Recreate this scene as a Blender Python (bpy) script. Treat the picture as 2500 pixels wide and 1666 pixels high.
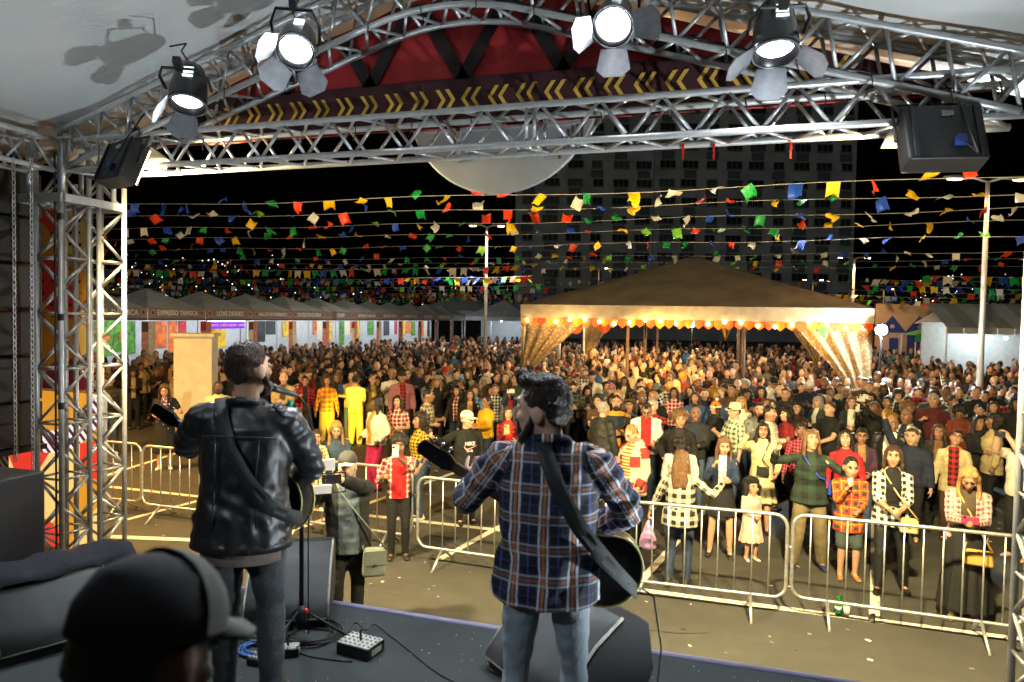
import bpy, bmesh, math, random
import numpy as np
from mathutils import Vector, Matrix, noise as mnoise

for _o in list(bpy.data.objects): bpy.data.objects.remove(_o)
S = bpy.context.scene
COL = S.collection
R = random.Random(7)
rad = math.radians

# ------------------------------------------------------------------ camera
# world: X runs along the stage front (to the right), Y points from the stage to the crowd, Z up, metres.
CAM = np.array((0.0, 0.0, 3.10))
FPX, PW, PH = 1700.0, 2500.0, 1666.0            # focal length and frame in photo pixels
YAW, PITCH, ROLL = rad(17.0), math.atan(58/1700), rad(1.0)
FWD = np.array((-math.sin(YAW)*math.cos(PITCH), math.cos(YAW)*math.cos(PITCH), -math.sin(PITCH)))
_r0 = np.array((math.cos(YAW), math.sin(YAW), 0.0))
_u0 = np.cross(_r0, FWD)
RGT = _r0*math.cos(ROLL) + _u0*math.sin(ROLL)
UPV = _u0*math.cos(ROLL) - _r0*math.sin(ROLL)
cam_d = bpy.data.cameras.new('camera')
cam = bpy.data.objects.new('camera', cam_d); COL.objects.link(cam)
cam_d.sensor_width = 36; cam_d.lens = 36*FPX/PW
cam_d.clip_start = 0.05; cam_d.clip_end = 3000
cam.matrix_world = Matrix(((RGT[0], UPV[0], -FWD[0], CAM[0]), (RGT[1], UPV[1], -FWD[1], CAM[1]), (RGT[2], UPV[2], -FWD[2], CAM[2]), (0, 0, 0, 1)))
cam_d.dof.use_dof = True; cam_d.dof.focus_distance = 8.0; cam_d.dof.aperture_fstop = 2.8
S.camera = cam

def ray(px, py):
    return FWD*FPX + RGT*(px-PW/2) - UPV*(py-PH/2)
def on_z(px, py, z=0.0):
    d = ray(px, py); t = (z-CAM[2])/d[2]; return CAM + d*t
def on_y(px, py, Y):
    d = ray(px, py); return CAM + d*(Y/d[1])
def on_x(px, py, X):
    d = ray(px, py); return CAM + d*(X/d[0])
def at_d(px, py, dep):
    d = ray(px, py); return CAM + d*(dep/FPX)
def proj(p):
    v = np.asarray(p, float)-CAM; k = v@FWD
    return PW/2 + FPX*(v@RGT)/k, PH/2 - FPX*(v@UPV)/k, k

# ------------------------------------------------------------------ world, moon, exposure
W = bpy.data.worlds.new('World'); S.world = W; W.use_nodes = True
_nt = W.node_tree; _bg = _nt.nodes['Background']
_sky = _nt.nodes.new('ShaderNodeTexSky'); _sky.sky_type = 'NISHITA'; _sky.sun_disc = False
_sky.sun_elevation = rad(-4.0); _sky.sun_rotation = rad(200)
_nt.links.new(_sky.outputs[0], _bg.inputs[0]); _bg.inputs[1].default_value = 0.03
_sun = bpy.data.lights.new('night_fill', 'SUN'); _sun.energy = 0.09; _sun.angle = rad(40); _sun.color = (0.86, 0.95, 1.0)  # wide sun lamp added as fill, standing for moonlight and city glow
_so = bpy.data.objects.new('night_fill', _sun); COL.objects.link(_so); _so.rotation_euler = (rad(48), 0, rad(-8))
S.view_settings.view_transform = 'Standard'; S.view_settings.look = 'None'
S.view_settings.exposure = 0.50; S.view_settings.gamma = 1.0; S.view_settings.use_curve_mapping = False
S.cycles.use_denoising = True
try: S.cycles.denoiser = 'OPENIMAGEDENOISE'
except Exception: pass
S.cycles.max_bounces = 5; S.cycles.diffuse_bounces = 2; S.cycles.glossy_bounces = 2; S.cycles.transmission_bounces = 4
S.cycles.transparent_max_bounces = 6; S.cycles.sample_clamp_indirect = 4.0; S.cycles.caustics_reflective = False; S.cycles.caustics_refractive = False
S.cycles.use_adaptive_sampling = True; S.cycles.adaptive_threshold = 0.015; S.cycles.use_light_tree = True

# ------------------------------------------------------------------ materials
MATS = {}
def hexc(h):
    h = h.lstrip('#'); c = [int(h[i:i+2], 16)/255 for i in (0, 2, 4)]
    return tuple(x/12.92 if x <= .04045 else ((x+.055)/1.055)**2.4 for x in c)
def mat(name, col=(.5,.5,.5), rough=.6, metal=0.0, var=.18, scale=6.0, bump=.0, bscale=40.0, emit=None, estr=0.0, spec=.5, coat=0.0, stretch=None, trans=0.0):
    if name in MATS: return MATS[name]
    m = bpy.data.materials.new(name); m.use_nodes = True; MATS[name] = m
    nt = m.node_tree; b = nt.nodes['Principled BSDF']; L = nt.links.new
    if isinstance(col, str): col = hexc(col)
    b.inputs['Roughness'].default_value = rough; b.inputs['Metallic'].default_value = metal
    b.inputs['Specular IOR Level'].default_value = spec; b.inputs['Coat Weight'].default_value = coat
    b.inputs['Base Color'].default_value = (*col, 1)
    if trans: b.inputs['Transmission Weight'].default_value = trans
    if var or bump:
        tc = nt.nodes.new('ShaderNodeTexCoord'); mp = nt.nodes.new('ShaderNodeMapping'); L(tc.outputs['Object'], mp.inputs[0])
        if stretch: mp.inputs['Scale'].default_value = stretch
    if var:
        n = nt.nodes.new('ShaderNodeTexNoise'); n.inputs['Scale'].default_value = scale; n.inputs['Detail'].default_value = 5; L(mp.outputs[0], n.inputs[0])
        r = nt.nodes.new('ShaderNodeMapRange'); L(n.outputs[0], r.inputs[0])
        r.inputs[1].default_value = .3; r.inputs[2].default_value = .7; r.inputs[3].default_value = 1-var; r.inputs[4].default_value = 1+var
        mx = nt.nodes.new('ShaderNodeVectorMath'); mx.operation = 'SCALE'; mx.inputs[0].default_value = col; L(r.outputs[0], mx.inputs['Scale'])
        L(mx.outputs[0], b.inputs['Base Color'])
    if bump:
        n2 = nt.nodes.new('ShaderNodeTexNoise'); n2.inputs['Scale'].default_value = bscale; n2.inputs['Detail'].default_value = 6; L(mp.outputs[0], n2.inputs[0])
        bp = nt.nodes.new('ShaderNodeBump'); bp.inputs['Strength'].default_value = bump; bp.inputs['Distance'].default_value = .02
        L(n2.outputs[0], bp.inputs['Height']); L(bp.outputs[0], b.inputs['Normal'])
    if emit is not None:
        if isinstance(emit, str): emit = hexc(emit)
        b.inputs['Emission Color'].default_value = (*emit, 1); b.inputs['Emission Strength'].default_value = estr
    return m

class NB:
    """tiny helper for node maths"""
    def __init__(s, m): s.nt = m.node_tree; s.N = s.nt.nodes; s.L = s.nt.links.new
    def put(s, sock, v):
        if isinstance(v, (int, float)): sock.default_value = v
        elif isinstance(v, tuple): sock.default_value = v if len(sock.default_value) == len(v) else (*v, 1)
        else: s.L(v, sock)
    def m(s, op, a, b=0.0, c=None):
        n = s.N.new('ShaderNodeMath'); n.operation = op; s.put(n.inputs[0], a); s.put(n.inputs[1], b)
        if c is not None: s.put(n.inputs[2], c)
        return n.outputs[0]
    def mix(s, f, a, b):
        n = s.N.new('ShaderNodeMix'); n.data_type = 'RGBA'; s.put(n.inputs[0], f); s.put(n.inputs[6], a); s.put(n.inputs[7], b); return n.outputs[2]
    def band(s, x, period, c, w):      # 1 where fract(x/period) within w/2 of c
        f = s.m('FRACT', s.m('DIVIDE', x, period)); d = s.m('ABSOLUTE', s.m('SUBTRACT', f, c)); return s.m('LESS_THAN', d, w/2)
    def noise(s, scale, vec=None, detail=4):
        n = s.N.new('ShaderNodeTexNoise'); n.inputs['Scale'].default_value = scale; n.inputs['Detail'].default_value = detail
        if vec is not None: s.L(vec, n.inputs[0])
        return n.outputs[0]
    def attr(s, name):
        n = s.N.new('ShaderNodeAttribute'); n.attribute_name = name
        x = s.N.new('ShaderNodeSeparateXYZ'); s.L(n.outputs['Vector'], x.inputs[0]); return x.outputs
    def obj(s):
        n = s.N.new('ShaderNodeTexCoord'); x = s.N.new('ShaderNodeSeparateXYZ'); s.L(n.outputs['Object'], x.inputs[0]); return x.outputs, n.outputs['Object']
    def bsdf(s): return s.N['Principled BSDF']

def C(c): return (*hexc(c), 1) if isinstance(c, str) else (*c, 1)
def cloth_bump(nb, k=.35):
    n = nb.noise(16, nb.obj()[1], 5); n2 = nb.noise(220, nb.obj()[1], 2)
    h = nb.m('ADD', n, nb.m('MULTIPLY', n2, .12)); bp = nb.N.new('ShaderNodeBump'); bp.inputs['Strength'].default_value = k; bp.inputs['Distance'].default_value = .02
    nb.L(h, bp.inputs['Height']); nb.L(bp.outputs[0], nb.bsdf().inputs['Normal'])
def plaid(name, base, second, line=None, period=.10, wid=.5, third=None, lw=.07):
    """woven check in the cloth's own coordinates (u across, v along)"""
    if name in MATS: return MATS[name]
    m = bpy.data.materials.new(name); m.use_nodes = True; MATS[name] = m; nb = NB(m)
    a = nb.attr('cloth'); u, v = a[0], a[1]
    s = nb.m('MULTIPLY', nb.m('ADD', nb.band(u, period, .5, wid), nb.band(v, period, .5, wid)), .5)
    c = nb.mix(s, C(base), C(second))
    if third is not None:
        t = nb.m('MULTIPLY', nb.m('ADD', nb.band(u, period*2, .12, .16), nb.band(v, period*2, .12, .16)), .75); c = nb.mix(nb.m('MINIMUM', t, 1.0), c, C(third))
    if line is not None:
        l = nb.m('MAXIMUM', nb.band(u, period, .0+lw, lw), nb.band(v, period, lw, lw)); c = nb.mix(nb.m('MULTIPLY', l, .85), c, C(line))
    nb.L(c, nb.bsdf().inputs['Base Color']); nb.bsdf().inputs['Roughness'].default_value = .85; cloth_bump(nb); return m
def stripes(name, base, second, period=.05, wid=.5, axis=1):
    if name in MATS: return MATS[name]
    m = bpy.data.materials.new(name); m.use_nodes = True; MATS[name] = m; nb = NB(m)
    c = nb.mix(nb.band(nb.attr('cloth')[axis], period, .5, wid), C(base), C(second))
    nb.L(c, nb.bsdf().inputs['Base Color']); nb.bsdf().inputs['Roughness'].default_value = .85; cloth_bump(nb); return m
def fabric(col, rough=.85):
    key = 'fabric ' + str(col)
    if key in MATS: return MATS[key]
    return mat(key, col, rough, var=.22, scale=9, bump=.35, bscale=18)

ALU = mat('aluminium', (.66,.67,.68), .38, .55, var=.12, scale=14, bump=.05, bscale=120)
STEEL = mat('galvanised steel', (.60,.61,.60), .42, .85, var=.2, scale=22, bump=.06, bscale=90)
BLACK = mat('black plastic', (.012,.012,.013), .45, var=.25, scale=12, bump=.08, bscale=160)
RUBBER = mat('black rubber cable', (.014,.014,.015), .5, var=.1)
DARKM = mat('black painted metal', (.016,.016,.018), .35, .3, var=.2, scale=20, bump=.05, bscale=100)
WHITEP = mat('white paint', (.78,.78,.76), .5, var=.06)

# ------------------------------------------------------------------ mesh builder and tagging
class MB:
    def __init__(s): s.v = []; s.f = []; s.mi = []
    def add(s, vs, fs, mi=0):
        o = len(s.v); s.v += [tuple(map(float, p)) for p in vs]; s.f += [tuple(o+i for i in q) for q in fs]; s.mi += [mi]*len(fs); return s
    def box(s, c, d, rot=None, mi=0, taper=1.0):
        x, y, z = d[0]/2, d[1]/2, d[2]/2; c = np.asarray(c, float)
        P = np.array([(-x,-y,-z),(x,-y,-z),(x,y,-z),(-x,y,-z),(-x*taper,-y*taper,z),(x*taper,-y*taper,z),(x*taper,y*taper,z),(-x*taper,y*taper,z)])
        if rot is not None: P = P @ np.array(rot.to_3x3() if hasattr(rot, 'to_3x3') else rot).T
        return s.add(P+c, [(0,3,2,1),(4,5,6,7),(0,1,5,4),(1,2,6,5),(2,3,7,6),(3,0,4,7)], mi)
    def tube(s, pts, r, n=8, mi=0, cap=True, closed=False):
        P = [np.asarray(p, float) for p in pts]; k = len(P); rr = r if hasattr(r, '__len__') else [r]*k
        T = []
        for i in range(k):
            a, b = (P[(i-1) % k], P[(i+1) % k]) if closed else (P[max(i-1, 0)], P[min(i+1, k-1)])
            t = b-a; T.append(t/(np.linalg.norm(t)+1e-12))
        ref = np.array((0, 0, 1.)) if abs(T[0][2]) < .9 else np.array((1., 0, 0))
        x = np.cross(T[0], ref); x /= np.linalg.norm(x); vs = []
        for i in range(k):
            x = x - T[i]*(x@T[i]); x /= np.linalg.norm(x)+1e-12; y = np.cross(T[i], x)
            for j in range(n):
                a = 2*math.pi*j/n; vs.append(P[i] + rr[i]*(x*math.cos(a)+y*math.sin(a)))
        fs = [(i*n+j, i*n+(j+1) % n, (i+1)*n+(j+1) % n, (i+1)*n+j) for i in range(k-1) for j in range(n)]
        if closed: fs += [((k-1)*n+j, (k-1)*n+(j+1) % n, (j+1) % n, j) for j in range(n)]
        elif cap: fs += [tuple(range(n-1, -1, -1)), tuple((k-1)*n+j for j in range(n))]
        return s.add(vs, fs, mi)
    def lathe(s, prof, n=16, c=(0,0,0), mi=0, sx=1, sy=1, rot=None):
        vs = []
        for r, z in prof:
            for j in range(n): a = 2*math.pi*j/n; vs.append((r*math.cos(a)*sx, r*math.sin(a)*sy, z))
        P = np.array(vs)
        if rot is not None: P = P @ np.array(rot.to_3x3()).T
        k = len(prof); fs = [(i*n+j, i*n+(j+1) % n, (i+1)*n+(j+1) % n, (i+1)*n+j) for i in range(k-1) for j in range(n)]
        fs += [tuple(range(n-1, -1, -1)), tuple((k-1)*n+j for j in range(n))]
        return s.add(P+np.asarray(c, float), fs, mi)
    def ell(s, c, r, n=14, m=9, rot=None, mi=0):
        prof = [(max(math.sin(math.pi*i/m), .02), -math.cos(math.pi*i/m)) for i in range(m+1)]; vs = []
        for a, z in prof:
            for j in range(n): t = 2*math.pi*j/n; vs.append((a*math.cos(t)*r[0], a*math.sin(t)*r[1], z*r[2]))
        P = np.array(vs)
        if rot is not None: P = P @ np.array(rot.to_3x3()).T
        fs = [(i*n+j, i*n+(j+1) % n, (i+1)*n+(j+1) % n, (i+1)*n+j) for i in range(m) for j in range(n)]
        fs += [tuple(range(n-1, -1, -1)), tuple(m*n+j for j in range(n))]
        return s.add(P+np.asarray(c, float), fs, mi)
    def prism(s, poly, z0, z1, M=None, mi=0):
        n = len(poly); P = np.array([(x, y, z0) for x, y in poly]+[(x, y, z1) for x, y in poly], float)
        if M is not None: P = (np.c_[P, np.ones(len(P))] @ np.array(M).T)[:, :3]
        fs = [tuple(range(n-1, -1, -1)), tuple(range(n, 2*n))]+[(i, (i+1) % n, n+(i+1) % n, n+i) for i in range(n)]
        return s.add(P, fs, mi)
    def mesh(s, name, mats, smooth=False):
        me = bpy.data.meshes.new(name); me.from_pydata(s.v, [], s.f)
        for m in (mats if isinstance(mats, (list, tuple)) else [mats]): me.materials.append(m)
        if any(s.mi): me.polygons.foreach_set('material_index', s.mi)
        if smooth: me.polygons.foreach_set('use_smooth', [True]*len(me.polygons))
        me.update(); return me
    def build(s, name, mats, parent=None, smooth=False, loc=None, rz=None):
        return place(name, s.mesh(name, mats, smooth), parent, loc, rz)
def place(name, me, parent=None, loc=None, rz=None):
    o = bpy.data.objects.new(name, me); COL.objects.link(o)
    if parent is not None: o.parent = parent
    if loc is not None: o.location = tuple(map(float, loc))
    if rz is not None: o.rotation_euler = (0, 0, rz)
    return o
def tag(o, label=None, cat=None, group=None, kind=None):
    if label: o['label'] = label
    if cat: o['category'] = cat
    if group: o['group'] = group
    if kind: o['kind'] = kind
    return o
def thing(name, label, cat, loc=(0,0,0), rz=0.0, group=None):
    o = bpy.data.objects.new(name, None); COL.objects.link(o); o.empty_display_size = .1
    o.location = tuple(map(float, loc)); o.rotation_euler = (0, 0, rz); return tag(o, label, cat, group)
def struct(name, mb, mats, smooth=False): return tag(mb.build(name, mats, None, smooth), kind='structure')
def bevel(o, w=.01, seg=2):
    m = o.modifiers.new('bevel', 'BEVEL'); m.width = w; m.segments = seg; m.limit_method = 'ANGLE'; return o
def text_mesh(txt, size, depth=.006, bold=.0):
    cu = bpy.data.curves.new('lettering', 'FONT'); cu.body = txt; cu.size = size; cu.extrude = depth/2; cu.align_x = 'CENTER'; cu.align_y = 'CENTER'; cu.offset = bold; cu.resolution_u = 2
    ob = bpy.data.objects.new('lettering', cu); TMP.collection.objects.link(ob); TMP.view_layers[0].update()
    me = bpy.data.meshes.new_from_object(ob.evaluated_get(TMP.view_layers[0].depsgraph))
    bpy.data.objects.remove(ob); bpy.data.curves.remove(cu); return me
def lamp(name, kind, loc, energy, col, parent=None, size=.1, spot=None, blend=.5, aim=None):
    l = bpy.data.lights.new(name, kind); l.energy = energy; l.color = col
    if kind == 'AREA': l.size = size
    else: l.shadow_soft_size = size
    if kind == 'SPOT': l.spot_size = spot; l.spot_blend = blend
    o = bpy.data.objects.new(name, l); COL.objects.link(o); o.location = tuple(map(float, loc))
    if aim is not None: o.rotation_euler = (Vector(aim)-Vector(loc)).to_track_quat('-Z', 'Y').to_euler()
    if parent is not None: o.parent = parent
    return o
# ------------------------------------------------------------------ people
TMP = bpy.data.scenes.new('tmp')
def vox(mb, size, smooth=2, ratio=None, name='body'):
    """fuse the overlapping forms of mb into one continuous skin"""
    me = bpy.data.meshes.new('tmp'); me.from_pydata(mb.v, [], mb.f); me.update()
    o = bpy.data.objects.new('tmp', me); TMP.collection.objects.link(o)
    r = o.modifiers.new('r', 'REMESH'); r.mode = 'VOXEL'; r.voxel_size = size; r.use_smooth_shade = True
    if smooth: s = o.modifiers.new('s', 'SMOOTH'); s.factor = .5; s.iterations = smooth
    if ratio: d = o.modifiers.new('d', 'DECIMATE'); d.ratio = ratio
    vl = TMP.view_layers[0]; vl.update()
    out = bpy.data.meshes.new_from_object(o.evaluated_get(vl.depsgraph)); out.name = name
    bpy.data.objects.remove(o); bpy.data.meshes.remove(me)
    out.polygons.foreach_set('use_smooth', [True]*len(out.polygons)); return out
def get_co(me):
    a = np.empty(len(me.vertices)*3); me.vertices.foreach_get('co', a); return a.reshape(-1, 3)
def set_co(me, a): me.vertices.foreach_set('co', np.ascontiguousarray(a).ravel()); me.update()
def get_no(me):
    a = np.empty(len(me.vertices)*3); me.vertices.foreach_get('normal', a); return a.reshape(-1, 3)
def wob(p, s, seed=0.0):
    """cheap smooth noise in -1..1"""
    x, y, z = (p*s).T
    return (np.sin(x*1.0+seed+1.7*np.sin(y*.9+seed))+np.sin(y*1.3+2.1*seed+1.3*np.sin(z*1.1))+np.sin(z*1.2+seed*.7+1.5*np.sin(x*.8+y*.5)))/3
def V3(*a): return np.array(a, float)
def rings(mb, C_, rx, ry, X=(1,0,0), n=14, mi=0):
    """elliptic tube through centres C_; X is the direction of the rx axis"""
    k = len(C_); C_ = [np.asarray(c, float) for c in C_]; vs = []; X0 = np.asarray(X, float)
    for i in range(k):
        t = C_[min(i+1, k-1)]-C_[max(i-1, 0)]; t = t/(np.linalg.norm(t)+1e-9)
        x = X0-t*(X0@t); x /= np.linalg.norm(x)+1e-9; y = np.cross(t, x)
        for j in range(n):
            a = 2*math.pi*j/n; vs.append(C_[i]+x*rx[i]*math.cos(a)+y*ry[i]*math.sin(a))
    fs = [(i*n+j, i*n+(j+1) % n, (i+1)*n+(j+1) % n, (i+1)*n+j) for i in range(k-1) for j in range(n)]
    fs += [tuple(range(n-1, -1, -1)), tuple((k-1)*n+j for j in range(n))]
    mb.add(vs, fs, mi)
def limb(mb, pts, r, n=10):
    """round limb with rounded ends"""
    P = [np.asarray(p, float) for p in pts]; r = list(r)
    a, b = P[0]-P[1], P[-1]-P[-2]; a = a/(np.linalg.norm(a)+1e-9); b = b/(np.linalg.norm(b)+1e-9)
    P = [P[0]+a*r[0]*.7]+P+[P[-1]+b*r[-1]*.7]; r = [r[0]*.6]+r+[r[-1]*.6]
    mb.tube(P, r, n)
def ik(S_, T_, a, b, hint):
    d = T_-S_; L_ = np.linalg.norm(d); L_ = min(L_, (a+b)*.995); d = d/(np.linalg.norm(d)+1e-9); T_ = S_+d*L_
    x = (a*a-b*b+L_*L_)/(2*L_); h = math.sqrt(max(a*a-x*x, 1e-6))
    p = hint-d*(hint@d); p /= np.linalg.norm(p)+1e-9
    return S_+d*x+p*h, T_
def rotm(yaw=0, pitch=0, tilt=0): return np.array((Matrix.Rotation(yaw, 3, 'Z') @ Matrix.Rotation(pitch, 3, 'X') @ Matrix.Rotation(tilt, 3, 'Y')))

POSES = {
 'down': dict(R=(.27,.06,.83), L=(-.27,.05,.83)),
 'walk': dict(R=(.25,.16,.86), L=(-.25,-.06,.84), fr=(.09,.12), fl=(-.09,-.12)),
 'cross': dict(R=(-.13,.21,1.19), L=(.13,.235,1.16)),
 'chest': dict(R=(.06,.30,1.14), L=(-.06,.30,1.13), curl=.7),
 'phone': dict(R=(.05,.30,1.20), L=(-.06,.29,1.18), curl=.7, pitch=-.45),
 'up2': dict(R=(.07,.34,1.66), L=(-.07,.34,1.66), curl=.6),
 'upR': dict(R=(.13,.36,1.66), L=(-.27,.05,.83), curl=.6),
 'upL': dict(R=(.27,.05,.83), L=(-.14,.36,1.62), curl=.6),
 'waveR': dict(R=(.36,.12,1.98), L=(-.27,.05,.83)),
 'waveL': dict(R=(.27,.05,.83), L=(-.36,.12,1.98)),
 'cup': dict(R=(.14,.28,1.26), L=(-.27,.06,.83), curl=.8),
 'clap': dict(R=(.02,.28,1.28), L=(-.03,.28,1.27), curl=.2),
 'hip': dict(R=(.22,.0,.99), L=(-.27,.05,.83), curl=.5),
 'sit': dict(R=(.14,.30,.78), L=(-.14,.30,.78), sit=1),
}
def skeleton(P, fem, build):
    """joint positions for a 1.75 m figure that faces +Y"""
    sw = (.165 if fem else .19)*(.85+.15*build); lean = P.get('lean', 0.0); tw = P.get('twist', 0.0); sit = P.get('sit', 0); drop = P.get('drop', 0.0)
    hipz = .93-.42*sit-drop; M = rotm(tw, -lean, P.get('side', 0.0)); O = V3(0, -.02+P.get('hipy', 0.0), hipz)
    up = lambda p: O+M@(V3(*p)-V3(0, 0, .93))
    J = dict(M=M, O=O, up=up, hipz=hipz)
    J['neck'] = up((0, -.015, 1.475)); J['shR'] = up((sw, -.015, 1.392)); J['shL'] = up((-sw, -.015, 1.392))
    J['H'] = rotm(P.get('yaw', 0.0)+tw*.5, P.get('pitch', 0.0)-lean*.4, P.get('tilt', 0.0)); J['head'] = J['neck']+J['H']@V3(0, .022, .148)-V3(0, 0, P.get('sink', 0.0))
    for s, k in ((1, 'R'), (-1, 'L')):
        T_ = V3(*P[k]) if not P.get('upper', 1) else V3(*P[k])
        hint = V3(*P.get('e'+k, (s*.45, -.5, -1.0)))
        e, w = ik(J['sh'+k], T_, .285, .255, hint); J['el'+k] = e; J['wr'+k] = w
        fx, fy = P.get('f'+k.lower(), (s*.10, 0.0)); hip = O+V3(s*.09, 0, -.02)
        an = V3(fx, fy+(.38 if sit else 0.0), .085+P.get('lift'+k, 0.0)); kn, an = ik(hip, an, .422, .412, V3(s*.06, 1, .25 if not sit else .9)); J['hip'+k] = hip; J['kn'+k] = kn; J['an'+k] = an
        J['ft'+k] = P.get('toe'+k, s*-.18)
    return J
def hand(mb, w, e, s, curl, size=1.0, palm=None, fing=9.0):
    """palm and five fingers that continue the forearm e->w; s: +1 right, -1 left"""
    d = w-e; d = d/(np.linalg.norm(d)+1e-9)
    side = np.asarray(palm, float) if palm is not None else V3(-s, 0, 0)   # direction the palm faces
    n_ = side-d*(side@d); n_ /= np.linalg.norm(n_)+1e-9; t = np.cross(d, n_)*s      # t: towards the thumb
    rings(mb, [w-d*.02, w+d*.03, w+d*.075, w+d*.095], [.026*size, .038*size, .042*size, .036*size], [.02*size, .018*size, .016*size, .012*size], X=t, n=8)
    for i, (o, L_) in enumerate(((.030, .072), (.011, .082), (-.010, .076), (-.030, .058))):
        p = w+d*.088+t*o*size; a = 0.0; pts = [p]; dd = d
        for j, f in enumerate((.45, .32, .23)):
            a += curl*(1.1, 1.2, .8)[j]; dd = d*math.cos(a)+n_*math.sin(a); p = p+dd*L_*f*size; pts.append(p)
        mb.tube(pts, [fing*.001*size, fing*.00095*size, fing*.0009*size, fing*.0007*size], 6)
    p0 = w+d*.02+t*.025*size; p1 = p0+(t*.75+d*.6+n_*.25)*.04*size; p2 = p1+(d*.85+n_*(.25+curl*.5)+t*.15)*.035*size; p3 = p2+(d*.8+n_*(.3+curl*.6))*.024*size
    mb.tube([p0, p1, p2, p3], [.014*size, .012*size, .0105*size, .008*size], 6)
def head_forms(mb, J, hs=1.0, fem=0):
    c, H = J['head'], J['H']; f = lambda *p: c+H@(V3(*p)*hs); Hm = Matrix([list(r) for r in H])
    mb.ell(f(0, -.008, .018), V3(.074, .096, .103)*hs, 18, 12, Hm); mb.ell(f(0, .018, -.035), V3(.06 if fem else .064, .072, .082)*hs, 16, 10, Hm)
    mb.ell(f(0, .062, -.092), V3(.028, .026, .024)*hs, 10, 6, Hm)
    rings(mb, [f(0, .092, .028), f(0, .104, .002), f(0, .114, -.022), f(0, .098, -.036)], [.007*hs, .011*hs, .0165*hs, .013*hs], [.006*hs, .010*hs, .012*hs, .006*hs], X=H@V3(1, 0, 0), n=8)
    mb.ell(f(0, .083, .042), V3(.046, .014, .011)*hs, 10, 6, Hm); mb.ell(f(0, .083, -.056), V3(.024, .013, .013)*hs, 10, 6, Hm)
    for s in (-1, 1):
        mb.ell(f(s*.078, -.008, -.008), V3(.011, .024, .034)*hs, 8, 6, Hm); mb.ell(f(s*.043, .062, -.018), V3(.022, .022, .02)*hs, 8, 6, Hm)
def body_mesh(J, P, fem, build, voxel, hs=1.0, slim=.80, bare=(), legs=True, fing=9.0, ratio=None, handsize=1.0):
    mb = MB(); head_forms(mb, J, hs, fem); up = J['up']; b = build
    nk = J['neck']; hd = J['head']; r = .052 if fem else .060
    rings(mb, [nk-J['M']@V3(0, .01, .05), nk, hd+J['H']@V3(0, -.02, -.075)*hs, hd], [r*1.15, r, r*.95, r*.8], [r*1.1, r, r*.98, r*.8], n=12)
    q = slim
    rings(mb, [up((0, 0, .86)), up((0, 0, .94)), up((0, 0, 1.08)), up((0, .005, 1.3)), up((0, -.01, 1.41)), up((0, -.012, 1.47))],
          [.14*b*q, .165*b*q, .135*b*q, .155*b*(.5+.5*q), .13*(.9+.1*b), .06], [.10*b*q, .115*b*q, .10*b*q, .108*(.5+.5*q), .075, .055], X=J['M']@V3(1, 0, 0), n=16)
    for s, k in ((1, 'R'), (-1, 'L')):
        a0 = (.047 if fem else .053)*(.7+.3*b); el, wr = J['el'+k], J['wr'+k]
        limb(mb, [J['sh'+k]-J['M']@V3(s*.05, 0, 0), J['sh'+k], (J['sh'+k]+el)/2, el], [a0*1.1, a0*1.12, a0*.95, a0*.78])
        limb(mb, [el, el*.65+wr*.35, wr], [a0*.76, a0*.82, .027 if fem else .031])
        hand(mb, wr, el, s, P.get('curl', .35) if 'curl'+k not in P else P['curl'+k], (.92 if fem else 1.0)*handsize, P.get('palm'+k), fing)
        if legs:
            hp, kn, an = J['hip'+k], J['kn'+k], J['an'+k]; l0 = (.7+.3*b)*(.8 if 'legs' not in bare else 1)
            limb(mb, [hp, (hp+kn)/2, kn], [.085*l0, .072*l0, .052*l0]); limb(mb, [kn, kn*.68+an*.32, an], [.051*l0, .054*l0, .036*l0])
            f = rotm(J['ft'+k])@V3(0, 1, 0); limb(mb, [an-f*.03-V3(0, 0, .03), an+f*.06-V3(0, 0, .045), an+f*.13-V3(0, 0, .055)], [.036, .034, .024])
    me = vox(mb, voxel, 2, ratio, 'body'); co = get_co(me); c, H = J['head'], J['H']; loc = (co-c)@H/hs
    for s in (-1, 1):      # eye sockets
        d = loc-V3(s*.031, .088, .017); w = np.exp(-(d**2).sum(1)/(2*.011**2)); loc = loc-V3(0, .009, 0)*w[:, None]
    near = np.linalg.norm(co-c, axis=1) < .2*hs; co[near] = (loc[near]*hs)@H.T+c
    set_co(me, co); return me
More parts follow.
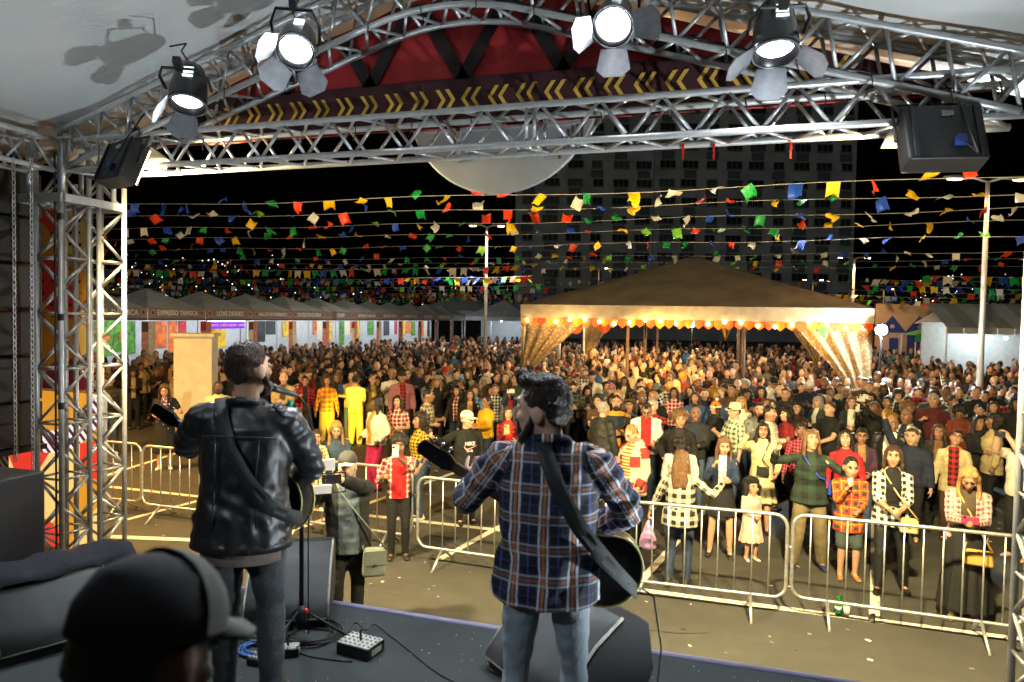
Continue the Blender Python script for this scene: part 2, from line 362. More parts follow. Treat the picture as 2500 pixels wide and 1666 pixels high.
def face_meshes(J, hs, iris='iris', lip=None, brow=None, smile=0.0):
    c, H = J['head'], J['H']; f = lambda *p: c+H@(V3(*p)*hs); Hm = Matrix([list(r) for r in H]); out = []
    W_ = mat('eye white', (.72,.70,.66), .25, var=0); I = mat('eye iris', (.02,.012,.008), .15, var=0)
    for s in (-1, 1):
        m = MB(); m.ell(f(s*.031, .080, .016), V3(.0145, .0105, .0088)*hs, 10, 6, Hm, 0); m.ell(f(s*.031, .0875, .016), V3(.0066, .0045, .0066)*hs, 8, 5, Hm, 1)
        m.tube([f(s*.016, .088, .017), f(s*.024, .0925, .0245), f(s*.033, .092, .0255), f(s*.045, .083, .019)], .0024*hs, 5, 1)
        out.append(('eye', m.mesh('eye', [W_, I], True)))
        m = MB(); m.tube([f(s*.013, .094, .036), f(s*.028, .0965, .043), f(s*.042, .086, .041), f(s*.052, .076, .034)], [.0035*hs, .0042*hs, .0036*hs, .002*hs], 5)
        out.append(('eyebrow', m.mesh('eyebrow', brow, True)))
    m = MB(); k = smile
    m.tube([f(-.025-.004*k, .082, -.053+.006*k), f(-.012, .094, -.0535), f(0, .0965, -.0535-.002*k), f(.012, .094, -.0535), f(.025+.004*k, .082, -.053+.006*k)], [.002*hs, .0045*hs, .0048*hs, .0045*hs, .002*hs], 6)
    m.tube([f(-.022, .082, -.058+.003*k), f(-.010, .092, -.064-.003*k), f(0, .094, -.0655-.004*k), f(.010, .092, -.064-.003*k), f(.022, .082, -.058+.003*k)], [.002*hs, .005*hs, .0055*hs, .005*hs, .002*hs], 6)
    if k > .5: m.box(f(0, .089, -.0595), V3(.030, .010, .008)*hs, Hm, 1)
    out.append(('mouth', m.mesh('mouth', [lip, W_], True))); return out
def hair_mesh(J, kind, hs=1.0, voxel=.009, seed=0, len_=.30, ratio=None):
    mb = MB(); c, H = J['head'], J['H']; f = lambda *p: c+H@(V3(*p)*hs); Hm = Matrix([list(r) for r in H]); amp, fr = .005, 60
    down = lambda p, dz: np.asarray(p)+V3(0, 0, -dz)*hs            # hair hangs with gravity
    if kind in ('short', 'quiff', 'long', 'bun', 'tail', 'bob', 'gray', 'fade'):
        e = .0 if kind != 'fade' else -.004
        if kind in ('short', 'quiff', 'fade', 'gray'): mb.ell(f(0, -.020, .046), V3(.080+e, .094, .084)*hs, 18, 12, Hm); mb.ell(f(0, -.052, .004), V3(.074+e, .057, .066)*hs, 16, 10, Hm)
        else: mb.ell(f(0, -.016, .034), V3(.081+e, .100, .098)*hs, 18, 12, Hm); mb.ell(f(0, -.040, -.005), V3(.079+e, .072, .09)*hs, 16, 10, Hm)
    if kind == 'quiff':
        mb.ell(f(0, .045, .108), V3(.058, .048, .030)*hs, 12, 8, Hm); mb.ell(f(.0, .076, .130), V3(.036, .026, .026)*hs, 10, 7, Hm); mb.ell(f(0, -.01, .108), V3(.066, .07, .030)*hs, 12, 8, Hm); amp = .005
    if kind in ('long', 'bob'):
        L_ = len_ if kind == 'long' else .13
        b0 = f(0, -.07, .02); rings(mb, [b0, f(0, -.088, -.06), down(f(0, -.098, -.06), L_*.5), down(f(0, -.095, -.06), L_)], [.078*hs, .092*hs, .098*hs, .07*hs], [.04*hs, .036*hs, .036*hs, .02*hs], X=H@V3(1, 0, 0))
        for s in (-1, 1):
            rings(mb, [f(s*.05, .045, .098), f(s*.078, .028, .035), f(s*.086, .012, -.05), down(f(s*.092, .012, -.05), L_*.45), down(f(s*.088, .03, -.05), L_*.8)], [.02*hs, .020*hs, .022*hs, .026*hs, .012*hs], [.03*hs, .034*hs, .036*hs, .034*hs, .016*hs], X=H@V3(1, 0, 0), n=10)
        amp = .006; fr = 45
    if kind == 'curly':
        mb.ell(f(0, -.055, .012), V3(.125, .105, .135)*hs, 18, 12, Hm); mb.ell(f(0, .0, .085), V3(.10, .088, .062)*hs, 14, 8, Hm)
        for s in (-1, 1): mb.ell(f(s*.098, .0, -.04), V3(.042, .05, .10)*hs, 10, 8, Hm)
        L_ = len_-.3+.16; mb.ell(down(f(0, -.075, -.06), L_*.5), V3(.12, .075, .13)*hs, 14, 8, Hm); amp = .014; fr = 75
    if kind == 'bun': mb.ell(f(0, -.115, .06), V3(.042, .04, .042)*hs, 10, 8, Hm)
    if kind == 'tail': t0 = f(0, -.12, .03); mb.tube([f(0, -.10, .03), t0+V3(0, -.01, -.03), t0+V3(0, -.02, -.14), t0+V3(0, -.0, -.26)], [.022*hs, .032*hs, .03*hs, .01*hs], 8)
    if kind == 'afro': mb.ell(f(0, -.03, .05), V3(.125, .125, .12)*hs, 18, 12, Hm); amp = .012; fr = 80
    if kind == 'fringe':   # balding crown with hair at the sides and back
        for s in (-1, 1): mb.ell(f(s*.064, -.03, -.0), V3(.02, .06, .045)*hs, 10, 8, Hm)
        mb.ell(f(0, -.075, .0), V3(.066, .034, .055)*hs, 12, 8, Hm)
    me = vox(mb, voxel, 1, ratio, 'hair'); co = get_co(me); no = get_no(me)
    co += no*(amp*wob(co, fr, seed)+amp*.5*wob(co, fr*2.3, seed+3))[:, None]
    loc = (co-c)@H/hs
    if kind not in ('fringe',):     # comb clear of the face
        m = (loc[:, 1] > .052) & (loc[:, 2] < .062) & (loc[:, 2] > -.12) & (abs(loc[:, 0]) < .066); loc[m, 1] = np.minimum(loc[m, 1], .052); co[m] = (loc[m]*hs)@H.T+c
    set_co(me, co); me['k'] = 1; return me
def cloth_uv(me, segs):
    """cloth coordinates: u across, v along the nearest limb segment"""
    co = get_co(me); best = np.full(len(co), 9e9); uv = np.zeros((len(co), 3), np.float32)
    for a, b, x, off in segs:
        a, b, x = np.asarray(a), np.asarray(b), np.asarray(x, float); d = b-a; L_ = np.linalg.norm(d); d = d/L_
        x = x-d*(x@d); x /= np.linalg.norm(x)+1e-9; y = np.cross(d, x)
        t = np.clip((co-a)@d, 0, L_); q = co-a-t[:, None]*d; rr = np.linalg.norm(q, axis=1)/off[1]
        uu = (q@x) if off[0] == 0.0 else np.arctan2(q@y, q@x)*.058
        m = rr < best; best[m] = rr[m]; uv[m, 0] = uu[m]+off[0]; uv[m, 1] = ((co-a)@d)[m]+off[0]*.7; uv[m, 2] = (q@y)[m]
    at = me.attributes.new('cloth', 'FLOAT_VECTOR', 'POINT'); at.data.foreach_set('vector', uv.ravel()); return uv
def top_mesh(J, fem, build, voxel, kind='shirt', sleeve='long', hem=.88, infl=.016, flare=0.0, ratio=None, seed=0, wr_amp=.006, smooth=2, folds=0.0):
    mb = MB(); up = J['up']; b = build; g = infl; M = J['M']
    hz = hem
    bust = .022 if fem else .0
    prof = [(hz, .165*b+g+flare, .118*b+g+flare), (.95, .165*b+g+flare*.5, .118*b+g+flare*.5), (1.08, (.135 if fem else .15)*b+g+flare*.2, (.104 if fem else .112)*b+g), (1.2, (.145 if fem else .165)*b+g, (.112 if fem else .118)*b+g+bust*.5),
            (1.29, (.152 if fem else .176)*(.6+.4*b)+g, .114*(.6+.4*b)+g+bust), (1.37, (.15 if fem else .172)+g, .094+g), (1.42, (.125 if fem else .142)+g*.8, .074+g*.7), (1.462, (.082 if fem else .092)+g*.6, .060+g*.5), (1.495, .060+g*.4, .054+g*.3)]
    prof = [p for p in prof if p[0] >= hz]
    if len(prof) == 0 or prof[0][0] > hz+.02: prof = [(hz, prof[0][1], prof[0][2])]+prof
    rings(mb, [up((0, .004+(bust*.5 if 1.15 < z < 1.35 else 0)-(.012 if z > 1.36 else 0), z)) for z, _, _ in prof], [p[1] for p in prof], [p[2] for p in prof], X=M@V3(1, 0, 0), n=20)
    segs = [(up((0, 0, .7)), up((0, 0, 1.36)), M@V3(1, 0, 0), (0.0, 1.0))]
    for s, k in ((1, 'R'), (-1, 'L')):
        sh, el, wr = J['sh'+k], J['el'+k], J['wr'+k]; a0 = (.046 if fem else .053)*(.75+.25*b)+g*.85
        if sleeve == 'none': continue
        d = sh-M@V3(s*.07, 0, -.012)
        if sleeve == 'short': e2 = sh*.42+el*.58; limb(mb, [d, sh, e2], [a0*.86, a0*1.0, a0*1.02])
        else:
            limb(mb, [d, sh, (sh+el)/2, el], [a0*.86, a0*.98, a0*.94, a0*.80])
            w2 = el*.5+wr*.5 if sleeve == 'rolled' else wr*1.0-(wr-el)*.02
            rings(mb, [el-(wr-el)*.05, el*.6+w2*.4, w2], [a0*.84, a0*.82, a0*.68], [a0*.84, a0*.82, a0*.68], X=(0, 1, .3), n=10)
        segs += [(sh, el, (0, 1, .2) if abs((el-sh)[1]) < .2 else (1, 0, .2), (.31*s, .45)), (el, wr, (0, .3, 1) if abs((wr-el)[2]) < .15 else (1, .3, 0), (.57*s, .40))]
    if kind in ('jacket', 'hood', 'collar'):
        nk = J['neck']; q = .078 if kind != 'hood' else .088
        mb.tube([nk+M@V3(q*math.cos(a)*1.0, q*math.sin(a)*.95-.005, -.005+.018*(-math.sin(a))+(.012 if kind == 'hood' else 0)) for a in np.linspace(0, 2*math.pi, 15)[:-1]], .020 if kind != 'hood' else .034, 7, closed=True)
        if kind == 'hood': mb.ell(nk+M@V3(0, -.10, -.03), (.10, .05, .075), 12, 8)
    me = vox(mb, voxel, smooth, ratio, 'top'); co = get_co(me); no = get_no(me)
    co += no*(wr_amp*wob(co*V3(1, 1, 1.7), 26, seed)+wr_amp*.6*wob(co, 55, seed+2))[:, None]; set_co(me, co); uv = cloth_uv(me, segs)
    if folds:      # drapery: long folds that hang from the yoke and creases round the sleeves
        no = get_no(me); tor = abs(uv[:, 0]) < .27; ph = 5*wob(co, 6, seed); hang = np.clip((1.36-co[:, 2])/.45, 0, 1)
        f1 = np.sin(uv[:, 0]*62+ph)*hang; f2 = np.sin(uv[:, 1]*70+ph*1.5+uv[:, 0]*18)*.8+np.sin(uv[:, 1]*33+ph)*.6; f3 = np.sin(uv[:, 1]*48+uv[:, 0]*25+ph*1.2)*np.clip(1-abs(co[:, 2]-1.02)/.16, 0, 1)*.9
        co = get_co(me); co += no*(folds*np.where(tor, f1*.75+f3, f2))[:, None]; set_co(me, co)
    return me
def split_front(me, width, mi=1, zmin=0.0, taper=0.0):
    """front strip of an open jacket or a print takes material slot mi"""
    at = me.attributes['cloth']; n = len(me.vertices); uv = np.empty(n*3, np.float32); at.data.foreach_get('vector', uv); uv = uv.reshape(-1, 3)
    nl = len(me.loops); lv = np.empty(nl, np.int32); me.loops.foreach_get('vertex_index', lv); npol = len(me.polygons); ls = np.empty(npol, np.int32); lt = np.empty(npol, np.int32); me.polygons.foreach_get('loop_start', ls); me.polygons.foreach_get('loop_total', lt)
    c = np.add.reduceat(uv[lv], ls)/lt[:, None]; k = (abs(c[:, 0]) < width*(1+taper*(c[:, 1]-.4))) & (c[:, 2] > .03) & (c[:, 1] > zmin) & (abs(c[:, 0]) < .25)
    cur = np.zeros(npol, np.int32); cur[k] = mi; me.polygons.foreach_set('material_index', cur); me.update()
def trousers_mesh(J, fem, build, voxel, kind='jeans', ratio=None, seed=0, infl=.012, end=None):
    mb = MB(); up = J['up']; b = build; g = infl; O = J['O']
    if kind in ('skirt', 'dress', 'long_skirt'):
        ez = end if end is not None else (.55 if kind != 'long_skirt' else .12); w = .20 if kind != 'long_skirt' else .20
        rings(mb, [O+V3(0, .02, .15), O+V3(0, .02, .0), O+V3(0, .025, (ez-.93)*.5), V3(O[0], O[1]+.03, ez)], [.14*b+g, .172*b+g, (w+.0)*b+g, (w+.045)*b+g], [.105*b+g, .130*b+g, .165*b+g, .185*b+g], n=20)
    else:
        rings(mb, [O+V3(0, 0, .13), O+V3(0, 0, .03), O+V3(0, -.005, -.06), O+V3(0, 0, -.10)], [.145*b+g, .168*b+g, .165*b+g, .12*b+g], [.108*b+g, .122*b+g, .115*b+g, .08*b+g], n=18)
        for s, k in ((1, 'R'), (-1, 'L')):
            hp, kn, an = J['hip'+k], J['kn'+k], J['an'+k]; l0 = .72+.28*b; wd = 1.0 if kind == 'jeans' else 1.35
            limb(mb, [hp, (hp+kn)/2, kn], [.088*l0+g, .076*l0+g*wd, .055*l0*wd+g])
            e = an+V3(0, 0, -.035) if kind != 'shorts' else kn*.9+an*.1
            if kind != 'shorts': rings(mb, [kn-(an-kn)*.05, kn*.65+an*.35, an, e], [.055*l0*wd+g, .054*l0*wd+g, .040*wd+g, .042*wd+g], [.055*l0*wd+g, .056*l0*wd+g, .042*wd+g, .046*wd+g], n=12)
    me = vox(mb, voxel, 2, ratio, 'trousers'); co = get_co(me); no = get_no(me)
    if kind in ('skirt', 'long_skirt', 'dress'):
        a = np.arctan2(co[:, 1]-.02, co[:, 0]); k = np.clip((.95-co[:, 2])*2, 0, 1); co += no*(.012*k*np.sin(a*11+seed))[:, None]
    else: co += no*(.005*wob(co*V3(1, 1, 1.8), 30, seed))[:, None]
    set_co(me, co)
    cloth_uv(me, [(V3(0, 0, 1.1), V3(0, 0, .1), (1, 0, 0), (0, 1))]); return me
def shoe_mesh(J, k, size=1.0, sole=True, voxel=.017, boot=0.0):
    mb = MB(); an = J['an'+k]; z0 = an[2]-.085; a = J['ft'+k]; f = rotm(a)@V3(0, 1, 0); x = rotm(a)@V3(1, 0, 0); b = V3(an[0], an[1], z0)
    rings(mb, [b-f*.085+V3(0, 0, .03), b-f*.07+V3(0, 0, .035), b+f*.02+V3(0, 0, .036), b+f*.10+V3(0, 0, .032), b+f*.165+V3(0, 0, .028), b+f*.19+V3(0, 0, .024)], [.02, .036, .040, .046, .038, .015], [.02, .034, .036, .032, .028, .012], X=x, n=14)
    limb(mb, [b-f*.02+V3(0, 0, .05), b-f*.02+V3(0, 0, .095+boot)], [.043, .046 if not boot else .056])
    me = vox(mb, voxel, 2, None, 'shoe'); co = get_co(me); co[:, 2] = np.maximum(co[:, 2], z0+.002); set_co(me, co)
    if sole:
        for p in me.polygons:
            if co[p.vertices[0], 2] < z0+.022: p.material_index = 1
    return me
SKINS = [(.50,.29,.19), (.42,.235,.15), (.30,.155,.095), (.20,.10,.06), (.12,.06,.038), (.56,.35,.25)]
HAIRC = {'black': (.010,.008,.007), 'brown': (.045,.022,.011), 'dark': (.020,.012,.008), 'blonde': (.34,.19,.065), 'gray': (.30,.28,.26), 'white': (.55,.53,.5), 'light': (.13,.065,.028), 'red': (.11,.03,.012)}
def skin_mat(i): return mat('skin %d' % i, SKINS[i], .48, var=.10, scale=30, bump=.06, bscale=180)
def hair_mat(c): return mat('hair ' + c, HAIRC[c], .42, var=.55, scale=55, bump=.9, bscale=90, stretch=(1.6, 1.6, .35))
def lip_mat(i): return mat('lip %d' % i, tuple(np.array(SKINS[i])*V3(.85, .45, .45)), .35, var=.1)

def figure(label, loc, heading, h=1.68, fem=0, build=1.0, pose='down', skin=0, hair='short', hairc='black', top=None, bottom=None, shoes=None, hs=1.07, voxel=.010, hat=None, glasses=False, beard=None, smile=0.0, extra=None, name='person', group=None, seed=None, ratio=.26, tv=.0135, hlen=.30, face=True, fing=9.0, z0=0.0, hvox=None):
    """one person: root at the feet, body one continuous mesh, hair, clothes, shoes and face as children"""
    P = dict(POSES[pose]) if isinstance(pose, str) else dict(pose)
    if extra: P.update(extra)
    seed = R.uniform(0, 9) if seed is None else seed
    J = skeleton(P, fem, build)
    root = thing(name, label, 'person', (loc[0], loc[1], z0), heading, group); sc = h/1.75; root.scale = (sc, sc, sc)
    top = dict(top or {}); bottom = dict(bottom or {})
    def child(nm, me, mats, smooth=True):
        for m_ in (mats if isinstance(mats, (list, tuple)) else [mats]): me.materials.append(m_)
        return place(nm, me, root)
    bare = ('legs',) if bottom.get('kind') in ('shorts', 'skirt', 'dress') else ()
    child('body', body_mesh(J, P, fem, build, voxel, hs, bare=bare, ratio=ratio, fing=fing), skin_mat(skin))
    if face:
        for nm, me in face_meshes(J, hs, lip=lip_mat(skin), brow=hair_mat('black' if hairc in ('black', 'dark') else 'brown'), smile=smile): place(nm, me, root)
    if hair: child('hair', hair_mesh(J, hair, hs, hvox or .0145, seed, hlen), hair_mat(hairc))
    if top:
        m_ = top.pop('mat'); fr = top.pop('front', None); me = top_mesh(J, fem, build, tv*1.15, seed=seed, **top)
        if fr: split_front(me, fr[1], 1, fr[2] if len(fr) > 2 else .0, fr[3] if len(fr) > 3 else 0.0)
        child('top' if top.get('kind') not in ('jacket', 'hood') else 'jacket', me, [m_]+([fr[0]] if fr else []))
    if bottom:
        m_ = bottom.pop('mat'); me = trousers_mesh(J, fem, build, tv*1.9, seed=seed, **bottom); child({'skirt': 'skirt', 'long_skirt': 'skirt', 'dress': 'skirt', 'shorts': 'shorts'}.get(bottom.get('kind'), 'trousers'), me, m_)
    if shoes is not None:
        for k in 'RL': child('shoe', shoe_mesh(J, k, boot=shoes[2] if len(shoes) > 2 else 0), [shoes[0], shoes[1]])
    c, H = J['head'], J['H']; f = lambda *p: c+H@(V3(*p)*hs); Hm = Matrix([list(r) for r in H])
    if beard:
        mb = MB(); rings(mb, [f(0, .088, -.05), f(0, .085, -.075), f(0, .074, -.105), f(0, .05, -.125 if beard[1] < 1 else -.16)], [.026*hs, .040*hs, .036*hs, .016*hs], [.008*hs, .018*hs, .026*hs, .014*hs], X=H@V3(1, 0, 0))
        mb.tube([f(-.03, .082, -.06), f(-.016, .098, -.043), f(0, .101, -.041), f(.016, .098, -.043), f(.03, .082, -.06)], .007*hs, 6)
        for s in (-1, 1): mb.tube([f(s*.073, .01, -.01), f(s*.066, .032, -.06), f(s*.045, .06, -.098), f(s*.02, .074, -.108)], [.010*hs, .016*hs, .02*hs, .02*hs], 8)
        me = vox(mb, .007, 1, None, 'beard'); co = get_co(me); co += get_no(me)*(.003*wob(co, 120, 1))[:, None]; set_co(me, co); child('beard', me, hair_mat(beard[0]))
    if glasses:
        mb = MB(); g = .0022*hs
        for s in (-1, 1):
            mb.tube([f(s*.033+.021*math.cos(a), .101-.004*abs(math.cos(a)), .014+.016*math.sin(a)) for a in np.linspace(0, 2*math.pi, 13)[:-1]], g, 5, closed=True); mb.tube([f(s*.054, .097, .018), f(s*.078, .03, .018), f(s*.08, -.01, .01)], g, 5)
        mb.tube([f(-.012, .102, .018), f(.012, .102, .018)], g, 5); mb.build('glasses', DARKM, root)
    if hat:
        kind, hm, h2 = hat; mb = MB()
        if kind == 'cap':
            rings(mb, [f(0, -.012, .035), f(0, -.012, .075), f(0, -.012, .118), f(0, -.012, .138), f(0, -.012, .143)], [.086*hs, .086*hs, .067*hs, .035*hs, .006], [.108*hs, .107*hs, .084*hs, .044*hs, .006], X=H@V3(1, 0, 0), n=20)
            pts = [(-.072, .06), (-.068, .125), (-.04, .168), (0, .182), (.04, .168), (.068, .125), (.072, .06), (0, .085)]
            v = [f(x, y, .045-abs(x)*.2-max(y-.09, 0)*.15) for x, y in pts]+[f(x, y, .053-abs(x)*.2-max(y-.09, 0)*.15) for x, y in pts]; n = 8
            mb.add(v, [tuple(range(n-1, -1, -1)), tuple(range(n, 2*n))]+[(i, (i+1) % n, n+(i+1) % n, n+i) for i in range(n)], 1)
        elif kind == 'fedora':
            rings(mb, [f(0, -.01, .035), f(0, -.01, .06), f(0, -.01, .075), f(0, -.01, .125), f(0, -.01, .15), f(0, -.01, .145)], [.086*hs, .085*hs, .084*hs, .076*hs, .06*hs, .01], [.108*hs, .106*hs, .104*hs, .094*hs, .075*hs, .01], X=H@V3(1, 0, 0), n=20)
            mb.tube([f(.094*math.cos(a), -.01+.115*math.sin(a), .045) for a in np.linspace(0, 2*math.pi, 21)[:-1]], .013, 6, 1, closed=True)
            prof = [(.09, .04), (.14, .032), (.143, .037), (.09, .047)]; n = 24; vs = [f(r*math.cos(a), -.01+r*1.2*math.sin(a), z+.012*math.cos(2*a)) for r, z in prof for a in np.linspace(0, 2*math.pi, n+1)[:-1]]
            mb.add(vs, [(i*n+j, i*n+(j+1) % n, ((i+1) % 4)*n+(j+1) % n, ((i+1) % 4)*n+j) for i in range(4) for j in range(n)])
        elif kind == 'beanie':
            rings(mb, [f(0, -.012, .03), f(0, -.012, .09), f(0, -.02, .135), f(0, -.03, .155)], [.087*hs, .084*hs, .05*hs, .01], [.107*hs, .10*hs, .06*hs, .01], X=H@V3(1, 0, 0), n=18)
            mb.tube([f(.085*math.cos(a), -.012+.106*math.sin(a), .04) for a in np.linspace(0, 2*math.pi, 19)[:-1]], .02*hs, 8, 1, closed=True); mb.ell(f(0, -.04, .185), V3(.035, .035, .035)*hs, 10, 8, None, 1)
        mb.build('hat', [hm, h2], root, smooth=True)
    root['_'] = 0; del root['_']
    return root, J, sc
def to_world(root, p, sc):
    a = root.rotation_euler.z; p = np.asarray(p)*sc; return V3(root.location.x+p[0]*math.cos(a)-p[1]*math.sin(a), root.location.y+p[0]*math.sin(a)+p[1]*math.cos(a), root.location.z+p[2])

def strands(parent, me, J, hs, n, L_, matl, comb, seed=0, r=.0009, zmin=-.02):
    """loose single hairs standing off a sculpted head of hair"""
    rr = np.random.RandomState(seed); co = get_co(me); no = get_no(me); c, H = J['head'], J['H']; loc = (co-c)@H/hs; ok = np.where((loc[:, 2] > zmin))[0]; mb = MB(); comb = np.asarray(comb, float)
    for i in rr.choice(ok, n):
        p = co[i]; d = no[i]*.30+H@(comb+rr.normal(0, .22, 3)); d /= np.linalg.norm(d); l = L_*rr.uniform(.5, 1.25); b = H@(comb*.9)+V3(0, 0, -.35)
        q = [p-d*.004, p+d*l*.5, p+d*l*.85+b*l*.28]; x = np.cross(d, rr.normal(0, 1, 3)); x /= np.linalg.norm(x)+1e-9; w = r*2
        mb.add([q[0]-x*w, q[0]+x*w, q[1]+x*w*.8, q[1]-x*w*.8, q[2]], [(0, 1, 2, 3), (3, 2, 4)])
    return mb.build('loose_hair', matl, parent)
# ------------------------------------------------------------------ ground and stage deck
def ground_material():
    m = bpy.data.materials.new('asphalt'); m.use_nodes = True; nb = NB(m); o, vec = nb.obj()
    n1 = nb.noise(.35, vec, 5); n2 = nb.noise(3.2, vec, 6); n3 = nb.noise(160, vec, 3)
    k = nb.m('ADD', nb.m('MULTIPLY', n1, .5), nb.m('ADD', nb.m('MULTIPLY', n2, .35), nb.m('MULTIPLY', n3, .28)))
    c = nb.mix(nb.m('MULTIPLY', nb.m('SUBTRACT', k, .35), 2.2), (.024,.024,.021,1), (.078,.076,.066,1))
    # worn tyre tracks and stains that run with the parking rows
    w = nb.N.new('ShaderNodeTexNoise'); mp = nb.N.new('ShaderNodeMapping'); mp.inputs['Scale'].default_value = (.25, 1.6, 1); nb.L(vec, mp.inputs[0]); nb.L(mp.outputs[0], w.inputs[0]); w.inputs['Scale'].default_value = 1.3; w.inputs['Detail'].default_value = 4
    c = nb.mix(nb.m('MULTIPLY', nb.m('GREATER_THAN', w.outputs[0], .54), .42), c, (.045,.043,.038,1))
    nb.L(c, nb.bsdf().inputs['Base Color']); nb.bsdf().inputs['Roughness'].default_value = .82
    bp = nb.N.new('ShaderNodeBump'); bp.inputs['Strength'].default_value = .25; bp.inputs['Distance'].default_value = .01; nb.L(n3, bp.inputs['Height']); nb.L(bp.outputs[0], nb.bsdf().inputs['Normal']); return m
struct('ground', MB().add([(-1500,-60,0),(1500,-60,0),(1500,2500,0),(-1500,2500,0)], [(0,1,2,3)]), ground_material())
PAINT = mat('worn road paint', (.62,.60,.52), .7, var=.30, scale=30, bump=.1, bscale=150)
def road_line(p, q, w=.11, z=.004):
    p, q = V3(p[0], p[1], 0), V3(q[0], q[1], 0); d = (q-p)/np.linalg.norm(q-p); n_ = V3(-d[1], d[0], 0)*w/2
    m = MB(); v = [p-n_, q-n_, q+n_, p+n_]; m.add([x+V3(0, 0, z) for x in v], [(0,1,2,3)]); struct('road_marking', m, PAINT)
road_line((-2.6, 7.98), (3.6, 7.98)); road_line((-30, 9.55), (-1.2, 9.55), .12); road_line((-8.9, 7.2), (-4.6, 8.2), .13, .008); road_line((-9.6, 6.15), (-5.6, 7.0), .2, .012)
for x in (-8.4, -5.9, -3.4, -.9, 1.6, 4.1): road_line((x, 8.1), (x+.9, 13.0), .10, .008)
for x in (-10.9, -7.3): road_line((x, 9.6), (x-.6, 13), .11, .008)

CARPET = mat('charcoal stage carpet', (.036,.045,.046), .95, var=.22, scale=3, bump=.5, bscale=300)
SZ = 1.20; SY = 3.97                                   # deck height and front edge
m = MB(); m.box((-2, SY/2-1.9, SZ-.06), (8.4, SY+3.8, .12)); struct('stage_floor', m, CARPET)
m = MB(); m.box((-2, SY-.03, SZ/2-.08), (8.3, .04, SZ-.17)); struct('stage_skirt', m, mat('black skirt cloth', (.012,.012,.013), .9, var=.3, scale=3))
EDGE = mat('violet grey edge trim', (.20,.19,.30), .55, var=.15, scale=8, bump=.1)
m = MB(); m.tube([(-6.2, SY+.015, SZ-.004), (2.2, SY+.015, SZ-.004)], .022, 10); m.box((-2, SY+.012, SZ-.06), (8.4, .02, .08)); struct('stage_edge_trim', m, EDGE, True)
m = MB()
for i in range(260): a, b = R.uniform(-2.9, .9), R.uniform(2.0, 3.9); r = R.uniform(.002, .005); m.ell((a, b, SZ+.003), (r, r*R.uniform(.5, 1), .002), 5, 3)
tag(m.build('floor_litter', mat('white confetti', (.6,.6,.58), .8, var=0)), kind='stuff')

# ------------------------------------------------------------------ trusses
_BR = {}
def brace_mesh(r):
    if r not in _BR: _BR[r] = MB().tube([(0,0,0), (0,0,1)], r, 8).mesh('brace', ALU, True)
    return _BR[r]
def brace(parent, p, q, r=.0125, name='brace'):
    p, q = Vector(p), Vector(q); d = q-p; o = place(name, brace_mesh(r), parent); o.location = p; o.rotation_mode = 'QUATERNION'; o.rotation_quaternion = Vector((0, 0, 1)).rotation_difference(d); o.scale = (1, 1, d.length); return o
def truss_line(root, L4, step, r=.0125, flats=(), name='brace'):
    """lace four sampled chords (lists of points, order: front low, back low, back high, front high)"""
    n = len(L4[0])
    for a, b in ((0, 3), (1, 2), (0, 1), (3, 2)):
        for i in range(0, n-1):
            p, q = (L4[a][i], L4[b][i+1]) if i % 2 == 0 else (L4[b][i], L4[a][i+1]); brace(root, p, q, r)
def chords(root, L4, r=.0235):
    for L in L4: MB().tube(L, r, 12).build('chord', ALU, root, True)
S3 = .29; TY = 4.80; TZ = 4.335; XL, XR = -5.71, 1.66
ft = thing('front_truss', 'aluminium box truss running straight across the front of the stage under the red fabric', 'truss')
xs = np.linspace(XL, XR, 36); L4 = [[(x, TY, TZ) for x in xs], [(x, TY+S3, TZ) for x in xs], [(x, TY+S3, TZ+.27) for x in xs], [(x, TY, TZ+.27) for x in xs]]
chords(ft, L4); truss_line(ft, L4, .21)
for x in (-1.39, -1.33):       # bolted joint in the middle
    for y in (TY, TY+S3): brace(ft, (x, y, TZ), (x, y, TZ+.27), .014)
    brace(ft, (x, TY, TZ), (x, TY+S3, TZ), .012)
XC = (XL+XR)/2; SL = .305
def arch_z(x):
    a = abs(x-XC); k = .62; return 5.46-SL*(a if a > k else (k/2+a*a/(2*k)))
AX = np.linspace(XL+.1, XR-.05, 45)
ar = thing('arched_truss', 'gabled aluminium truss with rounded peak holding the stage lamps', 'truss')
def arch_pt(x, y, up_):
    s_ = (arch_z(x+.01)-arch_z(x-.01))/.02; n_ = V3(-s_, 0, 1)/math.hypot(s_, 1); return V3(x, y, arch_z(x))+n_*up_
L4 = [[arch_pt(x, TY-.02, 0) for x in AX], [arch_pt(x, TY+S3, 0) for x in AX], [arch_pt(x, TY+S3, .33) for x in AX], [arch_pt(x, TY-.02, .33) for x in AX]]
chords(ar, L4); truss_line(ar, L4, .2)
MB().box((XL+.02, TY+.13, TZ+.28), (.34, .36, .022)).build('corner_plate', ALU, ar)
def tower(name, label, x0, y0, z1, w=S3, z0=0.0):
    t = thing(name, label, 'truss tower', (x0, y0, z0)); P4 = [(0, 0), (w, 0), (w, w), (0, w)]
    for x, y in P4: MB().tube([(x, y, 0), (x, y, z1-z0)], .0235, 12).build('chord', ALU, t, True)
    MB().box((w/2, w/2, .006), (w+.16, w+.16, .012)).build('base_plate', ALU, t)
    n = int((z1-z0)/.252)
    for k in range(4):
        a, b = P4[k], P4[(k+1) % 4]
        for i in range(n):
            za, zb = .04+i*.252, .04+(i+1)*.252
            p, q = (a, b) if (i+k) % 2 == 0 else (b, a); brace(t, (*p, za), (*q, zb), .0125)
            if i % 2 == 0: brace(t, (*a, za), (*b, za), .0115)
    return t
t1 = tower('truss_tower', 'near aluminium truss tower with black cable taped down it, left of the stage', XL-S3, TY, 4.75)
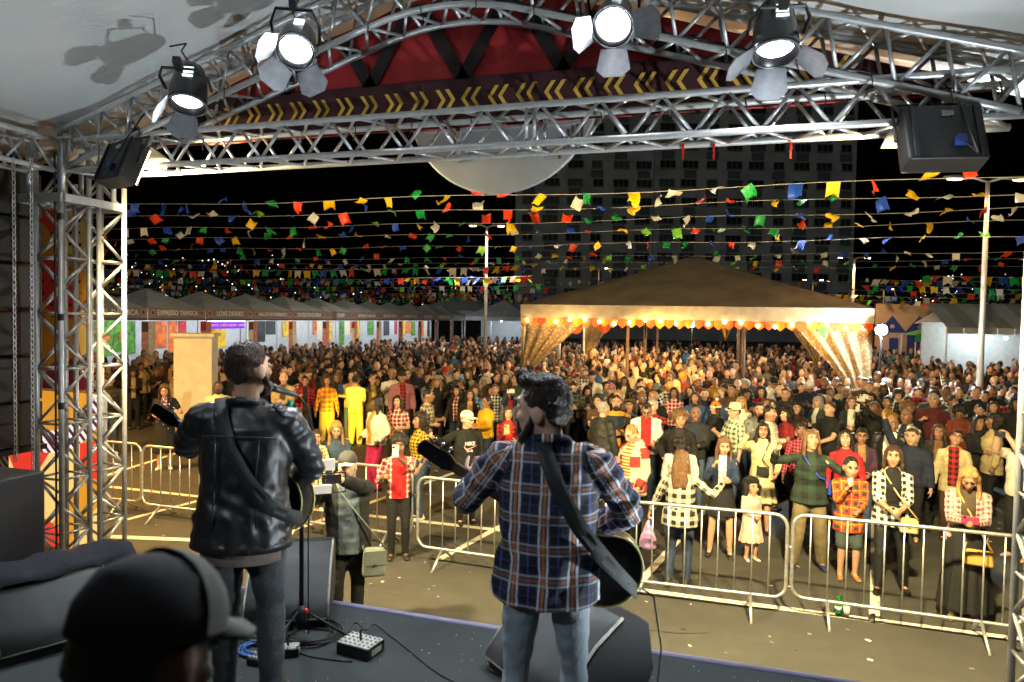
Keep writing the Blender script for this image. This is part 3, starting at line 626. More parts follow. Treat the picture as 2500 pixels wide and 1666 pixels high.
MB().tube([(S3-.03, -.03, z) for z in np.linspace(.1, 4.5, 14)], .009, 7).build('taped_cable', RUBBER, t1, True)
for z in (2.2, 3.0, 3.9): MB().lathe([(.027, 0), (.028, .03), (.027, .06)], 12, (S3, 0, z)).build('tape_band', BLACK, t1)
tower('truss_tower', 'second aluminium tower right behind the near left one', XL-S3, TY+.40, 4.30)
tower('truss_tower', 'truss tower cut off by the right edge of the picture', XR+.13, TY, 4.75)
# sleeve block and corner on the left tower
sb = thing('sleeve_block', 'square sleeve block clamped round the top of the left truss tower', 'truss block', (XL-S3/2, TY+S3/2+.1, 4.06))
for s in (-1, 1): MB().box((0, s*.32, .03), (.50, .025, .075)).build('side_plate', ALU, sb); MB().box((s*.255, 0, .028), (.022, .60, .07)).build('side_plate', ALU, sb)
for x in (-.2, .2):
    for y in (-.27, .27): MB().tube([(x, y, .0), (x, y, .56)], .022, 10).build('post', ALU, sb, True)
st = thing('side_truss', 'short aluminium side truss leading back from the left corner to the picture edge', 'truss')
ys = np.linspace(TY-.05, -1.2, 28); X0, X1 = XL-S3-.02, XL-.02
L4 = [[(X1, y, TZ) for y in ys], [(X0, y, TZ) for y in ys], [(X0, y, TZ+.27) for y in ys], [(X1, y, TZ+.27) for y in ys]]; chords(st, L4); truss_line(st, L4, .2)

# ------------------------------------------------------------------ roof membrane
ROOF = mat('white pvc roof membrane', (.70,.71,.70), .32, var=.05, scale=2, bump=.25, bscale=2.2, coat=.15)
m = MB(); rx = np.linspace(XL-.75, XR+.9, 60); ry = np.linspace(5.8, -2.4, 28); vs = []
for y in ry:
    for x in rx: vs.append((x, y, arch_z(x)+.46+.018*math.sin(y*2.1+x)+.01*math.sin(x*5)))
n = len(rx); m.add(vs, [(j*n+i, j*n+i+1, (j+1)*n+i+1, (j+1)*n+i) for j in range(len(ry)-1) for i in range(n-1)])
rf = m.build('roof_canopy', ROOF, None, True); tag(rf, 'white glossy membrane roof sloping over the stage', 'roof')
sol = rf.modifiers.new('s', 'SOLIDIFY'); sol.thickness = .006; sol.offset = 1
SEAM = mat('grey rafter sleeve', (.10,.10,.10), .6, var=.1)
for y in (5.2, 3.2, 1.4): MB().tube([(x, y, arch_z(x)+.425) for x in rx], .03, 8).build('rafter', SEAM if y < 5 else ALU, rf, True)

# ------------------------------------------------------------------ printed gable fabric with chevrons
RED = mat('red printed fabric', (.50,.028,.030), .75, var=.2, scale=2.5, bump=.25, bscale=14)
MAR = mat('maroon printed fabric', (.055,.012,.016), .8, var=.12, scale=3, bump=.25, bscale=14)
DRK = mat('dark brown print', (.022,.010,.010), .8, var=.15, scale=3)
YEL = mat('yellow ochre print', (.80,.48,.07), .75, var=.10, scale=12)
BY = TY+S3+.05; B0, B1 = TZ+.24, TZ+.62
gb = thing('printed_gable_banner', 'red fabric with dark zigzag bars and two rows of yellow chevrons filling the gable', 'banner', (0, 0, 0))
m = MB(); gx = np.linspace(XC-(5.46-B0+.17)/SL, min(XC+(5.46-B0+.17)/SL, XR), 80); vs = []
for k in range(7):
    for x in gx:
        top_ = max(arch_z(x)+.27, B0+.02); z = B0+(top_-B0)*k/6; vs.append((x, BY+.012*math.sin(x*7+z*4)+.008*math.sin(x*2.3), z))
n = len(gx); m.add(vs, [(j*n+i, j*n+i+1, (j+1)*n+i+1, (j+1)*n+i) for j in range(6) for i in range(n-1)]); sh = m.build('sheet', RED, gb, True)
sh.modifiers.new('s', 'SOLIDIFY').thickness = .004
def flatpoly(poly, y, mats, name, parent, th=.003):
    M = Matrix(((1,0,0,0),(0,0,1,y),(0,1,0,0),(0,0,0,1))); return MB().prism(poly, -th, 0, M).build(name, mats, parent)
xe = lambda z: min((z-5.70)/-SL, XR-XC-.02)
flatpoly([(XC-xe(B0), B0), (XC+xe(B0), B0), (XC+xe(B1)+.05, B1), (XC-xe(B1)-.05, B1)], BY-.022, MAR, 'printed_band', gb)
PER = .80
for k in range(-5, 5):
    x0 = XC+.02+k*PER
    for s in (0, 1):
        xa, xb = (x0, x0+PER/2-.02) if s == 0 else (x0+PER, x0+PER/2+.02)
        zt = B1+.62; w = .062
        def cut(x, z): return (x, min(z, arch_z(x)+.02))
        f = min(1.0, max(0.0, (arch_z((xa+xb)/2)+.20-B1)/.62)); xt, zt = xa+(xb-xa)*f, B1+.62*f
        if f > .12: flatpoly([(xa-w, B1-.01), (xa+w, B1-.01), (xt+w, zt), (xt-w, zt)], BY-.026, DRK, 'printed_bar', gb)
_ch = {}
for k in range(-13, 14):
    x = XC-.01+(k+.5)*.222; dirn = 1 if x < XC else -1
    if arch_z(x)+.27 < TZ+.54: continue
    for j in (-.04, .04):
        w, h = .055, .082; c = .032
        if dirn not in _ch: _ch[dirn] = [(0, -h), (c, -h), (c+w, 0), (c, h), (0, h), (w, 0)]
        poly = [(dirn*(px_-.04), pz) for px_, pz in _ch[dirn]]
        if dirn < 0: poly = poly[::-1]
        o = flatpoly(poly, 0, YEL, 'chevron', gb); o.location = (x+j, BY-.030, TZ+.455)
# round sign hung behind the truss, seen from the back
dc = on_y(1222, 225, 5.36); DISC = mat('translucent sign back', (.34,.35,.36), .5, var=.08, scale=3)
ds = thing('round_sign', 'big round white sign hung behind the truss, its back to the stage', 'sign', dc)
Mr = Matrix.Rotation(rad(90), 3, 'X'); MB().lathe([(.80, -.012), (.815, 0), (.80, .012)], 64, (0,0,0), rot=Mr).build('panel', DISC, ds)
for a in (-.35, .35): MB().box((a, -.02, .1), (.035, .02, 1.3)).build('batten', ALU, ds)
MB().box((0, -.02, -.28), (1.3, .02, .035)).build('batten', ALU, ds)
MB().box((.10, -.016, -.05), (.62, .004, .10)).build('printed_stripe', YEL, ds)
hatch = mat('brown print', (.12,.08,.05), .8, var=.1)
for i in range(6): MB().box((.50+i*.035, -.018, -.48+i*.03), (.018, .004, .16)).build('hatch_stroke', hatch, ds)

# ------------------------------------------------------------------ stage lamps
CANM = mat('black lamp housing', (.010,.010,.012), .28, .2, var=.2, scale=15, coat=.4)
LENS = mat('lit lens', (.9,.95,1), .3, var=0, emit=(.93,.97,1.0), estr=26)
LENSD = mat('lit lens hot', (.9,.95,1), .3, var=0, emit=(.95,.98,1.0), estr=70)
FLAP = mat('satin barn door', (.30,.31,.34), .30, .75, var=.15, scale=18)
def spot_lamp(px, py, dep, label, aim, doors, lens=LENSD, energy=60, roll=0.0):
    c = at_d(px, py, dep); t = thing('stage_spotlight', label, 'stage light', c, 0, None)
    q = (Vector(aim)-Vector(c)).to_track_quat('Y', 'Z'); t.rotation_mode = 'QUATERNION'; t.rotation_quaternion = q     # local +Y is the beam
    Mx = Matrix.Rotation(rad(-90), 3, 'X')
    h = MB(); h.lathe([(.03, -.31), (.085, -.29), (.115, -.22), (.13, -.10), (.135, .0), (.14, .03), (.118, .035), (.112, -.02)], 24, rot=Mx); h.build('housing', CANM, t, True)
    for i in range(3): MB().box((-.02+.0*i, -.20+.035*i, .124+.004*i), (.07, .012, .012)).build('vent', mat('vent glow', (.2,.2,.2), .4, var=0, emit=(.9,.95,1), estr=1.6), t)
    MB().lathe([(.001, -.012), (.06, .002), (.10, -.012), (.10, -.02)], 24, rot=Mx).build('lens', lens, t, True)
    MB().tube([(.135*math.cos(a), .035, .135*math.sin(a)) for a in np.linspace(0, 2*math.pi, 25)[:-1]], .006, 6, closed=True).build('gel_frame', FLAP, t, True)
    y = MB(); y.tube([(-.16, -.10, 0), (-.165, -.10, .14), (-.12, -.10, .24), (.12, -.10, .24), (.165, -.10, .14), (.16, -.10, 0)], .011, 6); y.build('yoke', CANM, t)
    MB().box((0, -.10, .29), (.05, .05, .10)).build('clamp', DARKM, t); MB().tube([(0, -.30, .02), (.05, -.36, .10), (-.03, -.30, .26), (.05, -.2, .34)], .006, 6).build('power_cable', RUBBER, t)
    for ang, op in doors:     # barn doors round the rim
        a = rad(ang); u = V3(math.cos(a), 0, math.sin(a)); tn = V3(-math.sin(a), 0, math.cos(a)); out = u*math.sin(rad(op))+V3(0, 1, 0)*math.cos(rad(op)); p0 = u*.135+V3(0, .04, 0); th = np.cross(out, tn)*.0016
        w0, w1, L_ = .085, .112, .185; q_ = [p0-tn*w0, p0+tn*w0, p0+tn*w1+out*L_*.75, p0+tn*(w1-.05)+out*L_, p0-tn*(w1-.05)+out*L_, p0-tn*w1+out*L_*.75]
        n = 6; MB().add([v-th for v in q_]+[v+th for v in q_], [tuple(range(n-1, -1, -1)), tuple(range(n, 2*n))]+[(i, (i+1) % n, n+(i+1) % n, n+i) for i in range(n)]).build('barn_door', FLAP, t)
    bpy.context.view_layer.update()
    lamp('lamp_beam', 'SPOT', (0, .05, 0), energy, (.90, .95, 1.0), t, .09, rad(150), .6).rotation_euler = (rad(90), 0, 0)
    return t
spot_lamp(458, 248, 5.15, 'black stage spotlight with bluish barn doors nearest the left tower', (-3.3, 3.2, 1.2), ((-70, 60), (165, 35), (20, 25)), LENS, 120)
spot_lamp(722, 122, 4.95, 'glaring stage spotlight second from the left on the gable truss', (-1.7, 1.7, 1.9), ((-45, 55), (-120, 55), (20, 35)), LENSD, 190)
spot_lamp(1497, 62, 4.55, 'glaring stage spotlight right of the gable peak with a white barn door hanging', (-.6, 1.2, 2.1), ((-90, 50), (175, 70), (0, 35)), LENSD, 190)
spot_lamp(1893, 120, 4.15, 'round black stage spotlight pointing steeply down with three pale barn doors', (.35, 3.5, 1.2), ((-90, 45), (180, 50), (0, 50)), LENS, 150)
def flood(px, py, dep, label, aim, energy, w=.46, beam=(1.0, .78, .37)):
    c = at_d(px, py, dep); t = thing('floodlight', label, 'floodlight', c); d = Vector(aim)-Vector(c); t.rotation_mode = 'QUATERNION'; t.rotation_quaternion = d.to_track_quat('Y', 'Z')
    bevel(MB().box((0, -.02, 0), (w, .16, w*.86)).build('housing', BLACK, t), .012)
    MB().box((0, .067, 0), (w*.9, .012, w*.76)).build('lit_face', mat('lit flood face', (1,1,1), .4, var=0, emit=(1.0,.84,.5), estr=18), t)
    for i in range(2): MB().box((-w*.40+i*w*.80, -.107, .0), (.02, .014, w*.8)).build('edge_rib', BLACK, t)
    MB().box((0, .18, w*.43), (w*.98, .24, .008), Matrix.Rotation(rad(-6), 3, 'X')).build('added_light_shield', BLACK, t)  # added shield that keeps the flood's light off the roof overhang
    MB().box((.02, -.106, w*.28), (.07, .006, .035)).build('maker_plate', mat('pale plate', (.25,.27,.27), .5, var=.3, scale=60), t)
    MB().box((.06, -.12, -.08), (.05, .05, .05)).build('blue_connector', mat('blue connector', (.02,.05,.25), .4), t)
    MB().tube([(-w*.55, 0, 0), (-w*.55, 0, w*.6), (w*.55, 0, w*.6), (w*.55, 0, 0)], .012, 6).build('yoke', BLACK, t)
    MB().box((0, 0, w*.68), (.06, .09, .12)).build('clamp', BLACK, t); MB().tube([(.05, -.12, -.06), (.12, -.16, -.2), (.1, -.1, .2), (.02, -.02, .5)], .007, 6).build('power_cable', RUBBER, t)
    bpy.context.view_layer.update(); lamp('flood_beam', 'SPOT', (0, .085, 0), energy, beam, t, .14, rad(150), .55).rotation_euler = (rad(90), 0, 0); return t
flood(303, 405, 5.9, 'black floodlight hanging at the left end of the front truss, back to the stage', (-2.2, 13.5, .8), 4200, .42)
flood(2292, 345, 4.15, 'black floodlight hanging at the right end of the front truss, back to the stage', (.0, 13.5, .6), 5200, .43)

def beam(fl, target, deg, e, col):
    p = fl.location+fl.rotation_quaternion @ Vector((0, .10, .05)); lamp('assumed_narrow_beam', 'SPOT', p, e, col, None, .04, rad(deg), .35, target)
_fl = [o for o in bpy.data.objects if o.name.startswith('floodlight')]
beam(_fl[0], on_z(832, 985, 1.2), 8, 30000, (1, .62, .04)); beam(_fl[1], on_z(1570, 895, 1.5), 11, 34000, (1, .50, .08))  # assumed beams set at the floods to light yellow and amber crowd patches
# cables draped along the arch
cab = thing('cable_run', 'black power cables tied along the gable truss', 'cable')
for k in range(3):
    MB().tube([arch_pt(x, TY+.03+k*.10, .06+.04*k)-V3(0, 0, .035*abs(math.sin(x*3.1+k))+.01*math.sin(x*13)) for x in np.linspace(XL+.3, XR-.3, 70)], .0075, 6).build('cable', RUBBER, cab, True)
for i in range(16):
    x = XL+.5+i*.43; p = arch_pt(x, TY-.03, 0); MB().tube([p+V3(0, -.02, .03), p+V3(.01, -.03, -.03), p+V3(.04*math.sin(i*2.1), -.03, -.09-.03*math.sin(i))], .004, 5).build('cable_tie', BLACK, cab)
for i in range(14):
    x = XL+.8+i*.5; MB().tube([(x, TY+S3-.02, TZ+.29), (x+.01, TY+S3-.03, TZ+.23), (x+.02*math.sin(i), TY+S3-.03, TZ+.17)], .004, 5).build('cable_tie', BLACK, cab)
for (px, py, c) in ((1668, 362, '#c01810'), (1743, 362, '#c01810'), (1931, 358, '#d8301c')):
    p = on_y(px, py, TY+S3-.02); tag(MB().box((0, 0, 0), (.014, .05, .05)).box((0, 0, -.05), (.012, .004, .06)).build('tied_ribbon', fabric(c), loc=p), 'red ribbon tied on the front truss, %s' % {1668: 'leftmost of three', 1743: 'middle one of three', 1931: 'the longest, on the right'}[px], 'ribbon')

# ------------------------------------------------------------------ stage wing on the left: hanging speakers, chains, printed panels
def art_material():
    m = bpy.data.materials.new('printed wing art'); m.use_nodes = True; nb = NB(m); o, vec = nb.obj()
    w = nb.N.new('ShaderNodeTexVoronoi'); w.inputs['Scale'].default_value = 1.5; nb.L(vec, w.inputs[0])
    s = nb.N.new('ShaderNodeSeparateColor'); nb.L(w.outputs['Color'], s.inputs[0])
    n = nb.noise(1.1, vec, 1)
    c = nb.mix(nb.m('GREATER_THAN', s.outputs[0], .62), (.55,.23,.02,1), (.62,.035,.02,1)); c = nb.mix(nb.m('GREATER_THAN', s.outputs[1], .72), c, (.75,.50,.16,1)); c = nb.mix(nb.m('GREATER_THAN', n, .62), c, (.20,.02,.05,1))
    z = o[2]; ring = nb.m('LENGTH' if False else 'SQRT', nb.m('ADD', nb.m('POWER', nb.m('ADD', o[0], .1), 2.0), nb.m('POWER', nb.m('SUBTRACT', z, 2.0), 2.0)))
    stp = nb.band(nb.m('ADD', o[0], z), .11, .5, .5); zone = nb.m('MULTIPLY', nb.m('LESS_THAN', nb.m('ABSOLUTE', nb.m('SUBTRACT', ring, .85)), .12), nb.m('LESS_THAN', z, 2.2))
    c = nb.mix(zone, c, nb.mix(stp, (.08,.01,.03,1), (.75,.72,.68,1)))
    dots = nb.N.new('ShaderNodeTexVoronoi'); dots.inputs['Scale'].default_value = 7; dots.inputs['Randomness'].default_value = .1; nb.L(vec, dots.inputs[0])
    c = nb.mix(nb.m('MULTIPLY', nb.m('LESS_THAN', dots.outputs['Distance'], .2), nb.m('GREATER_THAN', z, 3.0)), c, (.02,.02,.02,1))
    nb.L(c, nb.bsdf().inputs['Base Color']); nb.bsdf().inputs['Roughness'].default_value = .55; return m
wing = thing('printed_wing_panel', 'tall orange and red printed panel behind the left truss towers', 'banner', (-8.25, 6.35, 0))
MB().box((0, 0, 2.2), (2.3, .03, 4.4)).build('sheet', art_material(), wing)
for x in (-1.1, 0, 1.1): MB().tube([(x, .05, 0), (x, .05, 4.4)], .024, 8).build('scaffold_pole', STEEL, wing, True)
q0, q1 = on_y(18, 1085, 5.75), on_y(238, 1085, 5.75); zl = .5; lowp = thing('led_screen', 'glowing orange LED screen low behind the left truss towers', 'screen', ((q0[0]+q1[0])/2, 5.78, zl))
ledm = art_material(); ledm.name = 'led art'; _lb = ledm.node_tree.nodes['Principled BSDF']; ledm.node_tree.links.new(_lb.inputs['Base Color'].links[0].from_socket, _lb.inputs['Emission Color']); _lb.inputs['Emission Strength'].default_value = .9
MB().box((0, 0, .85), (q1[0]-q0[0], .03, 1.7)).build('lit_panel', ledm, lowp); MB().box((0, .05, .85), (q1[0]-q0[0]+.04, .05, 1.74)).build('frame', STEEL, lowp)
ls = thing('hanging_line_array', 'tall black hanging loudspeakers at the far left edge of the picture', 'loudspeaker', (-6.72, 4.9, 1.75))
for i in range(6):
    b = MB().box((0, 0, .24+i*.44), (.66, .55, .42)).build('cabinet', BLACK, ls); bevel(b, .015)
    g = MB().box((.10, -.277, .24+i*.44), (.40, .012, .36)).build('grille', mat('speaker grille', (.012,.013,.014), .6, .2, var=.3, scale=90, bump=.4, bscale=500), ls)
MB().box((0, 0, 0), (.7, .6, .05)).build('base_frame', DARKM, ls)
tag(bevel(MB().box((0, 0, 0), (.5, .5, .9)).box((.02, -.26, .1), (.36, .02, .5)).build('amplifier_rack', BLACK, loc=(-4.25, 3.0, SZ+.45)), .03), 'black equipment case under the left edge of the picture', 'case')
def chain(x, y, z0, z1, label):
    t = thing('hoist_chain', label, 'chain', (x, y, z0)); lk = MB().tube([(.013*math.cos(a), 0, .028*math.sin(a)) for a in np.linspace(0, 2*math.pi, 11)[:-1]], .0045, 5, closed=True).mesh('link', STEEL, True)
    z = 0; i = 0
    while z < z1-z0: o = place('link', lk, t); o.location = (0, 0, z); o.rotation_euler = (0, 0, (i % 2)*math.pi/2+.2); z += .044; i += 1
chain(-5.42, 4.15, 1.9, 4.30, 'left one of two hanging hoist chains by the left truss tower'); chain(-5.36, 4.25, 1.6, 4.30, 'right one of two hanging hoist chains by the left truss tower')
chain(-5.93, 4.98, .9, 4.2, 'hoist chain hanging inside the near left truss tower')

m = MB(); rl = random.Random(3)
for i in range(420):
    x, y = rl.uniform(-9, 5), 5.2+rl.random()**1.5*9; r = rl.uniform(.006, .03); a = rl.uniform(0, 3.1); m.box((x, y, .006), (r*2, r*rl.uniform(.5, 1.6), .004), Matrix.Rotation(a, 3, 'Z'), rl.choice((0, 0, 0, 1, 2)))
tag(m.build('paving_litter', [mat('grey scrap', (.20,.19,.17), .8), mat('pale scrap', (.45,.44,.40), .8), mat('dark scrap', (.03,.03,.03), .8)]), kind='stuff')
m = MB()
for k, (x, y, L_, a) in enumerate(((-3.2, 6.3, 3.2, .25), (.6, 6.6, 2.6, -.35), (2.0, 5.6, 3.0, .1), (-6.4, 7.0, 2.4, .7), (-.8, 5.5, 2.8, .05))):
    pts = [(x+math.cos(a)*L_*t_/14+.05*math.sin(t_*2.3+k), y+math.sin(a)*L_*t_/14+.05*math.cos(t_*1.7+k*2), .003) for t_ in range(15)]
    for p, q in zip(pts, pts[1:]):
        d = V3(q[0]-p[0], q[1]-p[1], 0); n_ = V3(-d[1], d[0], 0)/np.linalg.norm(d)*.006; m.add([V3(*p)-n_, V3(*q)-n_, V3(*q)+n_, V3(*p)+n_], [(0, 1, 2, 3)])
tag(m.build('paving_cracks', mat('tar crack', (.012,.012,.012), .6)), kind='stuff')
# ------------------------------------------------------------------ crowd barriers
def barrier_meshes(L=2.08, H=1.08, z0=.20, rc=.13, nb_=11):
    fr = MB(); P = []
    for cx, cz, a0 in ((L/2-rc, H-rc, 0), (-L/2+rc, H-rc, 90), (-L/2+rc, z0+rc, 180), (L/2-rc, z0+rc, 270)):
        for k in range(6): a = rad(a0+k*18); P.append((cx+rc*math.cos(a), 0, cz+rc*math.sin(a)))
    fr.tube(P, .019, 10, closed=True)
    bar = MB().tube([(0, 0, z0), (0, 0, H)], .0085, 7); foot = MB().tube([(0, -.30, .0), (0, 0, z0+.01)], .016, 8); foot2 = MB().tube([(0, .30, .0), (0, 0, z0+.01)], .016, 8)
    hook = MB().tube([(L/2, 0, .75), (L/2+.05, 0, .75), (L/2+.05, 0, .71)], .007, 6)
    return fr.mesh('frame', STEEL, True), bar.mesh('bar', STEEL, True), foot.mesh('foot', STEEL, True), foot2.mesh('foot', STEEL, True), hook.mesh('hook', STEEL, True), L, nb_
_bm = barrier_meshes()
def barrier(x, y, rz, label):
    t = thing('crowd_barrier', label, 'barrier', (x, y, 0), rz, 'steel crowd barriers in front of the stage'); place('frame', _bm[0], t); L, n = _bm[5], _bm[6]
    for i in range(n): place('bar', _bm[1], t, (-L/2+(i+1)*L/(n+1), 0, 0))
    for sx in (-.69, .69): place('foot', _bm[2], t, (sx, 0, 0)); place('foot', _bm[3], t, (sx, 0, 0))
    for dz in (0, -.42): place('hook', _bm[4], t, (0, 0, dz))
barrier(1.78, 7.80, -.03, 'steel barrier in front of the boy in the orange check shirt, at the right edge')
barrier(-.36, 7.74, .02, 'steel barrier in front of the girl in the pink dress')
barrier(-2.60, 7.92, -.05, 'steel barrier partly hidden by the check-shirted guitarist and his guitar head')
barrier(-4.92, 8.36, -.04, 'steel barrier behind the man filming with a phone rig')
barrier(-7.28, 8.32, .0, 'steel barrier left of the guitarist in the leather jacket')
barrier(-9.45, 8.36, .03, 'leftmost steel barrier, seen through the truss towers')

# ------------------------------------------------------------------ rendered pillar with a flat cap
PIL = mat('beige rendered wall', (.44,.41,.34), .9, var=.12, scale=4, bump=.3, bscale=60)
pl = thing('rendered_pillar', 'square beige rendered pillar with an overhanging flat cap, among the crowd on the left', 'pillar', (-11.55, 13.1, 0), rad(28))
MB().box((0, 0, 1.27), (.80, .62, 2.54)).build('shaft', PIL, pl); MB().box((0, 0, 2.575), (.92, .74, .07)).build('cap', PIL, pl)

# ------------------------------------------------------------------ row of food stalls
CANOPY = mat('charcoal tent fabric', (.50,.55,.60), .6, var=.15, scale=2, bump=.3, bscale=5)
FASC = mat('aubergine fascia', (.24,.21,.25), .6, var=.15, scale=2.5, bump=.15, bscale=8)
FASL = mat('fascia lower strip', (.10,.045,.055), .6, var=.1); LET = mat('cream lettering', (.85,.84,.78), .6, var=.05); EMB = mat('terracotta emblem', (.46,.25,.17), .6, var=.25, scale=20)
WALLW = mat('white stall wall', (.50,.53,.56), .5, var=.10); LEGM = mat('white tent leg', (.6,.6,.6), .4, .3, var=.1)
ARTS = [mat('poster red', '#b3201c', .6, var=.5, scale=5), mat('poster yellow', '#e0b020', .6, var=.4, scale=5), mat('poster green', '#4f8a2a', .6, var=.7, scale=6), mat('poster orange', '#d96a20', .6, var=.5, scale=5), mat('poster dark', '#20242a', .6, var=.8, scale=7), mat('poster pink', '#c98a80', .6, var=.2, scale=9), mat('poster cream', '#d6cdb8', .6, var=.2, scale=12)]
PUR = mat('purple lit sign', (.10,.02,.35), .5, var=.1, emit=(.20,.03,.75), estr=.8)
NAMES = ['PASTEL DA URCA', 'EXPRESSO TAPIOCA', 'LOVE DRINKS', 'MALUCO DO CHURRASCO', 'DOGS DOGUERIA', 'CHOPP', 'ESPETINHOS E SALSICHÃO', 'BATATA FRITA', 'PICANHA DE SOL', 'DO BATISTA', 'CALDINHOS DA SERRA', 'EU AMO MILHO']
def stall(k, name):
    W_ = 2.93; y0 = 17.32+k*W_; xf = -20.0; D = 3.0
    lab = 'charcoal food stall tent with the sign %s' % name
    t = thing('food_stall', lab, 'food stall', (xf, y0+W_/2, 0), rad(90), 'food stall tents in a row')     # local +X runs along the row, local +Y points away from the plaza
    m = MB(); n = 7; cx, cy, zt, ze = 0, D/2, 3.98, 3.20; hx, hy = W_/2-.02, D/2
    per = [(-hx, 0), (hx, 0), (hx, D), (-hx, D)]; vs = []
    for i in range(n+1):
        f = i/n; k_ = f**.82
        for j in range(4):
            for q in range(6):
                a, b = per[j], per[(j+1) % 4]; px_, py_ = a[0]+(b[0]-a[0])*q/6, a[1]+(b[1]-a[1])*q/6
                vs.append((cx+(px_-cx)*k_, cy+(py_-cy)*k_, zt+(ze-zt)*f**.80))
    N = 24; m.add(vs, [(i*N+j, i*N+(j+1) % N, (i+1)*N+(j+1) % N, (i+1)*N+j) for i in range(n) for j in range(N)]); m.build('canopy', CANOPY, t)
    fa = MB().box((0, -.01, 3.02), (W_-.03, .012, .44)).build('fascia', FASC, t); MB().box((0, -.014, 2.795), (W_-.03, .012, .065)).build('fascia_hem', FASL, t)
    tw = text_mesh(name, .27, .006, .004); wd = max(v.co.x for v in tw.vertices)-min(v.co.x for v in tw.vertices); tw.materials.append(LET)
    o = place('lettering', tw, fa); o.rotation_euler = (rad(90), 0, 0); o.location = (0, -.022, 3.03); s_ = min(1.0, 2.05/wd); o.scale = (s_, min(1.15, s_**.5*1.05), 1)
    for s in (-1, 1): MB().lathe([(.135, 0), (.13, .008)], 18, (s*1.24, -.022, 3.03), rot=Matrix.Rotation(rad(90), 3, 'X'), sx=1, sy=1.1).build('emblem', EMB, fa); MB().lathe([(.06, .008), (.055, .014)], 10, (s*1.24, -.022, 3.05), rot=Matrix.Rotation(rad(90), 3, 'X')).build('emblem_face', FASL, fa)
    for s in (-1, 1):
        for y in (.03, D-.03): MB().tube([(s*(hx-.03), y, 0), (s*(hx-.03), y, 3.2)], .025, 6).build('leg', LEGM, t)
    MB().box((0, D-.05, 1.4), (W_-.1, .02, 2.8)).build('back_wall', WALLW, t)
    MB().box((0, .35, .52), (W_-.3, .5, 1.04)).build('counter', WALLW, t)
    for s in (-1, 1): MB().box((s*(hx-.14), -.03, 1.95), (.30, .012, 1.55)).build('menu_banner', ARTS[5 if (k+s) % 3 else 6], t); 
    MB().box((hx-.14, -.042, 2.52), (.30, .01, .35)).build('menu_heading', ARTS[0] if k % 2 else FASL, t)
    rr = random.Random(k*5+1); x = -1.05
    while x < .95:
        w = rr.uniform(.4, .9); h = rr.uniform(.7, 1.5); a = ARTS[rr.choice([0, 1, 2, 3, 4, 6]) if k != 1 else 2]
        if rr.random() < .9: MB().box((x+w/2, D-.09, 2.68-h/2), (w, .01, h)).build('poster', a, t)
        x += w+rr.uniform(.0, .12)
    if k == 1:
        for i in range(6): MB().lathe([(.02, 0), (.22, .004)], 18, (-.6+.28*(i % 4), D-.10-.004*i, 2.1+.2*(i % 3)), rot=Matrix.Rotation(rad(90), 3, 'X')).build('printed_fruit', ARTS[2] if i % 3 else ARTS[3], t)
    if k == 2:
        s_ = MB().box((-.1, .1, 2.58), (2.3, .02, .34)).build('purple_sign', PUR, t)
        tm = text_mesh('CAIPIFRUTA - COPAO LIQUIDO - DRINKS', .13, .004, .002); tm.materials.append(mat('pink letter', (.8,.45,.3), .5, var=0, emit=(1,.5,.3), estr=.5)); o = place('sign_lettering', tm, s_); o.rotation_euler = (rad(90), 0, 0); o.location = (-.1, .085, 2.55)
        MB().box((-.1, .08, 2.72), (2.3, .03, .03)).build('sign_tube', mat('cool tube', (1,1,1), .5, var=0, emit=(.7,.75,1), estr=5), s_)
    MB().box((0, 1.3, 2.98), (1.5, .08, .04)).build('tube_light', mat('stall tube', (1,1,1), .5, var=0, emit=(.88,.96,1), estr=14), t)
    bpy.context.view_layer.update(); lamp('tube_glow', 'POINT', (0, 1.1, 2.75), 48, (.86, .95, 1.0), t, .25)
for k, nm in enumerate(NAMES): stall(k, nm)
# plainer tents at the end of the row and white tents behind
def plain_tent(x, y, w, d, ze, zt, mt, label, val=None, rz=0.0, wall=None, lit=0):
    t = thing('market_tent', label, 'tent', (x, y, 0), rz); m = MB(); per = [(-w/2, 0), (w/2, 0), (w/2, d), (-w/2, d)]; vs = []; n = 6
    for i in range(n+1):
        f = i/n
        for j in range(4):
            for q in range(6):
                a, b = per[j], per[(j+1) % 4]; px_, py_ = a[0]+(b[0]-a[0])*q/6, a[1]+(b[1]-a[1])*q/6; vs.append((px_*f**.85, d/2+(py_-d/2)*f**.85, zt+(ze-zt)*f**.8))
    m.add(vs, [(i*24+j, i*24+(j+1) % 24, (i+1)*24+(j+1) % 24, (i+1)*24+j) for i in range(n) for j in range(24)]); m.build('canopy', mt, t)
    MB().box((0, -.01, ze-.15), (w, .012, .34)).build('valance', val or mt, t)
    for sx in (-w/2+.04, w/2-.04):
        for sy in (.04, d-.04): MB().tube([(sx, sy, 0), (sx, sy, ze)], .03, 6).build('leg', LEGM, t)
    if wall: MB().box((0, d-.06, ze/2), (w-.1, .02, ze)).build('back_wall', wall, t)
    if lit:
        bpy.context.view_layer.update(); b = MB(); b.ell((0, d*.35, ze-.3), (.07, .07, .09)); b.build('bulb', mat('cool bulb', (1,1,1), .5, var=0, emit=(.85,.95,1), estr=40), t); lamp('bulb_glow', 'POINT', (0, d*.35, ze-.5), lit, (.85, .95, 1), t, .2)
    return t
WT = mat('grey white tent fabric', (.36,.38,.38), .6, var=.12, scale=2)
plain_tent(-18.5, 55.5, 6, 5, 3.1, 4.6, CANOPY, 'wide dark tent with a fringed valance at the end of the stall row', None, 0, WALLW, 130)
plain_tent(-24, 59, 8, 6, 3.6, 5.2, WT, 'grey tent rising behind the end of the stall row', None, 0, None, 0)

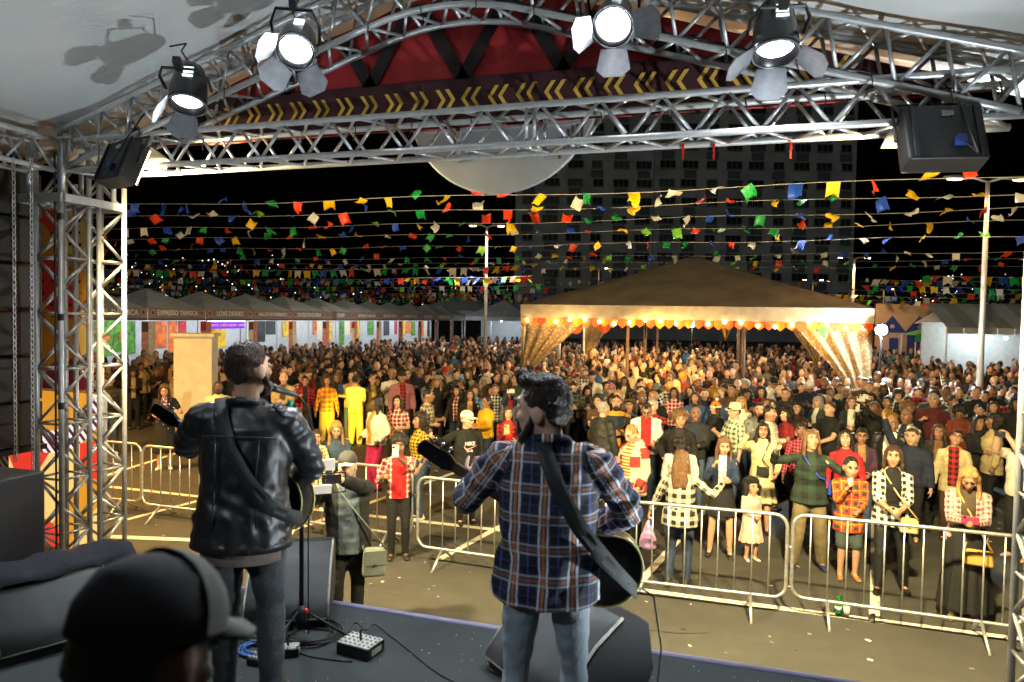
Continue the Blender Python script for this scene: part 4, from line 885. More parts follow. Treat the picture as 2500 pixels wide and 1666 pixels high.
# ------------------------------------------------------------------ the big festival tent
TENT = mat('sandy tent roof', (.24,.19,.14), .65, var=.25, scale=1.2, bump=.3, bscale=2); VAL = mat('cream tent valance', (.24,.21,.16), .7, var=.22, scale=3, bump=.4, bscale=8)
TX0, TX1, TY0, TY1 = -6.15, 3.87, 21.0, 31.0; tcx, tcy = (TX0+TX1)/2, (TY0+TY1)/2
bt = thing('festival_tent', 'big sandy pyramid tent with bulbs and orange pennants, open at the front', 'tent', (tcx, TY0, 0)); m = MB(); hw = (TX1-TX0)/2; per = [(-hw, 0), (hw, 0), (hw, 10), (-hw, 10)]; vs = []; n = 9
for i in range(n+1):
    f = i/n
    for j in range(4):
        for q in range(10):
            a, b = per[j], per[(j+1) % 4]; px_, py_ = a[0]+(b[0]-a[0])*q/10, a[1]+(b[1]-a[1])*q/10; vs.append((px_*f**.9, 5+(py_-5)*f**.9, 5.42+(3.50-5.42)*f**.88+.02*math.sin(q*2+i)))
m.add(vs, [(i*40+j, i*40+(j+1) % 40, (i+1)*40+(j+1) % 40, (i+1)*40+j) for i in range(n) for j in range(40)]); m.build('roof', TENT, bt, True)
for (x, y, w, d) in ((0, -.02, 2*hw, .014), (-hw, 5, .014, 10), (hw, 5, .014, 10), (0, 10.02, 2*hw, .014)): MB().box((x, y, 3.30), (w, d, .42)).build('valance', VAL, bt)
POST = mat('dark wood post', (.07,.045,.03), .7, var=.3, scale=8)
for x in (-hw+.1, -hw/3, hw/3, hw-.1):
    for y in (.15, 5, 9.85): MB().tube([(x, y, 0), (x, y, 3.45)], .05, 8).build('post', POST if x not in (-hw+.1, hw-.1) else LEGM, bt, True)
def lace():
    m = bpy.data.materials.new('golden lace curtain'); m.use_nodes = True; nb = NB(m); o, vec = nb.obj(); v = nb.N.new('ShaderNodeTexVoronoi'); v.inputs['Scale'].default_value = 14; nb.L(vec, v.inputs[0])
    c = nb.mix(nb.m('GREATER_THAN', v.outputs['Distance'], .38), (.30,.22,.11,1), (.13,.09,.045,1)); nb.L(c, nb.bsdf().inputs['Base Color']); nb.bsdf().inputs['Roughness'].default_value = .8; return m
LACE = lace()
def curtain(x0, x1, y, z0, z1, gather, side):
    m = MB(); nx, nz = 26, 14; vs = []
    for j in range(nz+1):
        f = j/nz; w = 1-gather*math.sin(min(f*1.25, 1)*math.pi/2)**1.4
        for i in range(nx+1):
            u = i/nx; x = (x0+(x1-x0)*u*w) if side < 0 else (x1-(x1-x0)*(1-u)*w); vs.append((x, y+.07*math.sin(u*26), z1+(z0-z1)*f))
    m.add(vs, [(j*(nx+1)+i, j*(nx+1)+i+1, (j+1)*(nx+1)+i+1, (j+1)*(nx+1)+i) for j in range(nz) for i in range(nx)]); m.build('curtain', LACE, bt, True)
curtain(-hw, -hw+2.0, .06, .4, 3.12, .85, -1); curtain(hw-2.0, hw, .06, .3, 3.12, .72, 1); curtain(-hw, -hw+1.4, 9.9, .4, 3.12, .8, -1); curtain(hw-1.4, hw, 9.9, .4, 3.12, .8, 1)
BULB = mat('warm bulb', (1,.9,.7), .4, var=0, emit=(1.0,.66,.28), estr=60); bmesh_ = MB().ell((0, 0, 0), (.042, .042, .055), 8, 6).mesh('bulb', BULB, True)
PEN = [fabric('#e0701a'), fabric('#d8561a'), fabric('#c8441c')]; pm = [MB().add([(-.13, 0, 0), (.13, 0, 0), (.13, 0, -.16), (0, 0, -.27), (-.13, 0, -.16)], [(0,1,2,3,4)]).mesh('pennant', p) for p in PEN]
for i in range(36): place('pennant', pm[i % 3], bt, (-hw+.15+i*.277, -.05+.04*math.sin(i*2.3), 3.10)).rotation_euler = (R.uniform(-.5, .5), 0, R.uniform(-.2, .2))
for i in range(22): place('bulb', bmesh_, bt, (-hw+.25+i*.452, -.10, 3.02-.06*math.sin(i*1.3)))
for s in (-1, 1):
    for i in range(14): place('bulb', bmesh_, bt, (s*(hw-.08), .4+i*.7, 3.0))
for i in range(10): place('bulb', bmesh_, bt, (-hw+.6+i*.95, 9.8, 3.0))
bpy.context.view_layer.update()
for x in (-3.4, 0, 3.4): lamp('bulb_string_glow', 'POINT', (x, -.8, 2.6), 150, (1, .58, .22), bt, .3); lamp('bulb_string_glow', 'POINT', (x, 7, 2.9), 260, (1, .68, .34), bt, .3)
def fest_lamp(px, py, dep, label, e, col, r=.13, estr=260):
    c = at_d(px, py, dep); t = thing('plaza_floodlight', label, 'floodlight', (c[0], c[1], 0)); h = c[2]
    MB().tube([(0, .06, 0), (0, .06, h)], .03, 8).build('pole', DARKM, t); MB().lathe([(.15, 0), (.19, .05), (.08, .16)], 18, (0, .04, h), rot=Matrix.Rotation(rad(-90), 3, 'X')).build('housing', DARKM, t, True)
    o = MB().ell((0, .03, h), (.14, .03, .14), 16, 8).build('lit_face', mat('glare '+label[:12], (1,1,1), .4, var=0, emit=col, estr=estr), t); a = math.atan2(-c[0], c[1]); t.rotation_euler = (0, 0, a)
    bpy.context.view_layer.update(); lamp('glow', 'POINT', (0, -.06, h), e, col, t, .12)
fest_lamp(2152, 806, 18.3, 'blinding white floodlight on a pole at the right corner of the big tent', 800, (.9, .96, 1.0))
fest_lamp(1690, 792, 33.5, 'blinding warm floodlight far under the big tent', 500, (1, .82, .5))
# lanterns and balloons hung in the tent
def diamond(px, py, dep, cols, label, r=.30):
    c = at_d(px, py, dep); t = thing('paper_lantern', label, 'lantern', c)
    for k in range(8):
        a0, a1 = rad(45*k), rad(45*(k+1)); p, q = (r*math.cos(a0), r*math.sin(a0), .12), (r*math.cos(a1), r*math.sin(a1), .12)
        MB().add([p, q, (0, 0, .42)], [(0,1,2)]).build('upper_facet', cols[k % 2], t); MB().add([p, q, (0, 0, -.45)], [(0,2,1)]).build('lower_facet', cols[(k+1) % 2], t)
    MB().tube([(0, 0, .4), (0, 0, .8)], .006, 5).build('hanging_string', RUBBER, t)
diamond(2014, 806, 19.5, (mat('green paper', (.06,.55,.10), .5, var=.1, emit=(.05,.6,.1), estr=.5), mat('light green paper', (.15,.7,.2), .5, var=.1)), 'green diamond paper lantern under the right side of the big tent')
diamond(1772, 800, 24, (mat('yellow paper', (.7,.5,.05), .5, var=.1), mat('brown paper', (.2,.08,.03), .5, var=.1)), 'small yellow diamond lantern under the middle of the big tent', .24)
diamond(2050, 795, 21.5, (mat('yellow paper', (.7,.5,.05), .5), mat('green paper', (.06,.5,.1), .5)), 'yellow and green lantern beside the green one', .22)
for px, dep, lb in ((1406, 23, 'round orange paper lantern under the left side of the big tent'), (1475, 25, 'ribbed red paper lantern right of the round orange one')):
    c = at_d(px, 790, dep); t = thing('paper_lantern', lb, 'lantern', c); MB().ell((0, 0, 0), (.26, .26, .36), 14, 10).build('shade', mat('orange paper %d' % px, (.75,.16,.03) if px < 1450 else (.7,.08,.03), .6, var=.1, emit=(.8,.15,.03), estr=.35), t, True)
    for z in (-.2, -.1, 0, .1, .2): MB().tube([(.262*math.sqrt(1-(z/.36)**2)*math.cos(a), .262*math.sqrt(1-(z/.36)**2)*math.sin(a), z) for a in np.linspace(0, 2*math.pi, 17)[:-1]], .006, 4, closed=True).build('rib', PEN[2], t)
    MB().tube([(0, 0, .35), (0, 0, .6)], .005, 5).build('hanging_string', RUBBER, t)

# ------------------------------------------------------------------ street lamps
POLE = mat('white lamp pole', (.55,.55,.55), .45, .2, var=.1, scale=3); SOD = mat('sodium lens', (1,.8,.5), .4, var=0, emit=(1.0,.55,.20), estr=30)
def street_lamp(px, py, dep, span, label, e=0, col=(1, .60, .26)):
    c = at_d(px, py, dep); h = c[2]; t = thing('street_lamp', label, 'street lamp', (c[0], c[1], 0), YAW*1.0, None)
    MB().tube([(0, 0, 0), (0, 0, h*.5), (0, 0, h-.05)], [.095, .075, .05], 10).build('pole', POLE, t, True)
    for s in (-1, 1):
        MB().tube([(0, 0, h-.08), (s*span*.18, 0, h+.03), (s*span*.3, 0, h+.03)], .03, 8).build('arm', POLE, t, True)
        hd = MB().ell((s*span*.42, 0, h+.04), (span*.18, .11, .06), 12, 8).build('lamp_head', mat('grey lamp head', (.25,.26,.27), .5, .3), t, True)
        MB().ell((s*span*.44, -.0, h-.008), (span*.11, .08, .028), 10, 6).build('lens', SOD, hd, True)
    if e: bpy.context.view_layer.update(); [lamp('lamp_glow', 'SPOT', (s*span*.44, 0, h-.06), e, col, t, .1, rad(150), .6) for s in (-1, 1)]
street_lamp(2412, 438, 18.5, 2.0, 'tall street lamp with two heads at the right, nearest of all', 260)
street_lamp(1189, 552, 35, 1.6, 'slim white street lamp standing before the end of the stall row', 1500, (1, .85, .65))
street_lamp(2086, 630, 40, 1.7, 'street lamp behind the right slope of the big tent', 450)
street_lamp(1985, 684, 60, 1.6, 'small far street lamp just above the ridge of the big tent', 0)
street_lamp(2158, 706, 62, 1.6, 'small far street lamp right of the big tent', 0)
street_lamp(1462, 655, 62, 1.5, 'small far street lamp above the left slope of the big tent', 0)
street_lamp(-330, 300, 10.5, 2.0, 'assumed amber street lamp, unseen beyond the left towers', 2600, (1, .50, .12))  # assumed lamp out of view, added for amber light on the left ground

# ------------------------------------------------------------------ tower block
CONC = mat('dim concrete facade', (.52,.56,.54), .9, var=.25, scale=.25, bump=.1); CONC2 = mat('stair tower render', (.20,.19,.15), .9, var=.1, scale=.3)
tb = thing('apartment_tower', 'tall grey apartment block in the dark behind the tent', 'building', at_d(1588, 780, 108)*np.array((1, 1, 0)), YAW)
k_ = 108/1700; wl, wr = (1588-1254)*k_, (2073-1588)*k_
MB().box((-wl/2, 6.4, 27), (wl, 12, 54)).build('left_wing', CONC, tb); MB().box((wr/2, 6, 27), (wr, 13.2, 54)).build('right_wing', CONC, tb); MB().box((wr+.35, 8, 27), (.7, 12, 54)).build('corner_shaft', CONC2, tb)
GL = [mat('dark pane', (.03,.035,.038), .2, var=.3), mat('curtained pane', (.10,.13,.14), .4, var=.3), mat('dim pane', (.045,.06,.066), .25, var=.3)]; FR_ = mat('grey window frame', (.24,.26,.26), .6, var=.1)
def win_mesh(g, n):
    m = MB(); w = .78
    for i in range(n): m.box((-n*w/2+w/2+i*w, .04, 0), (w-.09, .04, 1.02), mi=1)
    m.box((0, 0, .56), (n*w+.06, .10, .08)); m.box((0, 0, -.56), (n*w+.1, .16, .08))
    for i in range(n+1): m.box((-n*w/2+i*w, 0, 0), (.07, .10, 1.05))
    return m.mesh('window', [FR_, GL[g]])
WM = [[win_mesh(g, n) for n in (2, 3)] for g in range(3)]; SPM = MB().box((0, 0, 0), (1.9, .06, 1.1)).mesh('spandrel_panel', mat('blue grey spandrel', (.15,.19,.20), .8, var=.15, scale=.7)); rr = random.Random(4)
for fl in range(15):
    z = 7.2+fl*2.82
    for wing, x0, nwin, yy in ((0, -wl, 6, .33), (1, 0, 9, -.68)):
        for i in range(nwin):
            x = x0+1.9+i*((wl if wing == 0 else wr)-3.4)/(nwin-1)+rr.uniform(-.15, .15); g = rr.choices((0, 1, 2), (5, 3, 4))[0]
            place('window', WM[g][1 if (i+wing) % 3 else 0], tb, (x, yy, z))
            if (i+fl) % 2 == 0: place('spandrel_panel', SPM, tb, (x, yy-.0, z-1.42))
# ------------------------------------------------------------------ hills with house lights
HILL = mat('night hillside', (.008,.011,.010), 1.0, var=.3, scale=.02)
m = MB(); nx = 120; vs = []
for j, (dd, hh) in enumerate(((330, 0), (380, .6), (450, 1), (520, .9), (560, 0))):
    for i in range(nx):
        a = rad(-75+130*i/(nx-1)); h = 24+14*math.sin(a*5+.5)+9*math.sin(a*11+2)+5*math.sin(a*23); vs.append((dd*math.sin(a), dd*math.cos(a), max(h, 4)*hh))
m.add(vs, [(j*nx+i, j*nx+i+1, (j+1)*nx+i+1, (j+1)*nx+i) for j in range(4) for i in range(nx-1)]); struct('hills', m, HILL, True)
m = MB(); rr = random.Random(12)
for (x0, x1, y0, y1, n) in ((300, 700, 620, 745, 70), (700, 1180, 690, 745, 26), (2230, 2500, 665, 745, 55), (250, 420, 640, 760, 18)):
    for i in range(n):
        px, py = rr.uniform(x0, x1), y0+(y1-y0)*rr.random()**.7; p = at_d(px, py, 320); s_ = rr.uniform(.10, .34); m.ell(p, (s_, s_, s_), 5, 4, mi=rr.choice((0, 0, 0, 1)))
tag(m.build('hillside_house_lights', [mat('far white light', (1,1,1), .5, var=0, emit=(.8,.85,1), estr=3.0), mat('far amber light', (1,1,1), .5, var=0, emit=(1,.6,.3), estr=3.0)]), kind='stuff')
# small lit chapel gable above the stalls
ch = thing('far_chapel', 'tiny lit chapel gable with a cross above the stall roofs', 'building', at_d(397, 718, 120)*np.array((1, 1, 0)), YAW*2)
zc = at_d(397, 718, 120)[2]; MB().prism([(-2, 0), (2, 0), (2, zc-1.2), (0, zc), (-2, zc-1.2)], 0, 5, Matrix(((1,0,0,0),(0,0,1,0),(0,1,0,0),(0,0,0,1)))).build('gable_wall', mat('dim chapel wall', (.05,.05,.05), .9), ch)
for s in (-1, 1): MB().tube([(0, -.1, zc+.05), (s*2.1, -.1, zc-1.2)], .10, 6).build('lit_eave', mat('lit eave', (1,1,1), .5, var=0, emit=(.9,.95,1), estr=1.5), ch)
MB().box((0, -.1, zc+.9), (.14, .1, 1.5)).box((0, -.1, zc+1.2), (.7, .1, .14)).build('cross', mat('lit cross', (1,.5,.3), .5, var=0, emit=(1,.4,.2), estr=.8), ch)

# ------------------------------------------------------------------ right side: painted set, container, awning stalls
bs = thing('painted_village_set', 'painted backdrop of little blue and yellow house fronts right of the big tent', 'stage set', at_d(2245, 800, 42)*np.array((1, 1, 0)), YAW*.6)
MB().box((0, .1, 2.6), (5.0, .06, 3.4)).build('board', mat('peach board', (.55,.38,.26), .8, var=.1, scale=2), bs)
BLU = mat('blue paint', (.03,.05,.30), .7, var=.1); PCH = mat('pale peach paint', (.6,.45,.36), .7); YLP = mat('yellow paint', (.55,.40,.10), .7); VIO = mat('violet door paint', (.16,.03,.45), .7)
for x, roofm, bodym, drm in ((-1.55, BLU, PCH, BLU), (.0, BLU, BLU, VIO), (1.65, YLP, PCH, VIO)):
    MB().box((x, .04, 1.7), (1.35, .03, 1.6)).build('house_front', bodym, bs); M = Matrix(((1,0,0,x),(0,0,1,.02),(0,1,0,0),(0,0,0,1))); MB().prism([(-.85, 2.55), (.85, 2.55), (0, 3.6)], 0, .04, M).build('house_gable', roofm, bs)
    MB().box((x, .01, 2.53), (1.7, .02, .07)).build('eave_trim', PCH, bs); MB().box((x+.1, .0, 1.6), (.5, .02, 1.3)).build('painted_door', drm, bs); MB().lathe([(.13, 0), (.12, .01)], 12, (x, .0, 2.95), rot=Matrix.Rotation(rad(90), 3, 'X')).build('painted_clock', PCH, bs)
ct = thing('white_container', 'plain white cabin at the right behind the crowd', 'cabin', at_d(2400, 820, 33)*np.array((1, 1, 0)), YAW*.6); MB().box((.2, 1.2, 1.85), (1.9, 2.4, 3.7)).build('walls', mat('white cabin wall', (.5,.53,.52), .6, var=.1), ct); MB().box((.2, 1.2, 3.74), (2.0, 2.5, .08)).build('roof_edge', WT, ct); MB().box((1.12, -.02, 1.8), (.07, .05, 3.4)).build('green_corner_strip', mat('green light strip', (.1,.6,.4), .5, var=0, emit=(.2,.9,.6), estr=.7), ct)
STR = None
aw = thing('awning_stall', 'stall with a grey striped awning at the right edge', 'food stall', at_d(2490, 830, 27)*np.array((1, 1, 0)), YAW*.4)
for i in range(9): MB().add([(-2.6+i*.6, 0, 3.0), (-2.0+i*.6, 0, 3.0), (-2.0+i*.6, 2.2, 4.0), (-2.6+i*.6, 2.2, 4.0)], [(0,1,2,3)]).build('awning_strip', WT if i % 2 else CANOPY, aw); MB().box((-2.3+i*.6, -.01, 2.88), (.58, .01, .24)).build('awning_scallop', CANOPY if i % 2 else WT, aw)
MB().box((0, 2.2, 1.6), (5.4, .04, 3.2)).build('back_wall', WALLW, aw); MB().box((0, .5, .5), (5, .5, 1.0)).build('counter', WALLW, aw)
for x in (-2.6, 2.6): MB().tube([(x, 0, 0), (x, 0, 3)], .03, 6).build('leg', LEGM, aw)
bpy.context.view_layer.update(); lamp('stall_glow', 'POINT', (-.6, .9, 2.6), 90, (.88, 1, .98), aw, .2)
for i in range(4): MB().ell((-1.9+i*.5, .2, 2.62), (.06, .06, .06)).build('bulb', mat('cool bulb', (1,1,1), .5, var=0, emit=(.85,.95,1), estr=40), aw)
plain_tent(*at_d(2325, 800, 40)[:2], 3.2, 3, 3.15, 4.3, CANOPY, 'dark tent between the painted set and the white cabin')
plain_tent(*at_d(2318, 830, 34)[:2], 3.0, 3, 2.55, 3.15, mat('green tent', (.02,.35,.08), .6, var=.1), 'low green tent in front of the dark one at the right', None, 0, None, 90)

# ------------------------------------------------------------------ bunting
FC = [('#e8b80c', 3), ('#1a9a48', 3), ('#e8411c', 3), ('#d9d6cc', 5), ('#1f49b5', 3), ('#7ecb3a', 1)]
FM = [mat('flag '+c, c, .45, var=.12, scale=12, bump=.3, bscale=16, coat=.1) for c, _ in FC]; FWT = [w for _, w in FC]
def flag_mesh(k, s=1.0):
    r = random.Random(k); m = MB(); nx, nz = 5, 6; w, h = .21*s, .27*s; bend = r.uniform(-1.5, 1.5); tw = r.uniform(-.9, .9); curl = r.uniform(-1.2, 1.2); vs = []
    for j in range(nz+1):
        v = j/nz
        for i in range(nx+1):
            u = i/nx-.5; hh = h*(1-(.30*(1-abs(u)*2) if v == 1 else 0)) if v == 1 else h; z = -v*hh; y = .0; x = u*w
            a = bend*v; y = math.sin(a)*v*h*.6+.035*s*math.sin(u*6+curl*3)*v; z = -v*hh*math.cos(a*.8)
            q = tw*v; x, y = x*math.cos(q)-y*math.sin(q), y*math.cos(q)+u*w*math.sin(q)+y*0; vs.append((x, y, z))
    m.add(vs, [(j*(nx+1)+i, j*(nx+1)+i+1, (j+1)*(nx+1)+i+1, (j+1)*(nx+1)+i) for j in range(nz) for i in range(nx)]); return m
FMESH = [[flag_mesh(k).mesh('flag', FM[c], True) for c in range(6)] for k in range(12)]
CORD = mat('white cord', (.55,.55,.55), .7, var=0)
ORD = ['nearest', 'second nearest', 'third', 'fourth', 'fifth', 'sixth', 'seventh', 'eighth', 'ninth']
def bunting(k, Y, z, x0, x1, sp, label, far=False, sag=.12, slope=0.0):
    rr = random.Random(50+k); t = thing('bunting_string', label, 'bunting', (0, 0, 0), 0, 'strings of coloured flags over the plaza'); f = lambda x: V3(x, Y+slope*x+.15*math.sin(x*.13+k), z-sag*(1-((x-(x0+x1)/2)/((x1-x0)/2))**2)+.03*math.sin(x*.9+k))
    MB().tube([f(x) for x in np.linspace(x0, x1, 40)], .004 if not far else .006, 4).build('cord', CORD, t); x = x0+rr.uniform(0, sp); fm = MB()
    while x < x1:
        p = f(x); c = rr.choices(range(6), FWT)[0]; wind = rr.gauss(0, 1.0); a = (max(-2.9, min(2.9, wind*1.6)), rr.gauss(0, .4), rr.gauss(0, .7)); q = rr.randrange(12)
        if not far:
            o = place('flag', FMESH[q][c], t, p); o.rotation_euler = a; s_ = rr.uniform(.75, 1.1); o.scale = (s_, s_, s_)
        else:
            Mx = Matrix.Rotation(a[2], 3, 'Z') @ Matrix.Rotation(a[0]*.6, 3, 'X'); s_ = 1.3; w, h = .115*s_, .27*s_
            V_ = [(-w, 0, 0), (w, 0, 0), (w*rr.uniform(.6, 1), .05, -h), (0, .02, -h*rr.uniform(.6, .8)), (-w*rr.uniform(.6, 1), rr.uniform(-.08, .08), -h)]; fm.add([np.array(Mx)@V3(*v)+p for v in V_], [(0, 3, 4), (0, 1, 3), (1, 2, 3)], c)
        x += sp*rr.uniform(.75, 1.25)
    if far: tag(fm.build('flags', FM, t), kind='stuff')
for k, (Y, sp) in enumerate(((11.8, .62), (13.6, .62), (15.4, .62), (17.5, .64), (20.5, .66), (24.7, .68), (27.4, .70), (30.4, .72), (41.8, .76))):
    bunting(k, Y, 5.42 if k else 5.36, -1.35*Y, .85*Y if Y < 20 else .72*Y, sp, '%s string of wind-blown coloured flags over the crowd' % ORD[k])
far = [(27, 5.2, -1.3*27, -7.5), (33, 5.15, -1.25*33, -9), (36, 5.2, -1.2*36, -10), (39, 5.0, -46, -10), (44, 5.0, -50, -11), (47, 4.9, -52, -11), (51, 4.9, -54, -13), (56, 4.8, -58, -15), (62, 4.8, -60, -16), (68, 4.7, -62, -18), (33, 5.0, 6, 26), (36, 4.9, 6, 28), (39, 4.8, 6, 30), (43, 4.7, 5, 32), (47, 4.6, 5, 34), (52, 4.6, 5, 36), (58, 4.5, 4, 38), (29, 4.9, 7, 24)]
for k, (Y, z, x0, x1) in enumerate(far):
    bunting(20+k, Y, z, x0, x1, .42, '%s of the dense far flag strings %s, counted from the stage' % (['first', 'second', 'third', 'fourth', 'fifth', 'sixth', 'seventh', 'eighth', 'ninth', 'tenth'][sorted([q[0] for q in far if (q[2] < 0) == (x0 < 0)]).index(Y)], 'over the food stalls' if x0 < 0 else 'right of the big tent'), True, .2, .0)
# ------------------------------------------------------------------ the two guitarists and the man in the cap
LEATHER = bpy.data.materials.new('black leather'); LEATHER.use_nodes = True
_nb = NB(LEATHER); _o, _v = _nb.obj(); _b = _nb.bsdf(); _b.inputs['Base Color'].default_value = (.012,.012,.014,1); _b.inputs['Roughness'].default_value = .43; _b.inputs['Specular IOR Level'].default_value = .7
_n1 = _nb.noise(7, _v, 1.5); _n2 = _nb.noise(260, _v, 2); _n3 = _nb.noise(34, _v, 4); _h = _nb.m('ADD', _nb.m('MULTIPLY', _n1, 1.0), _nb.m('ADD', _nb.m('MULTIPLY', _n3, .07), _nb.m('MULTIPLY', _n2, .012)))
_bp = _nb.N.new('ShaderNodeBump'); _bp.inputs['Strength'].default_value = .45; _bp.inputs['Distance'].default_value = .035; _nb.L(_h, _bp.inputs['Height']); _nb.L(_bp.outputs[0], _b.inputs['Normal'])
def hero_plaid():
    m = bpy.data.materials.new('navy flannel check'); m.use_nodes = True; nb = NB(m); a = nb.attr('cloth'); u, v = a[0], a[1]
    w = nb.noise(9, nb.obj()[1], 3); u = nb.m('ADD', u, nb.m('MULTIPLY', nb.m('SUBTRACT', w, .5), .02))
    P_ = .118; c = (.012,.016,.045,1)
    blk = nb.m('MULTIPLY', nb.m('ADD', nb.band(u, P_, .5, .42), nb.band(v, P_, .5, .42)), .5); c = nb.mix(blk, c, (.004,.005,.010,1))
    for ax, k in ((u, 1.0), (v, .45)):
        for cc, ww, colr, al in ((.14, .075, (.62,.64,.68,1), .85), (.86, .075, (.62,.64,.68,1), .85), (.0, .11, (.50,.17,.05,1), .8), (1.0, .11, (.50,.17,.05,1), .8), (.5, .05, (.05,.07,.30,1), .9)):
            c = nb.mix(nb.m('MULTIPLY', nb.band(ax, P_, cc, ww), al*k), c, colr)
    nb.L(c, nb.bsdf().inputs['Base Color']); nb.bsdf().inputs['Roughness'].default_value = .8; cloth_bump(nb, .6); return m
GBLK = mat('black lacquer', (.008,.008,.009), .18, var=.1, coat=.6); GBACK = mat('dark guitar back', (.012,.010,.009), .3, var=.3, scale=4, coat=.3)
BIND = mat('cream binding', (.52,.48,.16), .4, var=.05); CHROME = mat('chrome', (.8,.8,.82), .12, 1.0, var=0); NECK = mat('dark neck wood', (.05,.028,.016), .4, var=.3, scale=20, stretch=(1, 8, 8)); STRAPM = mat('black webbing strap', (.012,.016,.018), .75, var=.3, scale=40, bump=.4, bscale=250)
def ribbon(mb, pts, nrm, w=.03, th=.004):
    k = len(pts); vs = []
    for i in range(k):
        t = np.asarray(pts[min(i+1, k-1)])-np.asarray(pts[max(i-1, 0)]); t = t/np.linalg.norm(t); n_ = np.asarray(nrm[i], float); n_ = n_-t*(n_@t); n_ /= np.linalg.norm(n_); s_ = np.cross(t, n_); p = np.asarray(pts[i], float)
        vs += [p-s_*w-n_*th, p+s_*w-n_*th, p+s_*w+n_*th, p-s_*w+n_*th]
    mb.add(vs, [(i*4+j, i*4+(j+1) % 4, (i+1)*4+(j+1) % 4, (i+1)*4+j) for i in range(k-1) for j in range(4)]+[(3,2,1,0), tuple((k-1)*4+j for j in range(4))])
def guitar(root, sc, label, body_c, tilt, yaw=0.0, strap=None, size=1.0, elec=False):
    """neck points to local -X and up; the back of the body faces the player (-Y)"""
    M0 = Matrix.Translation(Vector(body_c)) @ Matrix.Rotation(yaw, 4, 'Z') @ Matrix.Rotation(tilt, 4, 'Y')
    Rt = Matrix.LocRotScale(root.location, root.rotation_euler, Vector((sc, sc, sc)))
    t = thing('guitar', label, 'guitar'); t.matrix_world = Rt @ M0
    out = []
    for a in np.linspace(0, 2*math.pi, 41)[:-1]:
        x = .245*math.cos(a); w = .155+.045*math.cos(a)-.042*math.exp(-((x+.03)/.085)**2); out.append((x*size, w*math.sin(a)*size*1.06))
    M = Matrix(((1,0,0,0),(0,0,1,0),(0,1,0,0),(0,0,0,1)))
    bevel(MB().prism(out, -.05, .05, M).build('body', GBACK, t, True), .012, 3); MB().prism([(x*.985, y*.985) for x, y in out], .051, .055, M).build('soundboard', GBLK, t)
    for y in (-.05, .05): MB().tube([(x*1.004, y, z*1.004) for x, z in out], .005, 6, closed=True).build('binding', BIND, t, True)
    MB().prism([(-.235, -.028), (-.235, .028), (-.72, .022), (-.72, -.022)], .030, .058, M).build('neck', NECK, t); MB().prism([(-.10, -.028), (-.10, .028), (-.72, .022), (-.72, -.022)], .0581, .064, M).build('fingerboard', GBLK, t)
    MB().prism([(-.72, -.022), (-.72, .022), (-.76, .038), (-.90, .034), (-.915, 0), (-.90, -.034), (-.76, -.038)], .030, .050, M).build('headstock', GBLK, t)
    for i in range(3):
        for s in (-1, 1):
            q = MB(); q.tube([(-.775-i*.042, .04, s*.034), (-.775-i*.042, .04, s*.056)], .004, 6); q.ell((-.775-i*.042, .04, s*.062), (.010, .007, .008), 8, 6); q.lathe([(.007, -.012), (.008, 0), (.005, .012)], 8, (-.775-i*.042, .058, s*.022), rot=Matrix.Rotation(rad(-90), 3, 'X')); q.build('tuning_peg', CHROME, t, True)
    MB().box((.12, .058, 0), (.03, .012, .15)).build('bridge', NECK, t)
    for i in range(6): MB().tube([(.12, .068, -.022+i*.009), (-.74, .068, -.016+i*.0065)], .0008, 4).build('string', CHROME, t)
    MB().lathe([(.008, 0), (.012, .012), (.005, .016)], 8, (.262*size, 0, 0), rot=Matrix.Rotation(rad(90), 3, 'Y')).build('strap_button', CHROME, t)
    if strap:
        pts, nr = strap; inv = M0.inverted(); mb = MB(); ribbon(mb, [np.array(inv @ Vector(p)) for p in pts], [np.array(inv.to_3x3() @ Vector(n_)) for n_ in nr], .032, .003); mb.build('strap', STRAPM, t, True)
    return t
pl_ = at_d(597, 1000, 3.30); JEANG = mat('charcoal denim', (.055,.062,.068), .85, var=.25, scale=9, bump=.4, bscale=30)
sing, JS, ss = figure('man in a black leather jacket playing guitar at the microphone, seen from behind', pl_, rad(24), h=1.76, build=1.10, z0=SZ, skin=0, hair='short', hairc='brown', hs=1.06, voxel=.007, tv=.0085, ratio=.35, hvox=.007,
    pose=dict(R=(.16,.25,1.02), L=(-.20,.38,1.20), eR=(1.3,-.35,-.55), eL=(-1.2,-.3,-.5), curl=.9, yaw=-.55, pitch=.05, side=.035, fr=(.13, .0), fl=(-.10, .05)), beard=('brown', 0),
    top=dict(mat=LEATHER, kind='jacket', infl=.028, hem=.80, flare=.022, wr_amp=.006, folds=.0042), bottom=dict(kind='jeans', mat=JEANG), shoes=(BLACK, WHITEP))
mb = MB(); rings(mb, [JS['up']((0, 0, .735)), JS['up']((0, 0, .84))], [.185, .185], [.135, .13], n=24); mb.build('shirt_hem', fabric('#8d7d72'), sing, True)
mb = MB()                        # quilted pads and seams of the jacket
for i in range(6): mb.tube([JS['up']((.135+.012*i, -.075, 1.462-.012*i)), JS['up']((.150+.014*i, -.01, 1.472-.014*i)), JS['up']((.135+.012*i, .05, 1.455-.012*i))], .009, 6)
mb.build('quilted_shoulder', LEATHER, sing, True)
mb = MB(); mb.tube([JS['up']((-.17, -.145, 1.33)), JS['up']((-.06, -.165, 1.335)), JS['up']((.06, -.165, 1.335)), JS['up']((.17, -.145, 1.33))], .0035, 5)
for s in (-1, 1): mb.tube([JS['up']((s*.095, -.158, 1.33)), JS['up']((s*.085, -.165, 1.1)), JS['up']((s*.10, -.165, .92))], .0035, 5)
mb.build('jacket_seam', LEATHER, sing, True)
